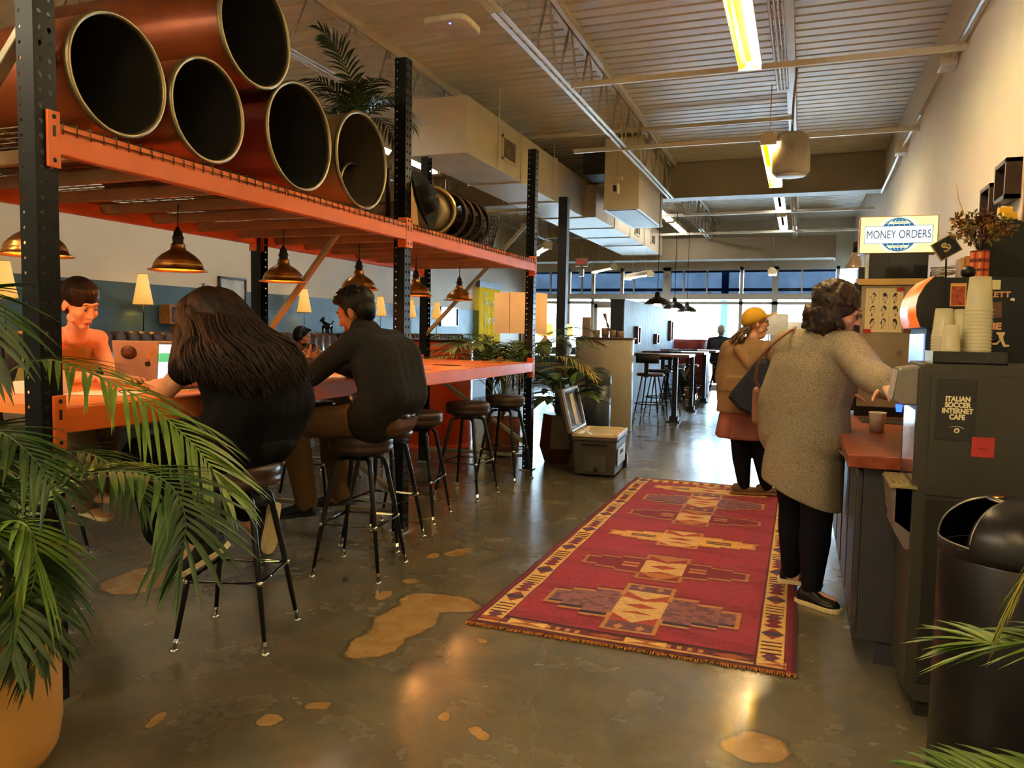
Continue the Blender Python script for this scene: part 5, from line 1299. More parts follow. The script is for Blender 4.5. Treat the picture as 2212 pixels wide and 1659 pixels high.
def back_stool(x, y, rz, label):
    t = thing('high_stool', label, 'stool', (0, 0, 0), 'black high stools with backs at the partition tables')
    b = MB(); b.lathe([(.02, .73), (.19, .73), (.2, .74), (.2, .755), (.19, .77), (.02, .775)], 28); b.build('seat', mat('dark_seat', '#2a211f', .35), t)
    for k in range(4):
        a = pi/4+k*pi/2; c, s = cos(a), sin(a); b = MB(); b.tube([(.13*c, .13*s, .735), (.235*c, .235*s, .22)], .011, 8); lg = b.build('leg', M_blackm, t)
        b = MB(); b.tube([(.235*c, .235*s, .22), (.275*c, .275*s, .0)], .009, 8); b.build('leg_tip', M_chrome, lg)
    b = MB(); b.tube([(.21*cos(2*pi*j/20), .21*sin(2*pi*j/20), .33) for j in range(21)], .009, 6); b.build('foot_ring', M_blackm, t)
    b = MB(); b.box(-.03, .03, -.215, -.205, .72, .94); b.build('back_stem', M_blackm, t)
    b = MB(); rs = []
    for k in range(9):
        xx = -.17+.34*k/8; yy = -.22+.05*(xx/.17)**2; rs.append([(xx, yy-.006, .92), (xx, yy+.006, .92), (xx, yy+.006, 1.06), (xx, yy-.006, 1.06)])
    b.rings(rs, sm=True); b.build('backrest', M_blackm, t)
    t.location = (x, y, 0); t.rotation_euler = (0, 0, rz); return t
bs = back_stool(-2.02, 11.12, radians(-6), 'black high stool with its back to the viewer at the nearest partition table')
for (x, y, r, l) in ((-2.1, 12.35, 176, 'black high stool on the far side of the nearest partition table'), (-2.0, 13.05, -4, 'black high stool in front of the middle partition table'), (-2.15, 14.25, 182, 'black high stool behind the middle partition table'), (-2.0, 14.95, 3, 'black high stool in front of the furthest partition table')):
    dup(bs, (x, y, 0), radians(r), l)
M_dome = mat('dark_dome_enamel', '#1d1a18', .3, .3)
for (x, y, l) in ((-2.07, 11.8, 'black dome pendant with glowing bulb nearest over the partition tables'), (-2.10, 13.69, 'black dome pendant in the middle over the partition tables'), (-2.14, 15.55, 'black dome pendant furthest over the partition tables')):
    t = thing('dome_pendant', l, 'pendant lamp', (x, y, 1.79), 'black dome pendants over the partition tables')
    b = MB(); b.lathe([(.20, 0), (.205, .003), (.19, .01), (.17, .04), (.13, .075), (.08, .1), (.045, .115), (.04, .17), (.02, .185), (.004, .20)], 36, (x, y, 1.79), caps=False); b.build('shade', M_dome, t, solid=.002)
    b = MB(); b.tube([(x, y, 1.98), (x, y, 3.45)], .005, 6); b.build('cord', M_black, t)
    b = MB(); b.ball((x, y, 1.795), (.055, .055, .04), 16, 8); b.build('bulb', mat('dome_bulb', '#fff4d8', .4, var=0, emit='#fff0d0', estr=12), t)
# red booth, plants, far tables
b = MB(); b.lathe([(.01, 0), (.45, 0), (.45, 1.15), (.42, 1.23), (.01, 1.23)], 48, (-2.35, 17.75, 0)); b.build('red_booth', mat('oxblood_vinyl', '#7c2420', .4), label='round backed oxblood red booth beyond the plank partition', cat='booth')
small_plant((-2.30, 16.55, 0), .30, 'green leafy plant on the floor behind the partition tables', mat('clay_pot', '#8c5238', .7), 30, 5)
ft = thing('lamp_table', 'long white topped table near the shop windows carrying two lamps', 'table', (-5.2, 17.0, 0))
b = MB(); b.box(-6.3, -4.0, 16.6, 17.4, .78, .82); b.build('table_top', mat('white_top', '#e6ebee', .3), ft)
for (x, y) in ((-6.2, 16.7), (-4.1, 16.7), (-6.2, 17.3), (-4.1, 17.3)):
    b = MB(); b.box(x-.03, x+.03, y-.03, y+.03, 0, .78); b.build('leg', M_blackm, ft)
for (x, l) in ((-5.52, 'grey vase lamp with warm shade on the white table, left of the black column'), (-5.05, 'grey vase lamp partly behind the black steel column')):
    t = thing('vase_lamp', l, 'lamp', (x, 16.9, .82), 'vase lamps near the windows')
    b = MB(); b.lathe([(.02, 0), (.12, 0), (.15, .08), (.175, .22), (.17, .25), (.10, .33), (.045, .39), (.03, .44)], 28, (x, 16.9, .821)); b.build('vase_body', mat('grey_stoneware', '#9b988e', .5, var=.3, vscale=3), t)
    b = MB(); b.lathe([(.19, 0), (.15, .28)], 28, (x, 16.9, 1.25), caps=False); b.build('shade', mat('warm_shade', '#f0d090', .8, emit='#ffc860', estr=.35), t, solid=.003)
small_plant((-6.35, 15.4, 1.05), .14, 'spiky green plant on a ledge at the end of the further bench', mat('pot_dark', '#4a3a30', .6), 22, 9)
b = MB(); b.box(-6.6, -6.1, 15.15, 15.65, 0, 1.05); b.build('plant_ledge', M_blackm, label='dark ledge at the end of the further bench carrying a spiky plant', cat='ledge')
for i, (x, y) in enumerate(((2.2, 27), (-3.2, 30), (-9, 29), (-16, 31))):
    t = thing('street_tree', ('young green tree outside, right of the blue post', 'small green tree outside, left of the blue post', 'green tree outside behind the entrance door', 'green tree outside at the far left')[i], 'tree', (x, y, 0))
    b = MB(); b.tube([(x, y, 0), (x+.1, y, 1.6)], [.07, .04], 8); b.build('trunk', mat('bark', '#5e5040', .9), t)
    b = MB(); R = random.Random(i)
    for k in range(260):
        d = V((R.gauss(0, 1), R.gauss(0, 1), R.gauss(0, 1))).normalized()*R.uniform(.4, 1)
        p = V((x, y, 2.1))+V((d.x*.9, d.y*.9, d.z*.8)); s_ = .14; a = V((R.gauss(0, 1), R.gauss(0, 1), R.gauss(0, 1))).normalized()*s_; c = a.orthogonal().normalized()*s_*.5
        b.add([p-a, p+c, p+a, p-c], [(0, 1, 2, 3)])
    b.build('crown', mat('tree_leaves', '#6d9a4a', .7), t, fix=False)
# ---------------- things on and above the orange table ----------------
TZ = 1.0485
def laptop(name, label, c, rz, tilt, w_, d_, body, screen=False):
    t = thing(name, label, 'laptop', (c[0], c[1], TZ))
    M0 = Matrix.Translation((c[0], c[1], TZ)) @ Matrix.Rotation(rz, 4, 'Z')
    b = MB(); b.box(-w_/2, w_/2, -d_, 0, .001, .014, 0, M0); bs_ = b.build('base', body, t, bevel=.003)
    b = MB(); b.box(-w_/2+.02, w_/2-.02, -d_*.55, -.02, .0142, .0152, 0, M0); b.build('keyboard', M_blackm, bs_)
    M1 = M0 @ Matrix.Translation((0, 0, .012)) @ Matrix.Rotation(-tilt, 4, 'X')
    b = MB(); b.box(-w_/2, w_/2, -.003, .004, 0, d_*1.0, 0, M1); ld = b.build('lid', body, t, bevel=.003)
    return t, M0, M1, ld
M_lap = mat('laptop_silver', '#b9a898', .35, .5, var=.05)
t, M0, M1, ld = laptop('laptop', 'open silver laptop seen from behind with a round sticker on its lid', (-3.01, 2.935), radians(214), radians(20), .31, .215, M_lap)
Fb = M1 @ Matrix(((-1, 0, 0, 0), (0, 0, 1, .0048), (0, 1, 0, 0), (0, 0, 0, 1)))
for (r0, r1, c) in ((.034, .036, '#2c1c14'), (0.001, .034, '#6a4a38'), (.022, .024, '#2c1c14'), (.012, .014, '#2c1c14')):
    b = MB(); b.lathe([(r0, 0), (r1, 0), (r1, .0006 if r1 == .034 else .001), (r0, .0006 if r1 == .034 else .001)], 30, M=Fb @ Matrix.Translation((-.085, .155, 0)), caps=False); b.build('round_sticker', mat('stk_'+c[1:], c, .5), ld, fix=False)
b = MB(); R = random.Random(2)
for k in range(14): b.box(-.006, .006, -.004, .004, 0, .0008, 0, Fb @ Matrix.Translation((.0+.05*k/14+R.uniform(-.008, .008), .13+.06*k/14, 0)) @ Matrix.Rotation(R.uniform(0, 3), 4, 'Z'))
b.build('gold_sticker', mat('gold_sticker', '#dba444', .5), ld)
ap = MB(); out = [(.0, .012), (.006, .014), (.012, .010), (.0105, .004), (.013, -.004), (.008, -.013), (.0, -.012), (-.008, -.013), (-.013, -.004), (-.012, .008), (-.006, .013)]
ap.prism(out, 0, .0008, 'z'); ap.prism([(0, .015), (.006, .022), (.007, .017)], 0, .0008, 'z'); ap.v = [Fb @ (Matrix.Translation((-.005, .095, 0)) @ p) for p in ap.v]; ap.build('logo', M_black, ld)
t, M0, M1, ld = laptop('laptop', 'open laptop with a bright green and white page in front of the long haired person', (-2.765, 2.935), radians(37), radians(18), .30, .20, mat('laptop_grey', '#55504c', .35, .4))
def page(u, v):
    if v > .93: return '#cfd6ea'
    if v > .80: return '#dfe6f6'
    if .52 < v < .76: return '#f0fff4' if (abs(v-.655) < .012 and .45 < u < .85) else '#35a070'
    if v > .76: return '#e8eefa'
    if .15 < v < .42 and .35 < u < .85: return ('#b86a38', '#e0b070', '#3a2a2a', '#f0d8c0')[int((u*23+v*17+sin(u*40)*2)) % 4]
    return '#cfe0fa'
c0 = M1 @ V((-.143, -.0035, .012)); ux = (M1.to_3x3() @ V((1, 0, 0))); uy = (M1.to_3x3() @ V((0, 0, 1)))
painted('screen', c0, ux, uy, .286, .182, 60, 44, page, vmat('screen_page', rough=.3, emit=.28), ld, thick=.0006)
# paper, phone, notebooks, glasses
M_pap = mat('white_paper', '#efe4d2', .8)
for i, (x, y, w_, d_, h, rz, m, l, c) in enumerate(((-2.72, 2.42, .26, .18, .004, .3, M_pap, 'loose white papers under the palm frond at the near table edge', 'paper'), (-2.95, 2.30, .16, .12, .05, .1, M_pap, 'white box shaped block behind the near papers', 'box'),
      (-2.66, 3.02, .15, .10, .012, .7, M_pap, 'folded napkin beside the bright laptop', 'napkin'), (-2.62, 3.92, .30, .21, .006, .1, M_pap, 'sheet of paper on the table in front of the seated man', 'paper'),
      (-2.70, 4.95, .34, .24, .03, .05, mat('tan_folder', '#e09a5a', .6), 'thick tan folder lying on the table beyond the middle post', 'folder'), (-2.9, 5.35, .30, .21, .008, .4, M_pap, 'flat pale menu on the table past the tan folder', 'menu'),
      (-2.75, 5.8, .22, .10, .004, -.2, M_blackm, 'thin dark card on the empty part of the orange table', 'card'), (-3.2, 4.8, .2, .15, .06, .2, M_kraft, 'kraft takeaway box on the far side of the table by the middle post', 'box'))):
    b = MB(); b.obox((x, y, TZ+h/2), (w_, d_, h), rz); b.build(('paper_sheet', 'small_box', 'napkin', 'paper_sheet', 'folder', 'menu', 'card', 'takeaway_box')[i], m, label=l, cat=c, bevel=.001)
b = MB()
for k in range(3): b.tube([(-2.60+.012*k, 6.55, TZ+.004), (-2.60+.012*k, 6.56, TZ+.04), (-2.585+.012*k, 6.58, TZ+.055), (-2.575+.012*k, 6.6, TZ+.02)], .003, 5)
b.box(-2.75, -2.55, 6.54, 6.56, TZ, TZ+.008); b.build('metal_clip', mat('clip_brass', '#a87a3c', .3, .8), label='small brass clip stand near the far end of the orange table', cat='clip')
# cables
for i, pts in enumerate(([(-2.72, 2.7, TZ+.004), (-2.62, 2.62, TZ+.004), (-2.75, 2.52, TZ+.004), (-2.6, 2.4, TZ+.004)], [(-2.78, 2.95, TZ+.004), (-2.6, 2.85, TZ+.004), (-2.55, 2.7, TZ+.004), (-2.65, 2.58, TZ+.004)])):
    b = MB(); b.tube(bez(pts, 20), .003, 5); b.build('charging_cable', mat('cable_white', '#e8dccb', .5) if i else M_blackm, label=('black charging cable looping over the near table top', 'white charging cable between the two laptops')[i], cat='cable')
# ---------------- second bay of the shelf: hat, board, crate, wheels, basket ----------------
ht = thing('cowboy_hat', 'black cowboy hat with a red band hung on the middle post at the deck edge', 'hat', (-2.38, 4.62, 2.1))
Mh = Matrix.Translation((-2.42, 4.66, 2.20)) @ Matrix.Rotation(radians(78), 4, 'Y') @ Matrix.Rotation(radians(20), 4, 'Z')
b = MB(); n = 40; rs = []
for (r, h) in ((.001, 0), (.07, 0), (.10, .002), (.14, .012), (.165, .03)): rs.append([Mh @ V((r*1.2*cos(2*pi*j/n), r*.85*sin(2*pi*j/n), h*(.2+1.8*abs(sin(2*pi*j/n))))) for j in range(n)])
b.rings(rs, caps=False); b.build('brim', mat('black_felt', '#16171a', .85, var=.15), ht, solid=.004)
b = MB(); rs = []
for (r, h) in ((.085, 0), (.083, .04), (.078, .08), (.068, .11), (.045, .118), (.02, .10), (.001, .098)): rs.append([Mh @ V((r*1.15*cos(2*pi*j/n), r*.9*sin(2*pi*j/n), h-.02*(1 if abs(cos(2*pi*j/n)) < .3 else 0)*(h > .1))) for j in range(n)])
b.rings(rs, caps=False); b.build('crown', mat('black_felt', '#16171a', .85), ht)
b = MB(); R = random.Random(4)
for k in range(10):
    a = R.uniform(-1.2, 1.2); b.tube([Mh @ V((.1*cos(a), .08*sin(a), .012)), Mh @ V((.1*cos(a+.3), .085*sin(a+.3), .03+R.uniform(-.01, .02))), Mh @ V((.1*cos(a+.5), .08*sin(a+.5), .01))], .003, 5)
b.build('hat_band', mat('crimson_cord', '#8c2030', .7), ht)
b = MB(); b.obox((-2.62, 4.92, 2.22), (.012, .20, .36), radians(10), 0, radians(-6)); b.build('wooden_board', mat('pale_board', '#c99c68', .6, var=.15, vscale=8), label='pale wooden board standing on the deck behind the black hat', cat='board', bevel=.004)
cr_ = thing('wooden_crate', 'weathered slatted crate standing on end behind the pale board', 'crate', (-2.9, 5.25, 2.03))
for i in range(5):
    b = MB(); b.box(-3.1, -2.72, 5.14, 5.155, 2.04+i*.085, 2.105+i*.085); b.build('slat', mat('weathered_wood', '#8a8272', .7, var=.3, vscale=12), cr_)
b = MB()
for x in (-3.09, -2.74): b.box(x, x+.02, 5.155, 5.4, 2.03, 2.46)
b.box(-3.1, -2.72, 5.39, 5.40, 2.04, 2.44); b.build('crate_sides', MATS['weathered_wood'], cr_)
def wheel(y, x, r, label, m, spokes=True, dish=False, tilt=.25):
    t = thing('vehicle_wheel', label, 'wheel', (x, y, 2.03), 'vintage wheels in a row on the rack deck')
    M_ = Matrix.Translation((x, y, 2.032+r)) @ Matrix.Rotation(radians(-62), 4, 'Z') @ Matrix.Rotation(pi/2, 4, 'Y')
    n = 44; b = MB()
    rs = [[M_ @ V((q*cos(2*pi*j/n), q*sin(2*pi*j/n), z)) for j in range(n)] for (q, z) in ((r*.86, -.045), (r, -.05), (r*.98, -.035), (r*.90, -.02), (r*.90, .02), (r*.98, .035), (r, .05), (r*.86, .045))]
    b.rings(rs+[rs[0]], caps=False); b.build('rim', m, t)
    b = MB(); b.lathe([(.01, -.05), (r*.26, -.045), (r*.28, 0), (r*.26, .05), (r*.12, .07), (.01, .072)], 24, M=M_); b.build('hub', M_tan if dish else m, t)
    if dish:
        b = MB(); b.lathe([(r*.2, .04), (r*.55, .03), (r*.88, .005)], 36, M=M_, caps=False); b.build('disc', M_tan, t, solid=.003)
    else:
        b = MB()
        for k in range(30):
            a = 2*pi*k/30; a2 = a+(.35 if k % 2 else -.35); b.tube([M_ @ V((r*.26*cos(a), r*.26*sin(a), .04 if k % 2 else -.04)), M_ @ V((r*.87*cos(a2), r*.87*sin(a2), 0))], .003, 4)
        b.build('spokes', m, t)
M_rust = mat('dark_rusty_steel', '#3a2c22', .4, .6, var=.3, vscale=14)
wheel(5.18, -2.60, .185, 'chrome disc wheel nearest the black hat on the deck', mat('brass_chrome', '#b8a878', .2, .9), dish=True)
for i, l in enumerate(('dark wire spoked wheel right behind the chrome disc wheel', 'dark wire spoked wheel second in the row after the chrome one', 'dark wire spoked wheel third in the row on the deck', 'dark wire spoked wheel fourth in the row, before the wire basket')):
    wheel(5.42+.155*i, -2.62+.0*i, .19, l, M_rust)
wb = MB(); R = random.Random(6)
for (z, r) in ((2.04, .09), (2.11, .11), (2.18, .13), (2.25, .15), (2.32, .17)):
    wb.tube([(-2.66+r*cos(2*pi*j/20), 6.28+r*sin(2*pi*j/20), z) for j in range(21)], .003, 4)
for k in range(20):
    a = 2*pi*k/20; wb.tube([(-2.66+.09*cos(a), 6.28+.09*sin(a), 2.04), (-2.66+.17*cos(a+.3), 6.28+.17*sin(a+.3), 2.32)], .0025, 4); wb.tube([(-2.66+.09*cos(a), 6.28+.09*sin(a), 2.04), (-2.66+.17*cos(a-.3), 6.28+.17*sin(a-.3), 2.32)], .0025, 4)
wb.build('wire_basket', M_black, label='flared black wire basket at the end of the row of wheels', cat='basket')
b = MB(); b.lathe([(.15, 0), (.19, .1), (.19, .25), (.17, .26)], 28, (-2.72, 6.02, 2.03)); b.build('woven_drum', mat('black_weave', '#28241f', .7, var=.4, vscale=60, bump=.4, bscale=80), label='dark woven drum between the spoked wheels and the wire basket', cat='basket')
# ---------------- people ----------------
def cap(b, p0, p1, r0, r1, n=14):
    """closed tapered capsule"""
    p0, p1 = V(p0), V(p1); d = p1-p0; L_ = d.length
    if L_ < 1e-5: return b.ball(p0, r0, n, 8)
    x, y, d = frame(d); rs = []
    for k in range(1, 6):
        a = -pi/2+pi/2*k/5; rs.append((p0+d*(r0*sin(a)), r0*cos(a)))
    for k in range(0, 5):
        a = pi/2*k/5; rs.append((p1+d*(r1*sin(a)), r1*cos(a)))
    return b.rings([[c+x*r*cos(2*pi*j/n)+y*r*sin(2*pi*j/n) for j in range(n)] for c, r in rs], 0, True, True)
def remesh(name, b, voxel, m, parent, smooth=4, keep=True):
    me = bpy.data.meshes.new(name+'_src'); me.from_pydata([tuple(p) for p in b.v], [], b.f); me.update()
    import bmesh
    bm = bmesh.new(); bm.from_mesh(me); bmesh.ops.recalc_face_normals(bm, faces=bm.faces); bm.to_mesh(me); bm.free()
    o = bpy.data.objects.new(name+'_src', me); COL.objects.link(o)
    q = o.modifiers.new('R', 'REMESH'); q.mode = 'VOXEL'; q.voxel_size = voxel; q.use_smooth_shade = True
    if smooth:
        s = o.modifiers.new('S', 'SMOOTH'); s.factor = .5; s.iterations = smooth
    bpy.context.view_layer.update()
    out = bpy.data.meshes.new_from_object(o.evaluated_get(bpy.context.evaluated_depsgraph_get()))
    bpy.data.objects.remove(o); bpy.data.meshes.remove(me)
    out.name = name; out.materials.clear(); out.materials.append(m)
    root = parent
    while root is not None and root.parent is not None: root = root.parent
    off = OFF.get(root.name, V((0, 0, 0))) if root else V((0, 0, 0))
    out.transform(Matrix.Translation(-off))
    out.polygons.foreach_set('use_smooth', [True]*len(out.polygons))
    ob = bpy.data.objects.new(name, out); COL.objects.link(ob); ob.parent = parent
    return ob
def head_matrix(c, d, roll=0.):
    d = V(d).normalized(); up = V((0, 0, 1)); y = up.cross(d).normalized(); z = d.cross(y)
    M_ = Matrix(((d.x, y.x, z.x, c[0]), (d.y, y.y, z.y, c[1]), (d.z, y.z, z.z, c[2]), (0, 0, 0, 1)))
    return M_ @ Matrix.Rotation(roll, 4, 'X')
def head_prims(b, Mh, s=1., fem=False):
    def E(c, r): 
        k = len(b.v); b.ball((0, 0, 0), tuple(q*s for q in r), 20, 14)
        for i in range(k, len(b.v)): b.v[i] = Mh @ (b.v[i]+V(c)*s)
    def Cc(p, q, r0, r1): cap(b, Mh @ (V(p)*s), Mh @ (V(q)*s), r0*s, r1*s)
    E((-.015, 0, .032), (.094, .074, .088)); E((.030, 0, -.022), (.060, .058, .082)); E((.022, 0, -.060), (.055, .050, .045))
    E((.064, 0, -.092), (.022, .026, .018)); Cc((.086, 0, .018), (.105, 0, -.022), .0085, .0105); E((.098, .010, -.026), (.009, .007, .007)); E((.098, -.010, -.026), (.009, .007, .007))
    Cc((.078, -.028, .036), (.078, .028, .036), .012, .012)
    for q in (-1, 1):
        E((.060, .036*q, -.022), (.024, .022, .024)); E((.072, .029*q, .012), (.013, .015, .010)); E((-.005, .076*q, -.008), (.018, .008, .029)); E((.02, .046*q, -.065), (.030, .014, .022))
    Cc((.086, -.014, -.054), (.086, .014, -.054), .007, .007); Cc((.083, -.012, -.066), (.083, .012, -.066), .008, .008)
def face_parts(parent, Mh, s=1., lip='#a8503f', closed=False, browc=None):
    bm_ = browc or mat('brow_dark', '#2a1a14', .8)
    for q in (-1, 1):
        b = MB(); b.ball((0, 0, 0), (.0105*s, .0125*s, .0085*s), 14, 8); b.v = [Mh @ (p+V((.0765, .029*q, .0125))*s) for p in b.v]
        e = b.build('eye', mat('eye_white', '#d8cfc6', .3) if not closed else mat('eyelid', '#b87850', .6), parent)
        if not closed:
            b = MB(); b.ball((0, 0, 0), (.003*s, .0055*s, .0055*s), 10, 6); b.v = [Mh @ (p+V((.0860, .0285*q, .0105))*s) for p in b.v]; b.build('iris', mat('iris_dark', '#2a1c14', .2), e)
        b = MB(); pts = [Mh @ (V(p)*s) for p in ((.0885, .012*q, .036), (.0880, .028*q, .041), (.078, .044*q, .036))]; b.tube(pts, [.0028*s, .003*s, .0012*s], 6); b.build('eyebrow', bm_, parent)
        b = MB(); pts = [Mh @ (V(p)*s) for p in ((.0850, .018*q, .0165), (.0880, .029*q, .0195), (.080, .042*q, .0150))]; b.tube(pts, .0013*s, 5); b.build('eyelash', bm_, parent)
    b = MB(); b.tube([Mh @ (V(p)*s) for p in ((.086, -.022, -.060), (.0925, -.010, -.0565), (.0935, 0, -.058), (.0925, .010, -.0565), (.086, .022, -.060))], [.001*s, .004*s, .0045*s, .004*s, .001*s], 8)
    b.tube([Mh @ (V(p)*s) for p in ((.086, -.020, -.061), (.091, -.009, -.065), (.0915, .0, -.0655), (.091, .009, -.065), (.086, .020, -.061))], [.001*s, .004*s, .0048*s, .004*s, .001*s], 8)
    b.build('lips', mat('lips_'+lip[1:], lip, .4), parent)
def hand_prims(b, wr, d, n, side, curl=.5, s=1.):
    """palm + five fingers; d=direction of fingers, n=palm normal (fingers curl towards n), side=+1 thumb on the cross(n,d) side"""
    d = V(d).normalized(); n = (V(n)-d*V(n).dot(d)).normalized(); t = n.cross(d)*side; wr = V(wr)
    for o in (-.026, -.009, .009, .026):
        cap(b, wr+d*.012*s+t*o*.7*s, wr+d*.082*s+t*o*s, .0145*s, .0125*s, 10)
    for o, l, sp in ((.029, .070, .10), (.010, .080, .03), (-.010, .074, -.04), (-.028, .058, -.12)):
        p = wr+d*.084*s+t*o*s; dd = (d+t*sp).normalized(); a = curl*.55
        for k, (f, r0, r1) in enumerate(((.45, .0090, .0082), (.32, .0082, .0076), (.25, .0076, .0066))):
            dd = (dd*cos(a)+n*sin(a)).normalized(); q = p+dd*l*f*s; cap(b, p, q, r0*s, r1*s, 8); p = q; a = curl*.8
    p = wr+d*.022*s+t*.030*s; dd = (d*.62+t*.75+n*.25).normalized()
    for f, r0, r1 in ((.038, .0125, .0105), (.030, .0100, .0090), (.024, .0088, .0072)):
        q = p+dd*f*s; cap(b, p, q, r0*s, r1*s, 8); p = q; dd = (dd+d*.35+n*.15).normalized()
def body_prims(b, J, g=0., S=1., what='all', arm=(.050, .040, .027), leg=(.080, .056, .040), torso=(.105, .095, .105), wid=(.085, .075, .085)):
    lat = (V(J['shR'])-V(J['shL'])).normalized(); lh = (V(J['hipR'])-V(J['hipL'])).normalized()
    P = {k: V(v) for k, v in J.items()}
    if 'T' in what or what == 'all':
        lv = [(P['pel'], wid[0], torso[0], lh), (P['wst'], wid[1], torso[1], (lh+lat)/2), (P['chs'], wid[2], torso[2], lat), ((P['shL']+P['shR'])/2+(P['chs']-(P['shL']+P['shR'])/2)*.35, wid[2]*1.15, torso[2]*.72, lat)]
        for i in range(3):
            for q in (-1, -.33, .33, 1):
                cap(b, lv[i][0]+lv[i][3]*lv[i][1]*q*S, lv[i+1][0]+lv[i+1][3]*lv[i+1][1]*q*S, lv[i][2]*S+g, lv[i+1][2]*S+g)
        cap(b, P['shL'], P['shR'], .056*S+g, .056*S+g)
        m_ = (P['shL']+P['shR'])/2
        cap(b, m_+V((0, 0, .005)), P['nck'], .062*S+g, .052*S+g*.5)
        for k in 'LR': cap(b, P['sh'+k], m_+(P['nck']-m_)*.6, .052*S+g, .05*S+g*.6)
    if 'N' in what or what == 'all': cap(b, P['nck']-V((0, 0, .03)), P['nb'], .053*S+g, .050*S+g)
    for k in 'LR':
        if 'A' in what or what == 'all': cap(b, P['sh'+k], P['el'+k], arm[0]*S+g, arm[1]*S+g)
        if 'F' in what or what == 'all': cap(b, P['el'+k], P['el'+k]+(P['wr'+k]-P['el'+k])*.4, arm[1]*S+g, arm[1]*S*.97+g); cap(b, P['el'+k]+(P['wr'+k]-P['el'+k])*.4, P['wr'+k], arm[1]*S*.97+g, arm[2]*S+g)
        if 'U' in what: cap(b, P['sh'+k], P['sh'+k]+(P['el'+k]-P['sh'+k])*.5, arm[0]*S+g, arm[0]*S*.92+g*1.1)
        if 'H' in what or what == 'all': cap(b, P['hip'+k], P['kn'+k], leg[0]*S+g, leg[1]*S+g)
        if 'C' in what or what == 'all':
            m1 = P['kn'+k]+(P['an'+k]-P['kn'+k])*.35; cap(b, P['kn'+k], m1, leg[1]*S+g, leg[1]*S*.97+g); cap(b, m1, P['an'+k], leg[1]*S*.97+g, leg[2]*S+g)
        if what == 'all' and 'to'+k in P:
            cap(b, P['an'+k], P['an'+k]+(P['to'+k]-P['an'+k])*.2+V((0, 0, -.03)), leg[2]*S, .034); cap(b, P['an'+k]+V((0, 0, -.03)), P['to'+k], .032, .022)
def shoe(parent, heel, toe, up, mu, ms, w_=.046, h0=.075, high=0., thick=.022):
    heel, toe = V(heel), V(toe); x = (toe-heel); L_ = x.length; x.normalize(); up = (V(up)-x*V(up).dot(x)).normalized(); y = up.cross(x)
    prof = [(0, .55, .7), (.04, .78, .9), (.12, .86, 1.), (.3, .84, .98), (.45, .88, .80), (.6, 1., .60), (.78, 1.02, .50), (.9, .85, .44), (.97, .55, .34), (1.0, .25, .22)]
    s = MB(); rs = []
    for t, a, h in prof:
        c = heel+x*t*L_; ww = w_*a; rs.append([c+y*ww, c+y*ww*1.04+up*thick, c-y*ww*1.04+up*thick, c-y*ww])
    s.rings(rs, sm=False); so = s.build('shoe', ms, parent, bevel=.003)
    u = MB(); rs = []
    for t, a, h in prof:
        c = heel+x*(.01+t*(L_-.02))+up*thick; ww = w_*a*.97; hh = h0*h
        rs.append([c+y*ww*cos(q)+up*hh*max(0, sin(q))**.8 for q in [pi*j/10 for j in range(11)]]+[c-y*ww*.5, c+y*ww*.5])
    u.rings(rs); up_ = u.build('upper', mu, so)
    if high:
        a = heel+x*L_*.14+up*(thick+.03); b = MB(); b.tube([a, a+up*.04, a+up*(.04+high)-x*.0], [.044, .043, .047], 16); b.build('ankle_collar', mu, so)
    return so
SK1 = mat('skin_warm', '#d8a07c', .5, var=.06, vscale=14, sss=.12)
SK2 = mat('skin_tan', '#b0703f', .5, var=.06, vscale=14, sss=.12)
SK3 = mat('skin_fair', '#d8a184', .5, var=.06, vscale=14, sss=.12)
M_hair = mat('dark_brown_hair', '#120a07', .55, var=.4, vscale=60, col2='#2a170f', stretch=(1, 1, .12), spec=.25, bump=.5, bscale=120)
M_hairb = mat('black_hair', '#0c0908', .5, var=.3, vscale=50, spec=.3)
def hair_cap(b, Mh, s=1., r=(.100, .082, .094), c=(-.024, 0, .042)):
    k = len(b.v); b.ball((0, 0, 0), tuple(q*s for q in r), 22, 14)
    for i in range(k, len(b.v)): b.v[i] = Mh @ (b.v[i]+V(c)*s)
def add(b, Mh, s, c, r):
    k = len(b.v); b.ball((0, 0, 0), tuple(q*s for q in r), 14, 10)
    for i in range(k, len(b.v)): b.v[i] = Mh @ (b.v[i]+V(c)*s)

# --- long haired person from behind ---
p2 = thing('person', 'person with very long dark hair and black top seen from behind on a stool', 'person', (-2.235, 2.644, 0))
J = dict(pel=(-2.20, 2.66, .865), wst=(-2.13, 2.66, 1.0), chs=(-2.17, 2.66, 1.16), shL=(-2.27, 2.475, 1.235), shR=(-2.24, 2.84, 1.235), nck=(-2.31, 2.66, 1.30), nb=(-2.355, 2.66, 1.345),
         elL=(-2.42, 2.44, 1.075), elR=(-2.48, 2.92, 1.095), wrL=(-2.62, 2.58, 1.08), wrR=(-2.68, 2.78, 1.085), hipL=(-2.22, 2.57, .845), hipR=(-2.22, 2.75, .845), knL=(-2.56, 2.44, .80), knR=(-2.60, 2.80, .80),
         anL=(-2.26, 2.45, .50), anR=(-2.30, 2.78, .52), toL=(-2.33, 2.43, .38), toR=(-2.26, 2.80, .40))
H2 = head_matrix((-2.39, 2.65, 1.365), (-.80, .10, -.58))
b = MB(); body_prims(b, J, S=1.0); head_prims(b, H2); hand_prims(b, J['wrL'], (-.8, .6, 0), (0, 0, -1), 1, .4); hand_prims(b, J['wrR'], (-.8, -.6, 0), (0, 0, -1), -1, .4)
remesh('body', b, .006, SK1, p2, 3)
b = MB(); body_prims(b, J, g=.020, what='TU', torso=(.128, .118, .120), wid=(.11, .11, .115), arm=(.045, .040, .03))
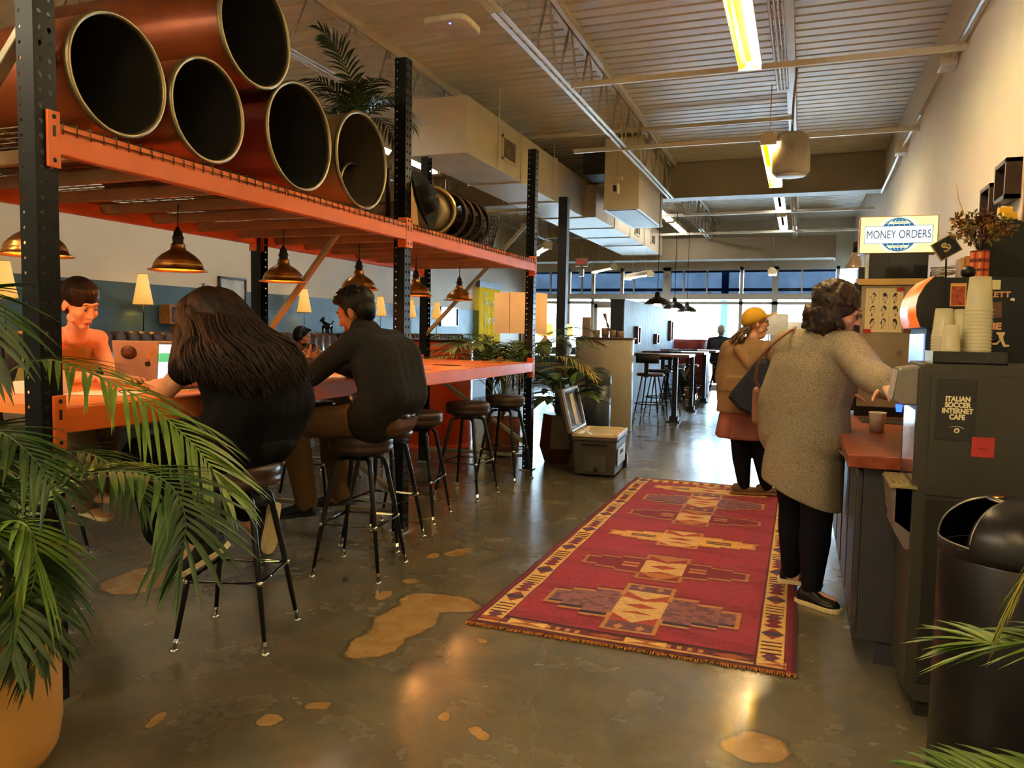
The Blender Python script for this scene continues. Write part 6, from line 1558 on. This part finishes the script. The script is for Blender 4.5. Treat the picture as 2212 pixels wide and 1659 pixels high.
for q in (-1, -.5, 0, .5, 1): cap(b, (-2.18, 2.67+.12*q, .90), (-2.10, 2.67+.13*q, 1.02), .145, .125); cap(b, (-2.10, 2.67+.13*q, 1.02), (-2.17, 2.67+.12*q, 1.17), .125, .115)
remesh('t_shirt', b, .008, mat('black_cotton', '#0b0b0d', .85, var=.2, vscale=8, bump=.2, bscale=14, spec=.15), p2, 25)
b = MB(); body_prims(b, J, g=.020, what='HC'); cap(b, J['hipL'], J['hipR'], .115, .115); cap(b, (-2.14, 2.58, .85), (-2.14, 2.74, .85), .1, .1)
cap(b, (-2.56, 2.44, .80), (-2.40, 2.42, .53), .075, .095); cap(b, (-2.46, 2.43, .64), (-2.40, 2.42, .52), .08, .10)
remesh('trousers', b, .008, mat('black_denim', '#08090c', .8, spec=.15, var=.2, vscale=10, bump=.1, bscale=40), p2, 3)
b = MB(); hair_cap(b, H2, 1., (.104, .088, .098)); cap(b, H2 @ V((-.05, 0, .02)), (-2.22, 2.66, 1.25), .095, .12); cap(b, (-2.22, 2.62, 1.25), (-2.12, 2.62, 1.13), .11, .09); cap(b, (-2.2, 2.74, 1.22), (-2.04, 2.78, 1.14), .10, .06)
cap(b, H2 @ V((.045, .062, .03)), (-2.39, 2.50, 1.17), .045, .06); cap(b, H2 @ V((.06, 0, .07)), H2 @ V((.085, .03, -.04)), .03, .03); cap(b, H2 @ V((.03, .072, .045)), H2 @ V((.03, .082, -.07)), .034, .036); cap(b, H2 @ V((-.02, .078, .03)), H2 @ V((-.01, .088, -.08)), .03, .04); cap(b, (-2.22, 2.55, 1.22), (-2.20, 2.52, 1.12), .07, .06)
ho = remesh('hair', b, .008, M_hair, p2, 4)
def lerp3(A, t):
    t = max(0, min(.9999, t))*2; k = int(t); return V(A[k])*(1-(t-k))+V(A[k+1])*(t-k)
MID = ((-2.365, 2.51, 1.30), (-2.25, 2.50, 1.31), (-2.15, 2.70, 1.33)); LOW = ((-2.315, 2.415, 1.22), (-2.10, 2.42, 1.23), (-2.00, 2.72, 1.25)); END = ((-2.265, 2.385, 1.14), (-2.00, 2.44, 1.08), (-1.925, 2.74, 1.09))
def hair_path(u, R, j=1.):
    a = -1.35+2.7*(1-u); top = H2 @ V((.035-.10*u, .055*sin(a)+.0*u, .118-.022*abs(sin(a))))
    side = H2 @ V((.055-.165*min(1, u*1.3), .088*cos(u*2.6), .035))
    w = lambda q: V((R.uniform(-q, q), R.uniform(-q, q), R.uniform(-q, q)))*j
    return [top, side, lerp3(MID, u)+w(.012), lerp3(LOW, u)+w(.016), lerp3(END, u)+w(.02)+V((0, 0, R.uniform(-.03, .05)*j))]
R = random.Random(9); b = MB()
for k in range(15):
    P_ = bez(hair_path(k/14, R, 0), 10)
    for q in range(9): cap(b, P_[q], P_[q+1], .034-.0012*q, .034-.0012*(q+1), 8)
remesh('hair_fall', b, .008, M_hair, ho, 5)
b = MB()
for k in range(300):
    o_ = V((.032, -.030, 0)); P_ = bez(hair_path(R.random(), R), 11)
    b.tube([p+o_*min(1, q/5)*(.75+.5*((k*7) % 10)/10) for q, p in enumerate(P_)], [.004]+[.0062]*8+[.004, .0025, .001], 5)
b.build('hair_strand', M_hair, ho)
MU = mat('black_canvas', '#16171a', .8, bump=.1); MS = mat('rubber_cream', '#d8c79a', .6)
shoe(p2, (-2.135, 2.47, .445), (-2.335, 2.43, .315), (.45, 0, .75), MU, MS, high=.08)
s_ = shoe(p2, (-2.17, 2.82, .55), (-2.20, 2.81, .32), (-.95, 0, .1), MU, MS, high=.04)
# --- dark haired man with phone ---
p3 = thing('person', 'man in a dark dotted shirt and brown trousers hunched over a phone on a stool', 'person', (-2.244, 3.643, 0))
J = dict(pel=(-2.13, 3.67, .865), wst=(-2.05, 3.67, .99), chs=(-2.10, 3.67, 1.17), shL=(-2.20, 3.49, 1.265), shR=(-2.17, 3.86, 1.265), nck=(-2.22, 3.67, 1.31), nb=(-2.245, 3.66, 1.35),
         elL=(-2.41, 3.42, 1.085), elR=(-2.43, 3.94, 1.09), wrL=(-2.52, 3.55, 1.135), wrR=(-2.58, 3.80, 1.15), hipL=(-2.15, 3.58, .845), hipR=(-2.15, 3.77, .845), knL=(-2.55, 3.45, .825), knR=(-2.55, 3.80, .82),
         anL=(-2.47, 3.46, .40), anR=(-2.44, 3.75, .40), toL=(-2.57, 3.44, .33), toR=(-2.54, 3.76, .33))
H3 = head_matrix((-2.28, 3.645, 1.425), (-.90, -.08, -.42))
b = MB(); body_prims(b, J, S=1.05); head_prims(b, H3, 1.04)
hand_prims(b, J['wrL'], (-.75, .35, .35), (.2, .8, -.1), 1, .75); hand_prims(b, J['wrR'], (-.1, -.7, .35), (.9, -.2, .1), 1, .8)
remesh('body', b, .0055, SK2, p3, 2); face_parts(p3, H3, 1.04, closed=True)
b = MB(); body_prims(b, J, g=.018, S=1.05, what='TAF', torso=(.118, .112, .118), wid=(.095, .09, .095)); cap(b, (-2.245, 3.64, 1.345), (-2.22, 3.67, 1.32), .068, .075)
M_sh3 = mat('dotted_dark_shirt', '#161619', .85, vscale=170, col2='#2b2927', bump=.3, bscale=12, spec=.2)
remesh('shirt', b, .008, M_sh3, p3, 22)
b = MB(); body_prims(b, J, g=.018, S=1.05, what='HC'); cap(b, J['hipL'], J['hipR'], .118, .118); cap(b, (-2.07, 3.59, .86), (-2.07, 3.76, .86), .105, .105)
remesh('trousers', b, .008, mat('brown_chino', '#5e4426', .8, var=.15, vscale=5, bump=.35, bscale=18), p3, 3)
b = MB(); pts = [(-2.12+.155*cos(2*pi*j/28), 3.67+.205*sin(2*pi*j/28), .925-.05*cos(2*pi*j/28)) for j in range(29)]; b.tube(pts, .016, 8); b.build('belt', mat('black_leather', '#17120f', .4), p3)
b = MB(); hair_cap(b, H3, 1.04, (.100, .083, .090), (-.030, 0, .045)); add(b, H3, 1.04, (-.055, 0, .0), (.062, .074, .075)); add(b, H3, 1.04, (.045, 0, .098), (.050, .058, .028))
R = random.Random(12)
for k in range(70):
    a = R.uniform(-1.4, 1.4); f = R.uniform(-.6, 1.1); p = V((-.03+.095*sin(f), .078*sin(a)*cos(f*.6), .045+.088*cos(a*.8)*cos(f*.8)))
    cap(b, H3 @ (p*1.02), H3 @ (p*1.02+V((.020, 0, .010+.012*R.random()))), .012, .005, 8)
for q in (-1, 1): add(b, H3, 1.04, (.012, .073*q, .010), (.014, .010, .034))
remesh('hair', b, .0055, M_hairb, p3, 1)
shoe(p3, (-2.40, 3.47, .335), (-2.63, 3.44, .295), (0, 0, 1), MU, M_blackm); shoe(p3, (-2.38, 3.76, .335), (-2.61, 3.78, .295), (0, 0, 1), MU, M_blackm)
ph = MB(); Mp = Matrix.Translation((-2.635, 3.665, 1.20)) @ Matrix.Rotation(radians(-42), 4, 'Y') @ Matrix.Rotation(radians(10), 4, 'Z'); ph.box(-.075, .075, -.038, .038, -.004, .004, 0, Mp)
ph.build('phone', mat('phone_dark', '#1c1714', .2), label='dark phone held up by the man in the dotted shirt', cat='phone', bevel=.003)
# --- woman leaning on the far side ---
p1 = thing('person', 'woman in a tan sleeveless top with pulled back hair looking down beside the front post', 'person', (-3.90, 3.05, 0))
J = dict(pel=(-3.90, 3.05, .87), wst=(-3.80, 3.02, 1.02), chs=(-3.66, 2.98, 1.15), shL=(-3.50, 3.06, 1.26), shR=(-3.52, 2.74, 1.25), nck=(-3.44, 2.88, 1.305), nb=(-3.39, 2.85, 1.345),
         elL=(-3.40, 3.05, 1.085), elR=(-3.32, 2.64, 1.085), wrL=(-3.16, 2.92, 1.085), wrR=(-3.12, 2.72, 1.085), hipL=(-3.90, 3.14, .85), hipR=(-3.90, 2.96, .85), knL=(-3.52, 3.12, .78), knR=(-3.52, 2.94, .80),
         anL=(-3.62, 3.08, .36), anR=(-3.34, 2.90, .50), toL=(-3.50, 3.08, .29), toR=(-3.22, 2.86, .46))
H1 = head_matrix((-3.315, 2.80, 1.435), (.80, -.06, -.42), .1)
b = MB(); body_prims(b, J, S=.93, arm=(.046, .036, .025)); head_prims(b, H1, .98, True)
hand_prims(b, J['wrL'], (.8, -.3, 0), (0, 0, -1), -1, .3); hand_prims(b, J['wrR'], (.8, .3, 0), (0, 0, -1), 1, .3)
remesh('body', b, .005, SK1, p1, 2); face_parts(p1, H1, .98, lip='#b05a48')
b = MB(); body_prims(b, dict(J, shL=(-3.54, 2.98, 1.235), shR=(-3.56, 2.80, 1.23), nck=(-3.50, 2.90, 1.25)), g=.020, S=.93, what='T'); remesh('tank_top', b, .008, mat('tan_jersey', '#a08a4c', .85, bump=.1, bscale=30), p1, 3)
b = MB(); body_prims(b, J, g=.028, S=.95, what='HC'); cap(b, J['hipL'], J['hipR'], .115, .115); cap(b, (-3.72, 3.05, .80), (-3.52, 3.03, .55), .13, .16)
remesh('wide_trousers', b, .01, mat('taupe_linen', '#6e5e4c', .85, bump=.2, bscale=12), p1, 3)
b = MB(); hair_cap(b, H1, .98, (.101, .082, .086), (-.016, 0, .050)); add(b, H1, .98, (-.045, 0, .0), (.07, .078, .08)); add(b, H1, .98, (.012, 0, .088), (.068, .068, .036)); add(b, H1, .98, (-.13, 0, .03), (.035, .035, .035))
remesh('hair', b, .006, M_hair, p1, 2)
shoe(p1, (-3.66, 3.08, .30), (-3.45, 3.08, .28), (0, 0, 1), mat('sandal_tan', '#b07a48', .6), MS, h0=.03)
# --- woman in the long grey cardigan ---
p6 = thing('person', 'woman with curly dark hair and a long grey marled cardigan reaching toward the drink dispenser', 'person', (.06, 4.2, 0))
J = dict(pel=(.03, 4.22, .84), wst=(.02, 4.22, 1.0), chs=(.07, 4.20, 1.18), shL=(-.06, 4.27, 1.295), shR=(.215, 4.06, 1.29), nck=(.115, 4.17, 1.345), nb=(.14, 4.17, 1.395),
         elL=(-.02, 4.25, 1.06), elR=(.30, 3.80, 1.17), wrL=(.16, 4.30, 1.04), wrR=(.345, 3.52, 1.145), hipL=(-.05, 4.29, .82), hipR=(.11, 4.14, .82), knL=(.0, 4.33, .44), knR=(.11, 4.12, .42),
         anL=(.0, 4.34, .085), anR=(.10, 4.08, .085), toL=(.14, 4.36, .035), toR=(.20, 4.03, .035))
H6 = head_matrix((.172, 4.15, 1.465), (.90, -.22, -.36))
b = MB(); body_prims(b, J, S=1.08, leg=(.088, .062, .036)); head_prims(b, H6, 1.02, True)
hand_prims(b, J['wrR'], (.1, -.9, -.05), (.3, 0, -.8), 1, .5); hand_prims(b, J['wrL'], (.8, -.1, .1), (0, 0, -1), 1, .5)
remesh('body', b, .0055, SK3, p6, 2); face_parts(p6, H6, 1.02)
b = MB(); body_prims(b, J, g=.022, S=1.08, what='TAF', torso=(.122, .118, .115), wid=(.095, .09, .085), arm=(.060, .050, .040))
ax = V((.80, -.60, 0)); 
rs = []
for (z, cx_, cy_, a, c) in ((1.10, .055, 4.20, .18, .145), (.95, .045, 4.20, .195, .155), (.80, .04, 4.20, .205, .17), (.65, .03, 4.20, .215, .18), (.53, .03, 4.20, .22, .185)):
    ring = []
    for j in range(36):
        t = 2*pi*j/36; e = V((cos(t)*a*.80-sin(t)*c*.60*-1*.0, 0, 0)); u = V((cos(t)*a, sin(t)*c))
        x_ = cx_+u.x*.86+u.y*.35; y_ = cy_-u.x*.40+u.y*.90
        dz = 0
        if z < .7: dz = -.075*(cos(t-.15))*(1 if z < .6 else .5); 
        r_ = 1+.02*sin(t*7)*(1 if z < .9 else .3)
        ring.append((cx_+(x_-cx_)*r_, cy_+(y_-cy_)*r_, z+dz))
    rs.append(ring)
b.rings(rs)
M_card = mat('marled_grey_knit', '#6e6455', .9, vscale=190, col2='#b8ac94', stretch=(1, 1, 2.6), bump=.35, bscale=120, spec=.2)
cd_ = remesh('cardigan', b, .008, M_card, p6, 16)
b = MB(); b.tube(bez([(.19, 4.035, .80), (.225, 4.02, .765), (.25, 4.03, .79), (.262, 4.05, .86)], 12), .005, 6); b.build('pocket_edge', M_card, cd_)
b = MB(); body_prims(b, J, g=.006, S=1.08, what='HC', leg=(.088, .066, .040)); cap(b, J['hipL'], J['hipR'], .12, .12)
remesh('leggings', b, .007, mat('navy_leggings', '#0a0d18', .8, bump=.05, bscale=40, spec=.2), p6, 3)
b = MB(); R = random.Random(21); hair_cap(b, H6, 1., (.118, .104, .108), (-.035, 0, .040)); add(b, H6, 1., (-.07, 0, -.045), (.075, .10, .085)); add(b, H6, 1., (-.01, .088, -.035), (.05, .03, .075)); add(b, H6, 1., (-.01, -.088, -.035), (.05, .03, .075))
for k in range(170):
    th = R.uniform(-2.6, 2.6); ph_ = R.uniform(-.9, 1.4); p = V((-.035-.115*cos(th)*cos(ph_), .103*sin(th)*cos(ph_), .03+.105*sin(ph_)))
    if ph_ < 0: p.z -= .06
    if p.x > .05 and p.z < .07: continue
    q = H6 @ p; R_ = R.uniform(.014, .024); cap(b, q, q+V((R.uniform(-.02, .02), R.uniform(-.02, .02), -R.uniform(.01, .04))), R_, R_*.6, 8)
ho = remesh('hair', b, .006, mat('curly_dark_hair', '#20140f', .5, vscale=30, col2='#3b2618', bump=.5, bscale=60), p6, 1)
def glasses(parent, Mh, s, m):
    b = MB()
    for q in (-1, 1):
        b.tube([Mh @ (V((.094, .030*q+.021*cos(2*pi*j/16), .008+.015*sin(2*pi*j/16)))*s) for j in range(17)], .0018, 6)
        b.tube([Mh @ (V(p)*s) for p in ((.093, .051*q, .012), (.06, .068*q, .012), (0, .079*q, .006))], .0018, 6)
    b.tube([Mh @ (V(p)*s) for p in ((.096, -.009, .010), (.098, 0, .013), (.096, .009, .010))], .0018, 6); g_ = b.build('glasses', m, parent)
    for q in (-1, 1):
        b = MB(); b.lathe([(.001, 0), (.020*s, 0), (.020*s, .0006), (.001, .0006)], 16, M=Mh @ Matrix.Translation((.094*s, .030*q*s, .008*s)) @ Matrix.Rotation(pi/2, 4, 'Y')); b.build('lens', mat('lens_glass', '#dfe8ee', .05, alpha=.25, spec=1.), g_)
glasses(p6, H6, 1.02, mat('tortoise_frame', '#3a2218', .3))
ML = mat('black_slip_on', '#121318', .35, var=.2); MW = mat('cream_sole', '#e0cfa0', .6)
shoe(p6, (.035, 4.10, .0), (.235, 3.975, .0), (0, 0, 1), ML, MW, h0=.062, thick=.024); shoe(p6, (-.065, 4.36, .012), (.165, 4.345, .012), (0, 0, 1), ML, MW, h0=.062, thick=.024)
# --- person in the yellow cap ---
p5 = thing('person', 'person in a yellow cap, tan jacket and pink skirt at the rug end', 'person', (-.33, 6.68, 0))
J = dict(pel=(-.40, 6.68, .80), wst=(-.40, 6.68, .95), chs=(-.39, 6.68, 1.10), shL=(-.545, 6.70, 1.215), shR=(-.25, 6.56, 1.215), nck=(-.385, 6.64, 1.285), nb=(-.375, 6.64, 1.335),
         elL=(-.60, 6.80, .98), elR=(-.14, 6.62, .98), wrL=(-.50, 6.98, .92), wrR=(-.16, 6.84, .98), hipL=(-.47, 6.72, .78), hipR=(-.31, 6.64, .78), knL=(-.44, 6.70, .43), knR=(-.28, 6.72, .43),
         anL=(-.40, 6.68, .085), anR=(-.22, 6.72, .085), toL=(-.27, 6.72, .035), toR=(-.10, 6.78, .035))
H5 = head_matrix((-.355, 6.655, 1.440), (.93, .30, .10))
b = MB(); body_prims(b, J, S=1.04); head_prims(b, H5, .97, True); add(b, H5, 1., (.03, 0, -.10), (.045, .045, .035)); hand_prims(b, J['wrL'], (.6, .7, 0), (0, 0, -1), 1, .6); hand_prims(b, J['wrR'], (-.6, .7, 0), (0, 0, -1), -1, .6)
remesh('body', b, .007, SK3, p5, 2); face_parts(p5, H5, .97)
b = MB(); body_prims(b, J, g=.028, S=1.04, what='TAF', torso=(.125, .130, .122), wid=(.10, .105, .10), arm=(.062, .055, .04))
rs = [[(-.40+a*cos(2*pi*j/28)*(1+.04*sin(6*pi*j/14)), 6.68+c*sin(2*pi*j/28), z) for j in range(28)] for (z, a, c) in ((1.0, .21, .17), (.88, .215, .175), (.80, .235, .19), (.70, .24, .195))]; b.rings(rs)
cap(b, (-.47, 6.58, 1.22), (-.38, 6.54, 1.10), .05, .05); cap(b, (-.38, 6.54, 1.10), (-.31, 6.53, 1.20), .05, .045)
jk = remesh('jacket', b, .008, mat('tan_jacket', '#8d6f4c', .75, var=.12, vscale=6, bump=.4, bscale=9), p5, 3)
b = MB(); b.tube([(-.40+.225*cos(2*pi*j/28), 6.68+.185*sin(2*pi*j/28), .885) for j in range(29)], .004, 5); b.build('waist_seam', MATS['tan_jacket'], jk)
b = MB(); rs = [[(-.40+a*cos(2*pi*j/40)*(1+.03*sin(2*pi*j/40*9)), 6.68+c*sin(2*pi*j/40)*(1+.03*sin(2*pi*j/40*9)), z) for j in range(40)] for (z, a, c) in ((.80, .19, .15), (.66, .225, .175), (.50, .25, .20), (.485, .24, .19))]; b.rings(rs)
remesh('skirt', b, .008, mat('dusty_rose_cotton', '#8f5750', .8, var=.1, bump=.15, bscale=20), p5, 3)
b = MB(); body_prims(b, J, g=.006, S=1.04, what='HC', leg=(.092, .072, .042)); remesh('leggings', b, .007, mat('navy_leggings', '#10131f', .7), p5, 3)
b = MB(); R = random.Random(31)
for k in range(60):
    a = R.uniform(-1.5, 1.5); q = H5 @ V((-.06-.03*cos(a), .075*sin(a), -.01-.02*R.random())); e = q+V((-.06-.06*R.random(), -.01, -.09-.06*R.random())); w1 = V((R.uniform(-.02, .02), R.uniform(-.02, .02), 0))
    b.tube(bez([q, q+(e-q)*.35+w1, q+(e-q)*.7-w1, e], 10), [.008]*9+[.005, .002], 5)
b.build('hair', mat('grey_brown_hair', '#5a4436', .5, vscale=40, col2='#84705e'), p5)
YC = mat('yellow_cap_cloth', '#d8a92c', .75, var=.08, vscale=10)
b = MB(); n = 32; rs = []
Mc = H5 @ Matrix.Translation((-.012, 0, .050)) @ Matrix.Rotation(radians(-10), 4, 'Y')
for i in range(10):
    t = pi/2*i/9; rs.append([Mc @ V((.104*cos(t)*cos(2*pi*j/n), .088*cos(t)*sin(2*pi*j/n), .098*sin(t)-.012)) for j in range(n)])
rs.insert(0, [Mc @ V((.104*cos(2*pi*j/n), .088*sin(2*pi*j/n), -.035+.01*cos(2*pi*j/n))) for j in range(n)]); b.rings(rs, caps=False); cp = b.build('cap', YC, p5, solid=.003)
b = MB(); vs = []
for i in range(13):
    a = radians(-62+124*i/12); vs += [Mc @ V((.102*cos(a), .086*sin(a), -.026)), Mc @ V((.102*cos(a)+.085*cos(a*.6)**1, .078*sin(a)*1.0, -.020+.018*cos(a)**2))]
b.add(vs, [(2*i, 2*i+1, 2*i+3, 2*i+2) for i in range(12)], sm=True); b.build('visor', YC, cp, solid=.005)
glasses(p5, H5, .97, M_black)
MSB = mat('tan_suede', '#6a5138', .8); shoe(p5, (-.50, 6.655, .012), (-.27, 6.715, .012), (0, 0, 1), MSB, mat('gum_sole', '#8a6a42', .7), h0=.065); shoe(p5, (-.31, 6.70, .012), (-.08, 6.78, .012), (0, 0, 1), MSB, MATS['gum_sole'], h0=.065)
# tote bag
tb = thing('tote_bag', 'dark navy tote bag hanging from the shoulder of the person in the tan jacket', 'bag', (-.33, 6.40, .68))
b = MB(); out = [(-.235, 1.16), (-.205, 1.10), (-.185, .80), (-.225, .70), (-.28, .68), (-.44, .745), (-.53, .84), (-.50, .90), (-.34, 1.12), (-.30, 1.155)]
cxx = sum(p[0] for p in out)/len(out); czz = sum(p[1] for p in out)/len(out)
rs = []
for k, (y, f) in enumerate(((6.335, .86), (6.345, .95), (6.37, 1.), (6.44, 1.), (6.455, .96))): rs.append([(cxx+(p[0]-cxx)*f, y, czz+(p[1]-czz)*f) for p in out])
b.rings(rs, sm=False); b.build('bag_body', mat('navy_canvas', '#1b2233', .7, bump=.2, bscale=10), tb, bevel=.012, seg=3)
b = MB(); b.tube(bez([(-.33, 6.38, 1.13), (-.24, 6.46, 1.235), (-.19, 6.55, 1.285), (-.15, 6.60, 1.24), (-.19, 6.46, 1.12)], 20), .008, 6); b.build('strap', mat('brown_strap', '#4a2f24', .5), tb)
hs = thing('shoulder_bag', 'tan shoulder strap bag slung over the back shoulder of the grey cardigan', 'bag', (-.17, 4.3, 1.0))
b = MB(); b.tube(bez([(-.03, 4.22, 1.385), (-.10, 4.10, 1.33), (-.185, 4.12, 1.24), (-.215, 4.25, 1.12), (-.20, 4.36, 1.06)], 20), .008, 8); b.build('strap', mat('rose_tan_strap', '#8c5f4c', .5), hs)
b = MB(); b.box(-.235, -.14, 4.34, 4.46, .86, 1.06); b.build('pouch', MATS['rose_tan_strap'], hs, bevel=.02)
# --- man with headphones ---
p4 = thing('person', 'bearded man with headphones and a grey sleeveless shirt sitting on the far bench', 'person', (-5.95, 8.2, 0))
J = dict(pel=(-6.12, 8.22, .58), wst=(-6.08, 8.22, .74), chs=(-6.03, 8.22, .92), shL=(-5.98, 8.42, 1.02), shR=(-5.98, 8.02, 1.02), nck=(-5.98, 8.22, 1.09), nb=(-5.95, 8.22, 1.14),
         elL=(-5.78, 8.50, .86), elR=(-5.78, 7.96, .86), wrL=(-5.56, 8.34, .84), wrR=(-5.56, 8.10, .84), hipL=(-6.1, 8.32, .56), hipR=(-6.1, 8.12, .56), knL=(-5.65, 8.34, .55), knR=(-5.65, 8.10, .55),
         anL=(-5.6, 8.34, .12), anR=(-5.6, 8.10, .12), toL=(-5.45, 8.36, .05), toR=(-5.45, 8.08, .05))
H4 = head_matrix((-5.92, 8.21, 1.225), (.85, .35, -.22))
b = MB(); body_prims(b, J, S=1.02); head_prims(b, H4, 1.); hand_prims(b, J['wrL'], (.8, -.3, 0), (0, 0, -1), -1, .4); hand_prims(b, J['wrR'], (.8, .3, 0), (0, 0, -1), 1, .4)
remesh('body', b, .007, SK2, p4, 2); face_parts(p4, H4, 1., closed=True)
b = MB(); body_prims(b, J, g=.014, S=1.02, what='T'); remesh('tank_top', b, .01, mat('grey_jersey', '#4a4a50', .85, bump=.2, bscale=12), p4, 3)
b = MB(); body_prims(b, J, g=.02, S=1.02, what='HC'); cap(b, J['hipL'], J['hipR'], .11, .11); remesh('trousers', b, .012, mat('black_cotton', '#141416', .85), p4, 2)
b = MB(); hair_cap(b, H4); add(b, H4, 1., (-.055, 0, .0), (.062, .074, .075)); add(b, H4, 1., (.05, 0, .105), (.05, .05, .02)); add(b, H4, 1., (.055, 0, -.085), (.036, .046, .030)); remesh('hair', b, .007, M_hairb, p4, 1)
b = MB(); b.tube([H4 @ V((-.01, .092*sin(a), .03+.112*cos(a))) for a in [radians(-95+190*i/16) for i in range(17)]], .009, 8)
hb = b.build('headphones', mat('headphone_grey', '#3c3f44', .4), p4)
for q in (-1, 1):
    b = MB(); b.ball((0, 0, 0), (.036, .02, .042), 16, 8); b.v = [H4 @ (p+V((-.005, .088*q, -.005))) for p in b.v]; b.build('ear_cup', M_blackm, hb)
for k in (0, 1): shoe(p4, (-5.66, 8.34-.24*k, 0), (-5.42, 8.36-.28*k, 0), (0, 0, 1), MU, MS)
ta = thing('bench_table', 'small dark table in front of the man with headphones', 'table', (-5.45, 8.2, 0))
b = MB(); b.box(-5.75, -5.15, 7.85, 8.6, .735, .765); b.build('table_top', mat('brown_table_top', '#6b3f2e'), ta, bevel=.004)
b = MB(); b.tube([(-5.4, 8.22, .02), (-5.4, 8.22, .735)], .03, 10); b.lathe([(.25, 0), (.25, .02), (.03, .03)], 24, (-5.4, 8.22, 0)); b.build('pedestal', M_blackm, ta)
# --- person by the window ---
p7 = thing('person', 'grey haired person in a dark top seen from behind, seated by the windows', 'person', (-1.62, 17.0, 0))
J = dict(pel=(-1.62, 17.0, .82), wst=(-1.62, 17.02, .95), chs=(-1.62, 17.05, 1.12), shL=(-1.82, 17.08, 1.22), shR=(-1.42, 17.08, 1.22), nck=(-1.62, 17.08, 1.28), nb=(-1.62, 17.09, 1.34), elL=(-1.88, 17.2, .98), elR=(-1.36, 17.2, .98), wrL=(-1.75, 17.4, 1.0), wrR=(-1.5, 17.4, 1.0),
         hipL=(-1.72, 17.0, .80), hipR=(-1.52, 17.0, .80), knL=(-1.74, 17.42, .78), knR=(-1.5, 17.42, .78), anL=(-1.74, 17.42, .34), anR=(-1.5, 17.42, .34), toL=(-1.74, 17.54, .30), toR=(-1.5, 17.54, .30))
H7 = head_matrix((-1.61, 17.1, 1.42), (.1, .95, -.1))
b = MB(); body_prims(b, J); head_prims(b, H7); hand_prims(b, J['wrL'], (.5, .8, 0), (0, 0, -1), 1, .5); hand_prims(b, J['wrR'], (-.5, .8, 0), (0, 0, -1), -1, .5); remesh('body', b, .009, SK3, p7, 2); face_parts(p7, H7)
b = MB(); body_prims(b, J, g=.018, what='TAF'); remesh('sweater', b, .012, mat('charcoal_knit', '#23282c', .9), p7, 2)
b = MB(); body_prims(b, J, g=.016, what='HC'); cap(b, J['hipL'], J['hipR'], .11, .11); remesh('trousers', b, .012, mat('black_cotton', '#141416', .85), p7, 2)
b = MB(); hair_cap(b, H7); add(b, H7, 1., (-.055, 0, .0), (.062, .074, .075)); remesh('hair', b, .009, mat('grey_hair', '#9a948a', .6), p7, 1)
for k in (0, 1): shoe(p7, (-1.74+.24*k, 17.36, .28), (-1.74+.24*k, 17.6, .28), (0, 0, 1), MU, M_blackm)
dup(bs, (-1.62, 16.98, 0), radians(2), 'black high stool under the grey haired person by the windows')
# ---------------- light ----------------
w = bpy.data.worlds.new('daylight'); SC.world = w; w.use_nodes = True
bg = w.node_tree.nodes['Background']; bg.inputs['Color'].default_value = (.58, .80, 1.0, 1); bg.inputs['Strength'].default_value = 20.0
def area(name, loc, size, sizey, rot, energy, col, portal=False):
    l = bpy.data.lights.new(name, 'AREA'); l.shape = 'RECTANGLE'; l.size = size; l.size_y = sizey; l.energy = energy; l.color = col
    o = bpy.data.objects.new(name, l); COL.objects.link(o); o.location = loc; o.rotation_euler = rot
    if portal: l.cycles.is_portal = True
    return o
area('window_portal', ((XL+XR)/2, YF+.18, 1.15), XR-XL, 2.3, (radians(-90), 0, 0), 1, (1, 1, 1), True)
sun = bpy.data.lights.new('sun', 'SUN'); sun.energy = 16; sun.angle = .02; sun.color = (1, .97, .9)
so = bpy.data.objects.new('sun', sun); COL.objects.link(so); so.rotation_euler = (radians(28), 0, radians(12)); so.location = (0, 10, 20)
def point(name, loc, energy, col, r=.04):
    l = bpy.data.lights.new(name, 'POINT'); l.energy = energy; l.color = col; l.shadow_soft_size = r
    o = bpy.data.objects.new(name, l); COL.objects.link(o); o.location = loc
    return o
SC.view_settings.view_transform = 'Standard'; SC.view_settings.look = 'None'
SC.view_settings.exposure = 1.85; SC.view_settings.gamma = 1.0; SC.view_settings.use_curve_mapping = False
SC.cycles.use_adaptive_sampling = True; SC.cycles.adaptive_threshold = .05; SC.cycles.max_bounces = 6; SC.cycles.diffuse_bounces = 4; SC.cycles.glossy_bounces = 3; SC.cycles.transmission_bounces = 6; SC.cycles.transparent_max_bounces = 12
SC.cycles.sample_clamp_indirect = 6; SC.cycles.sample_clamp_direct = 0; SC.cycles.caustics_reflective = False; SC.cycles.caustics_refractive = False
SC.cycles.use_denoising = True
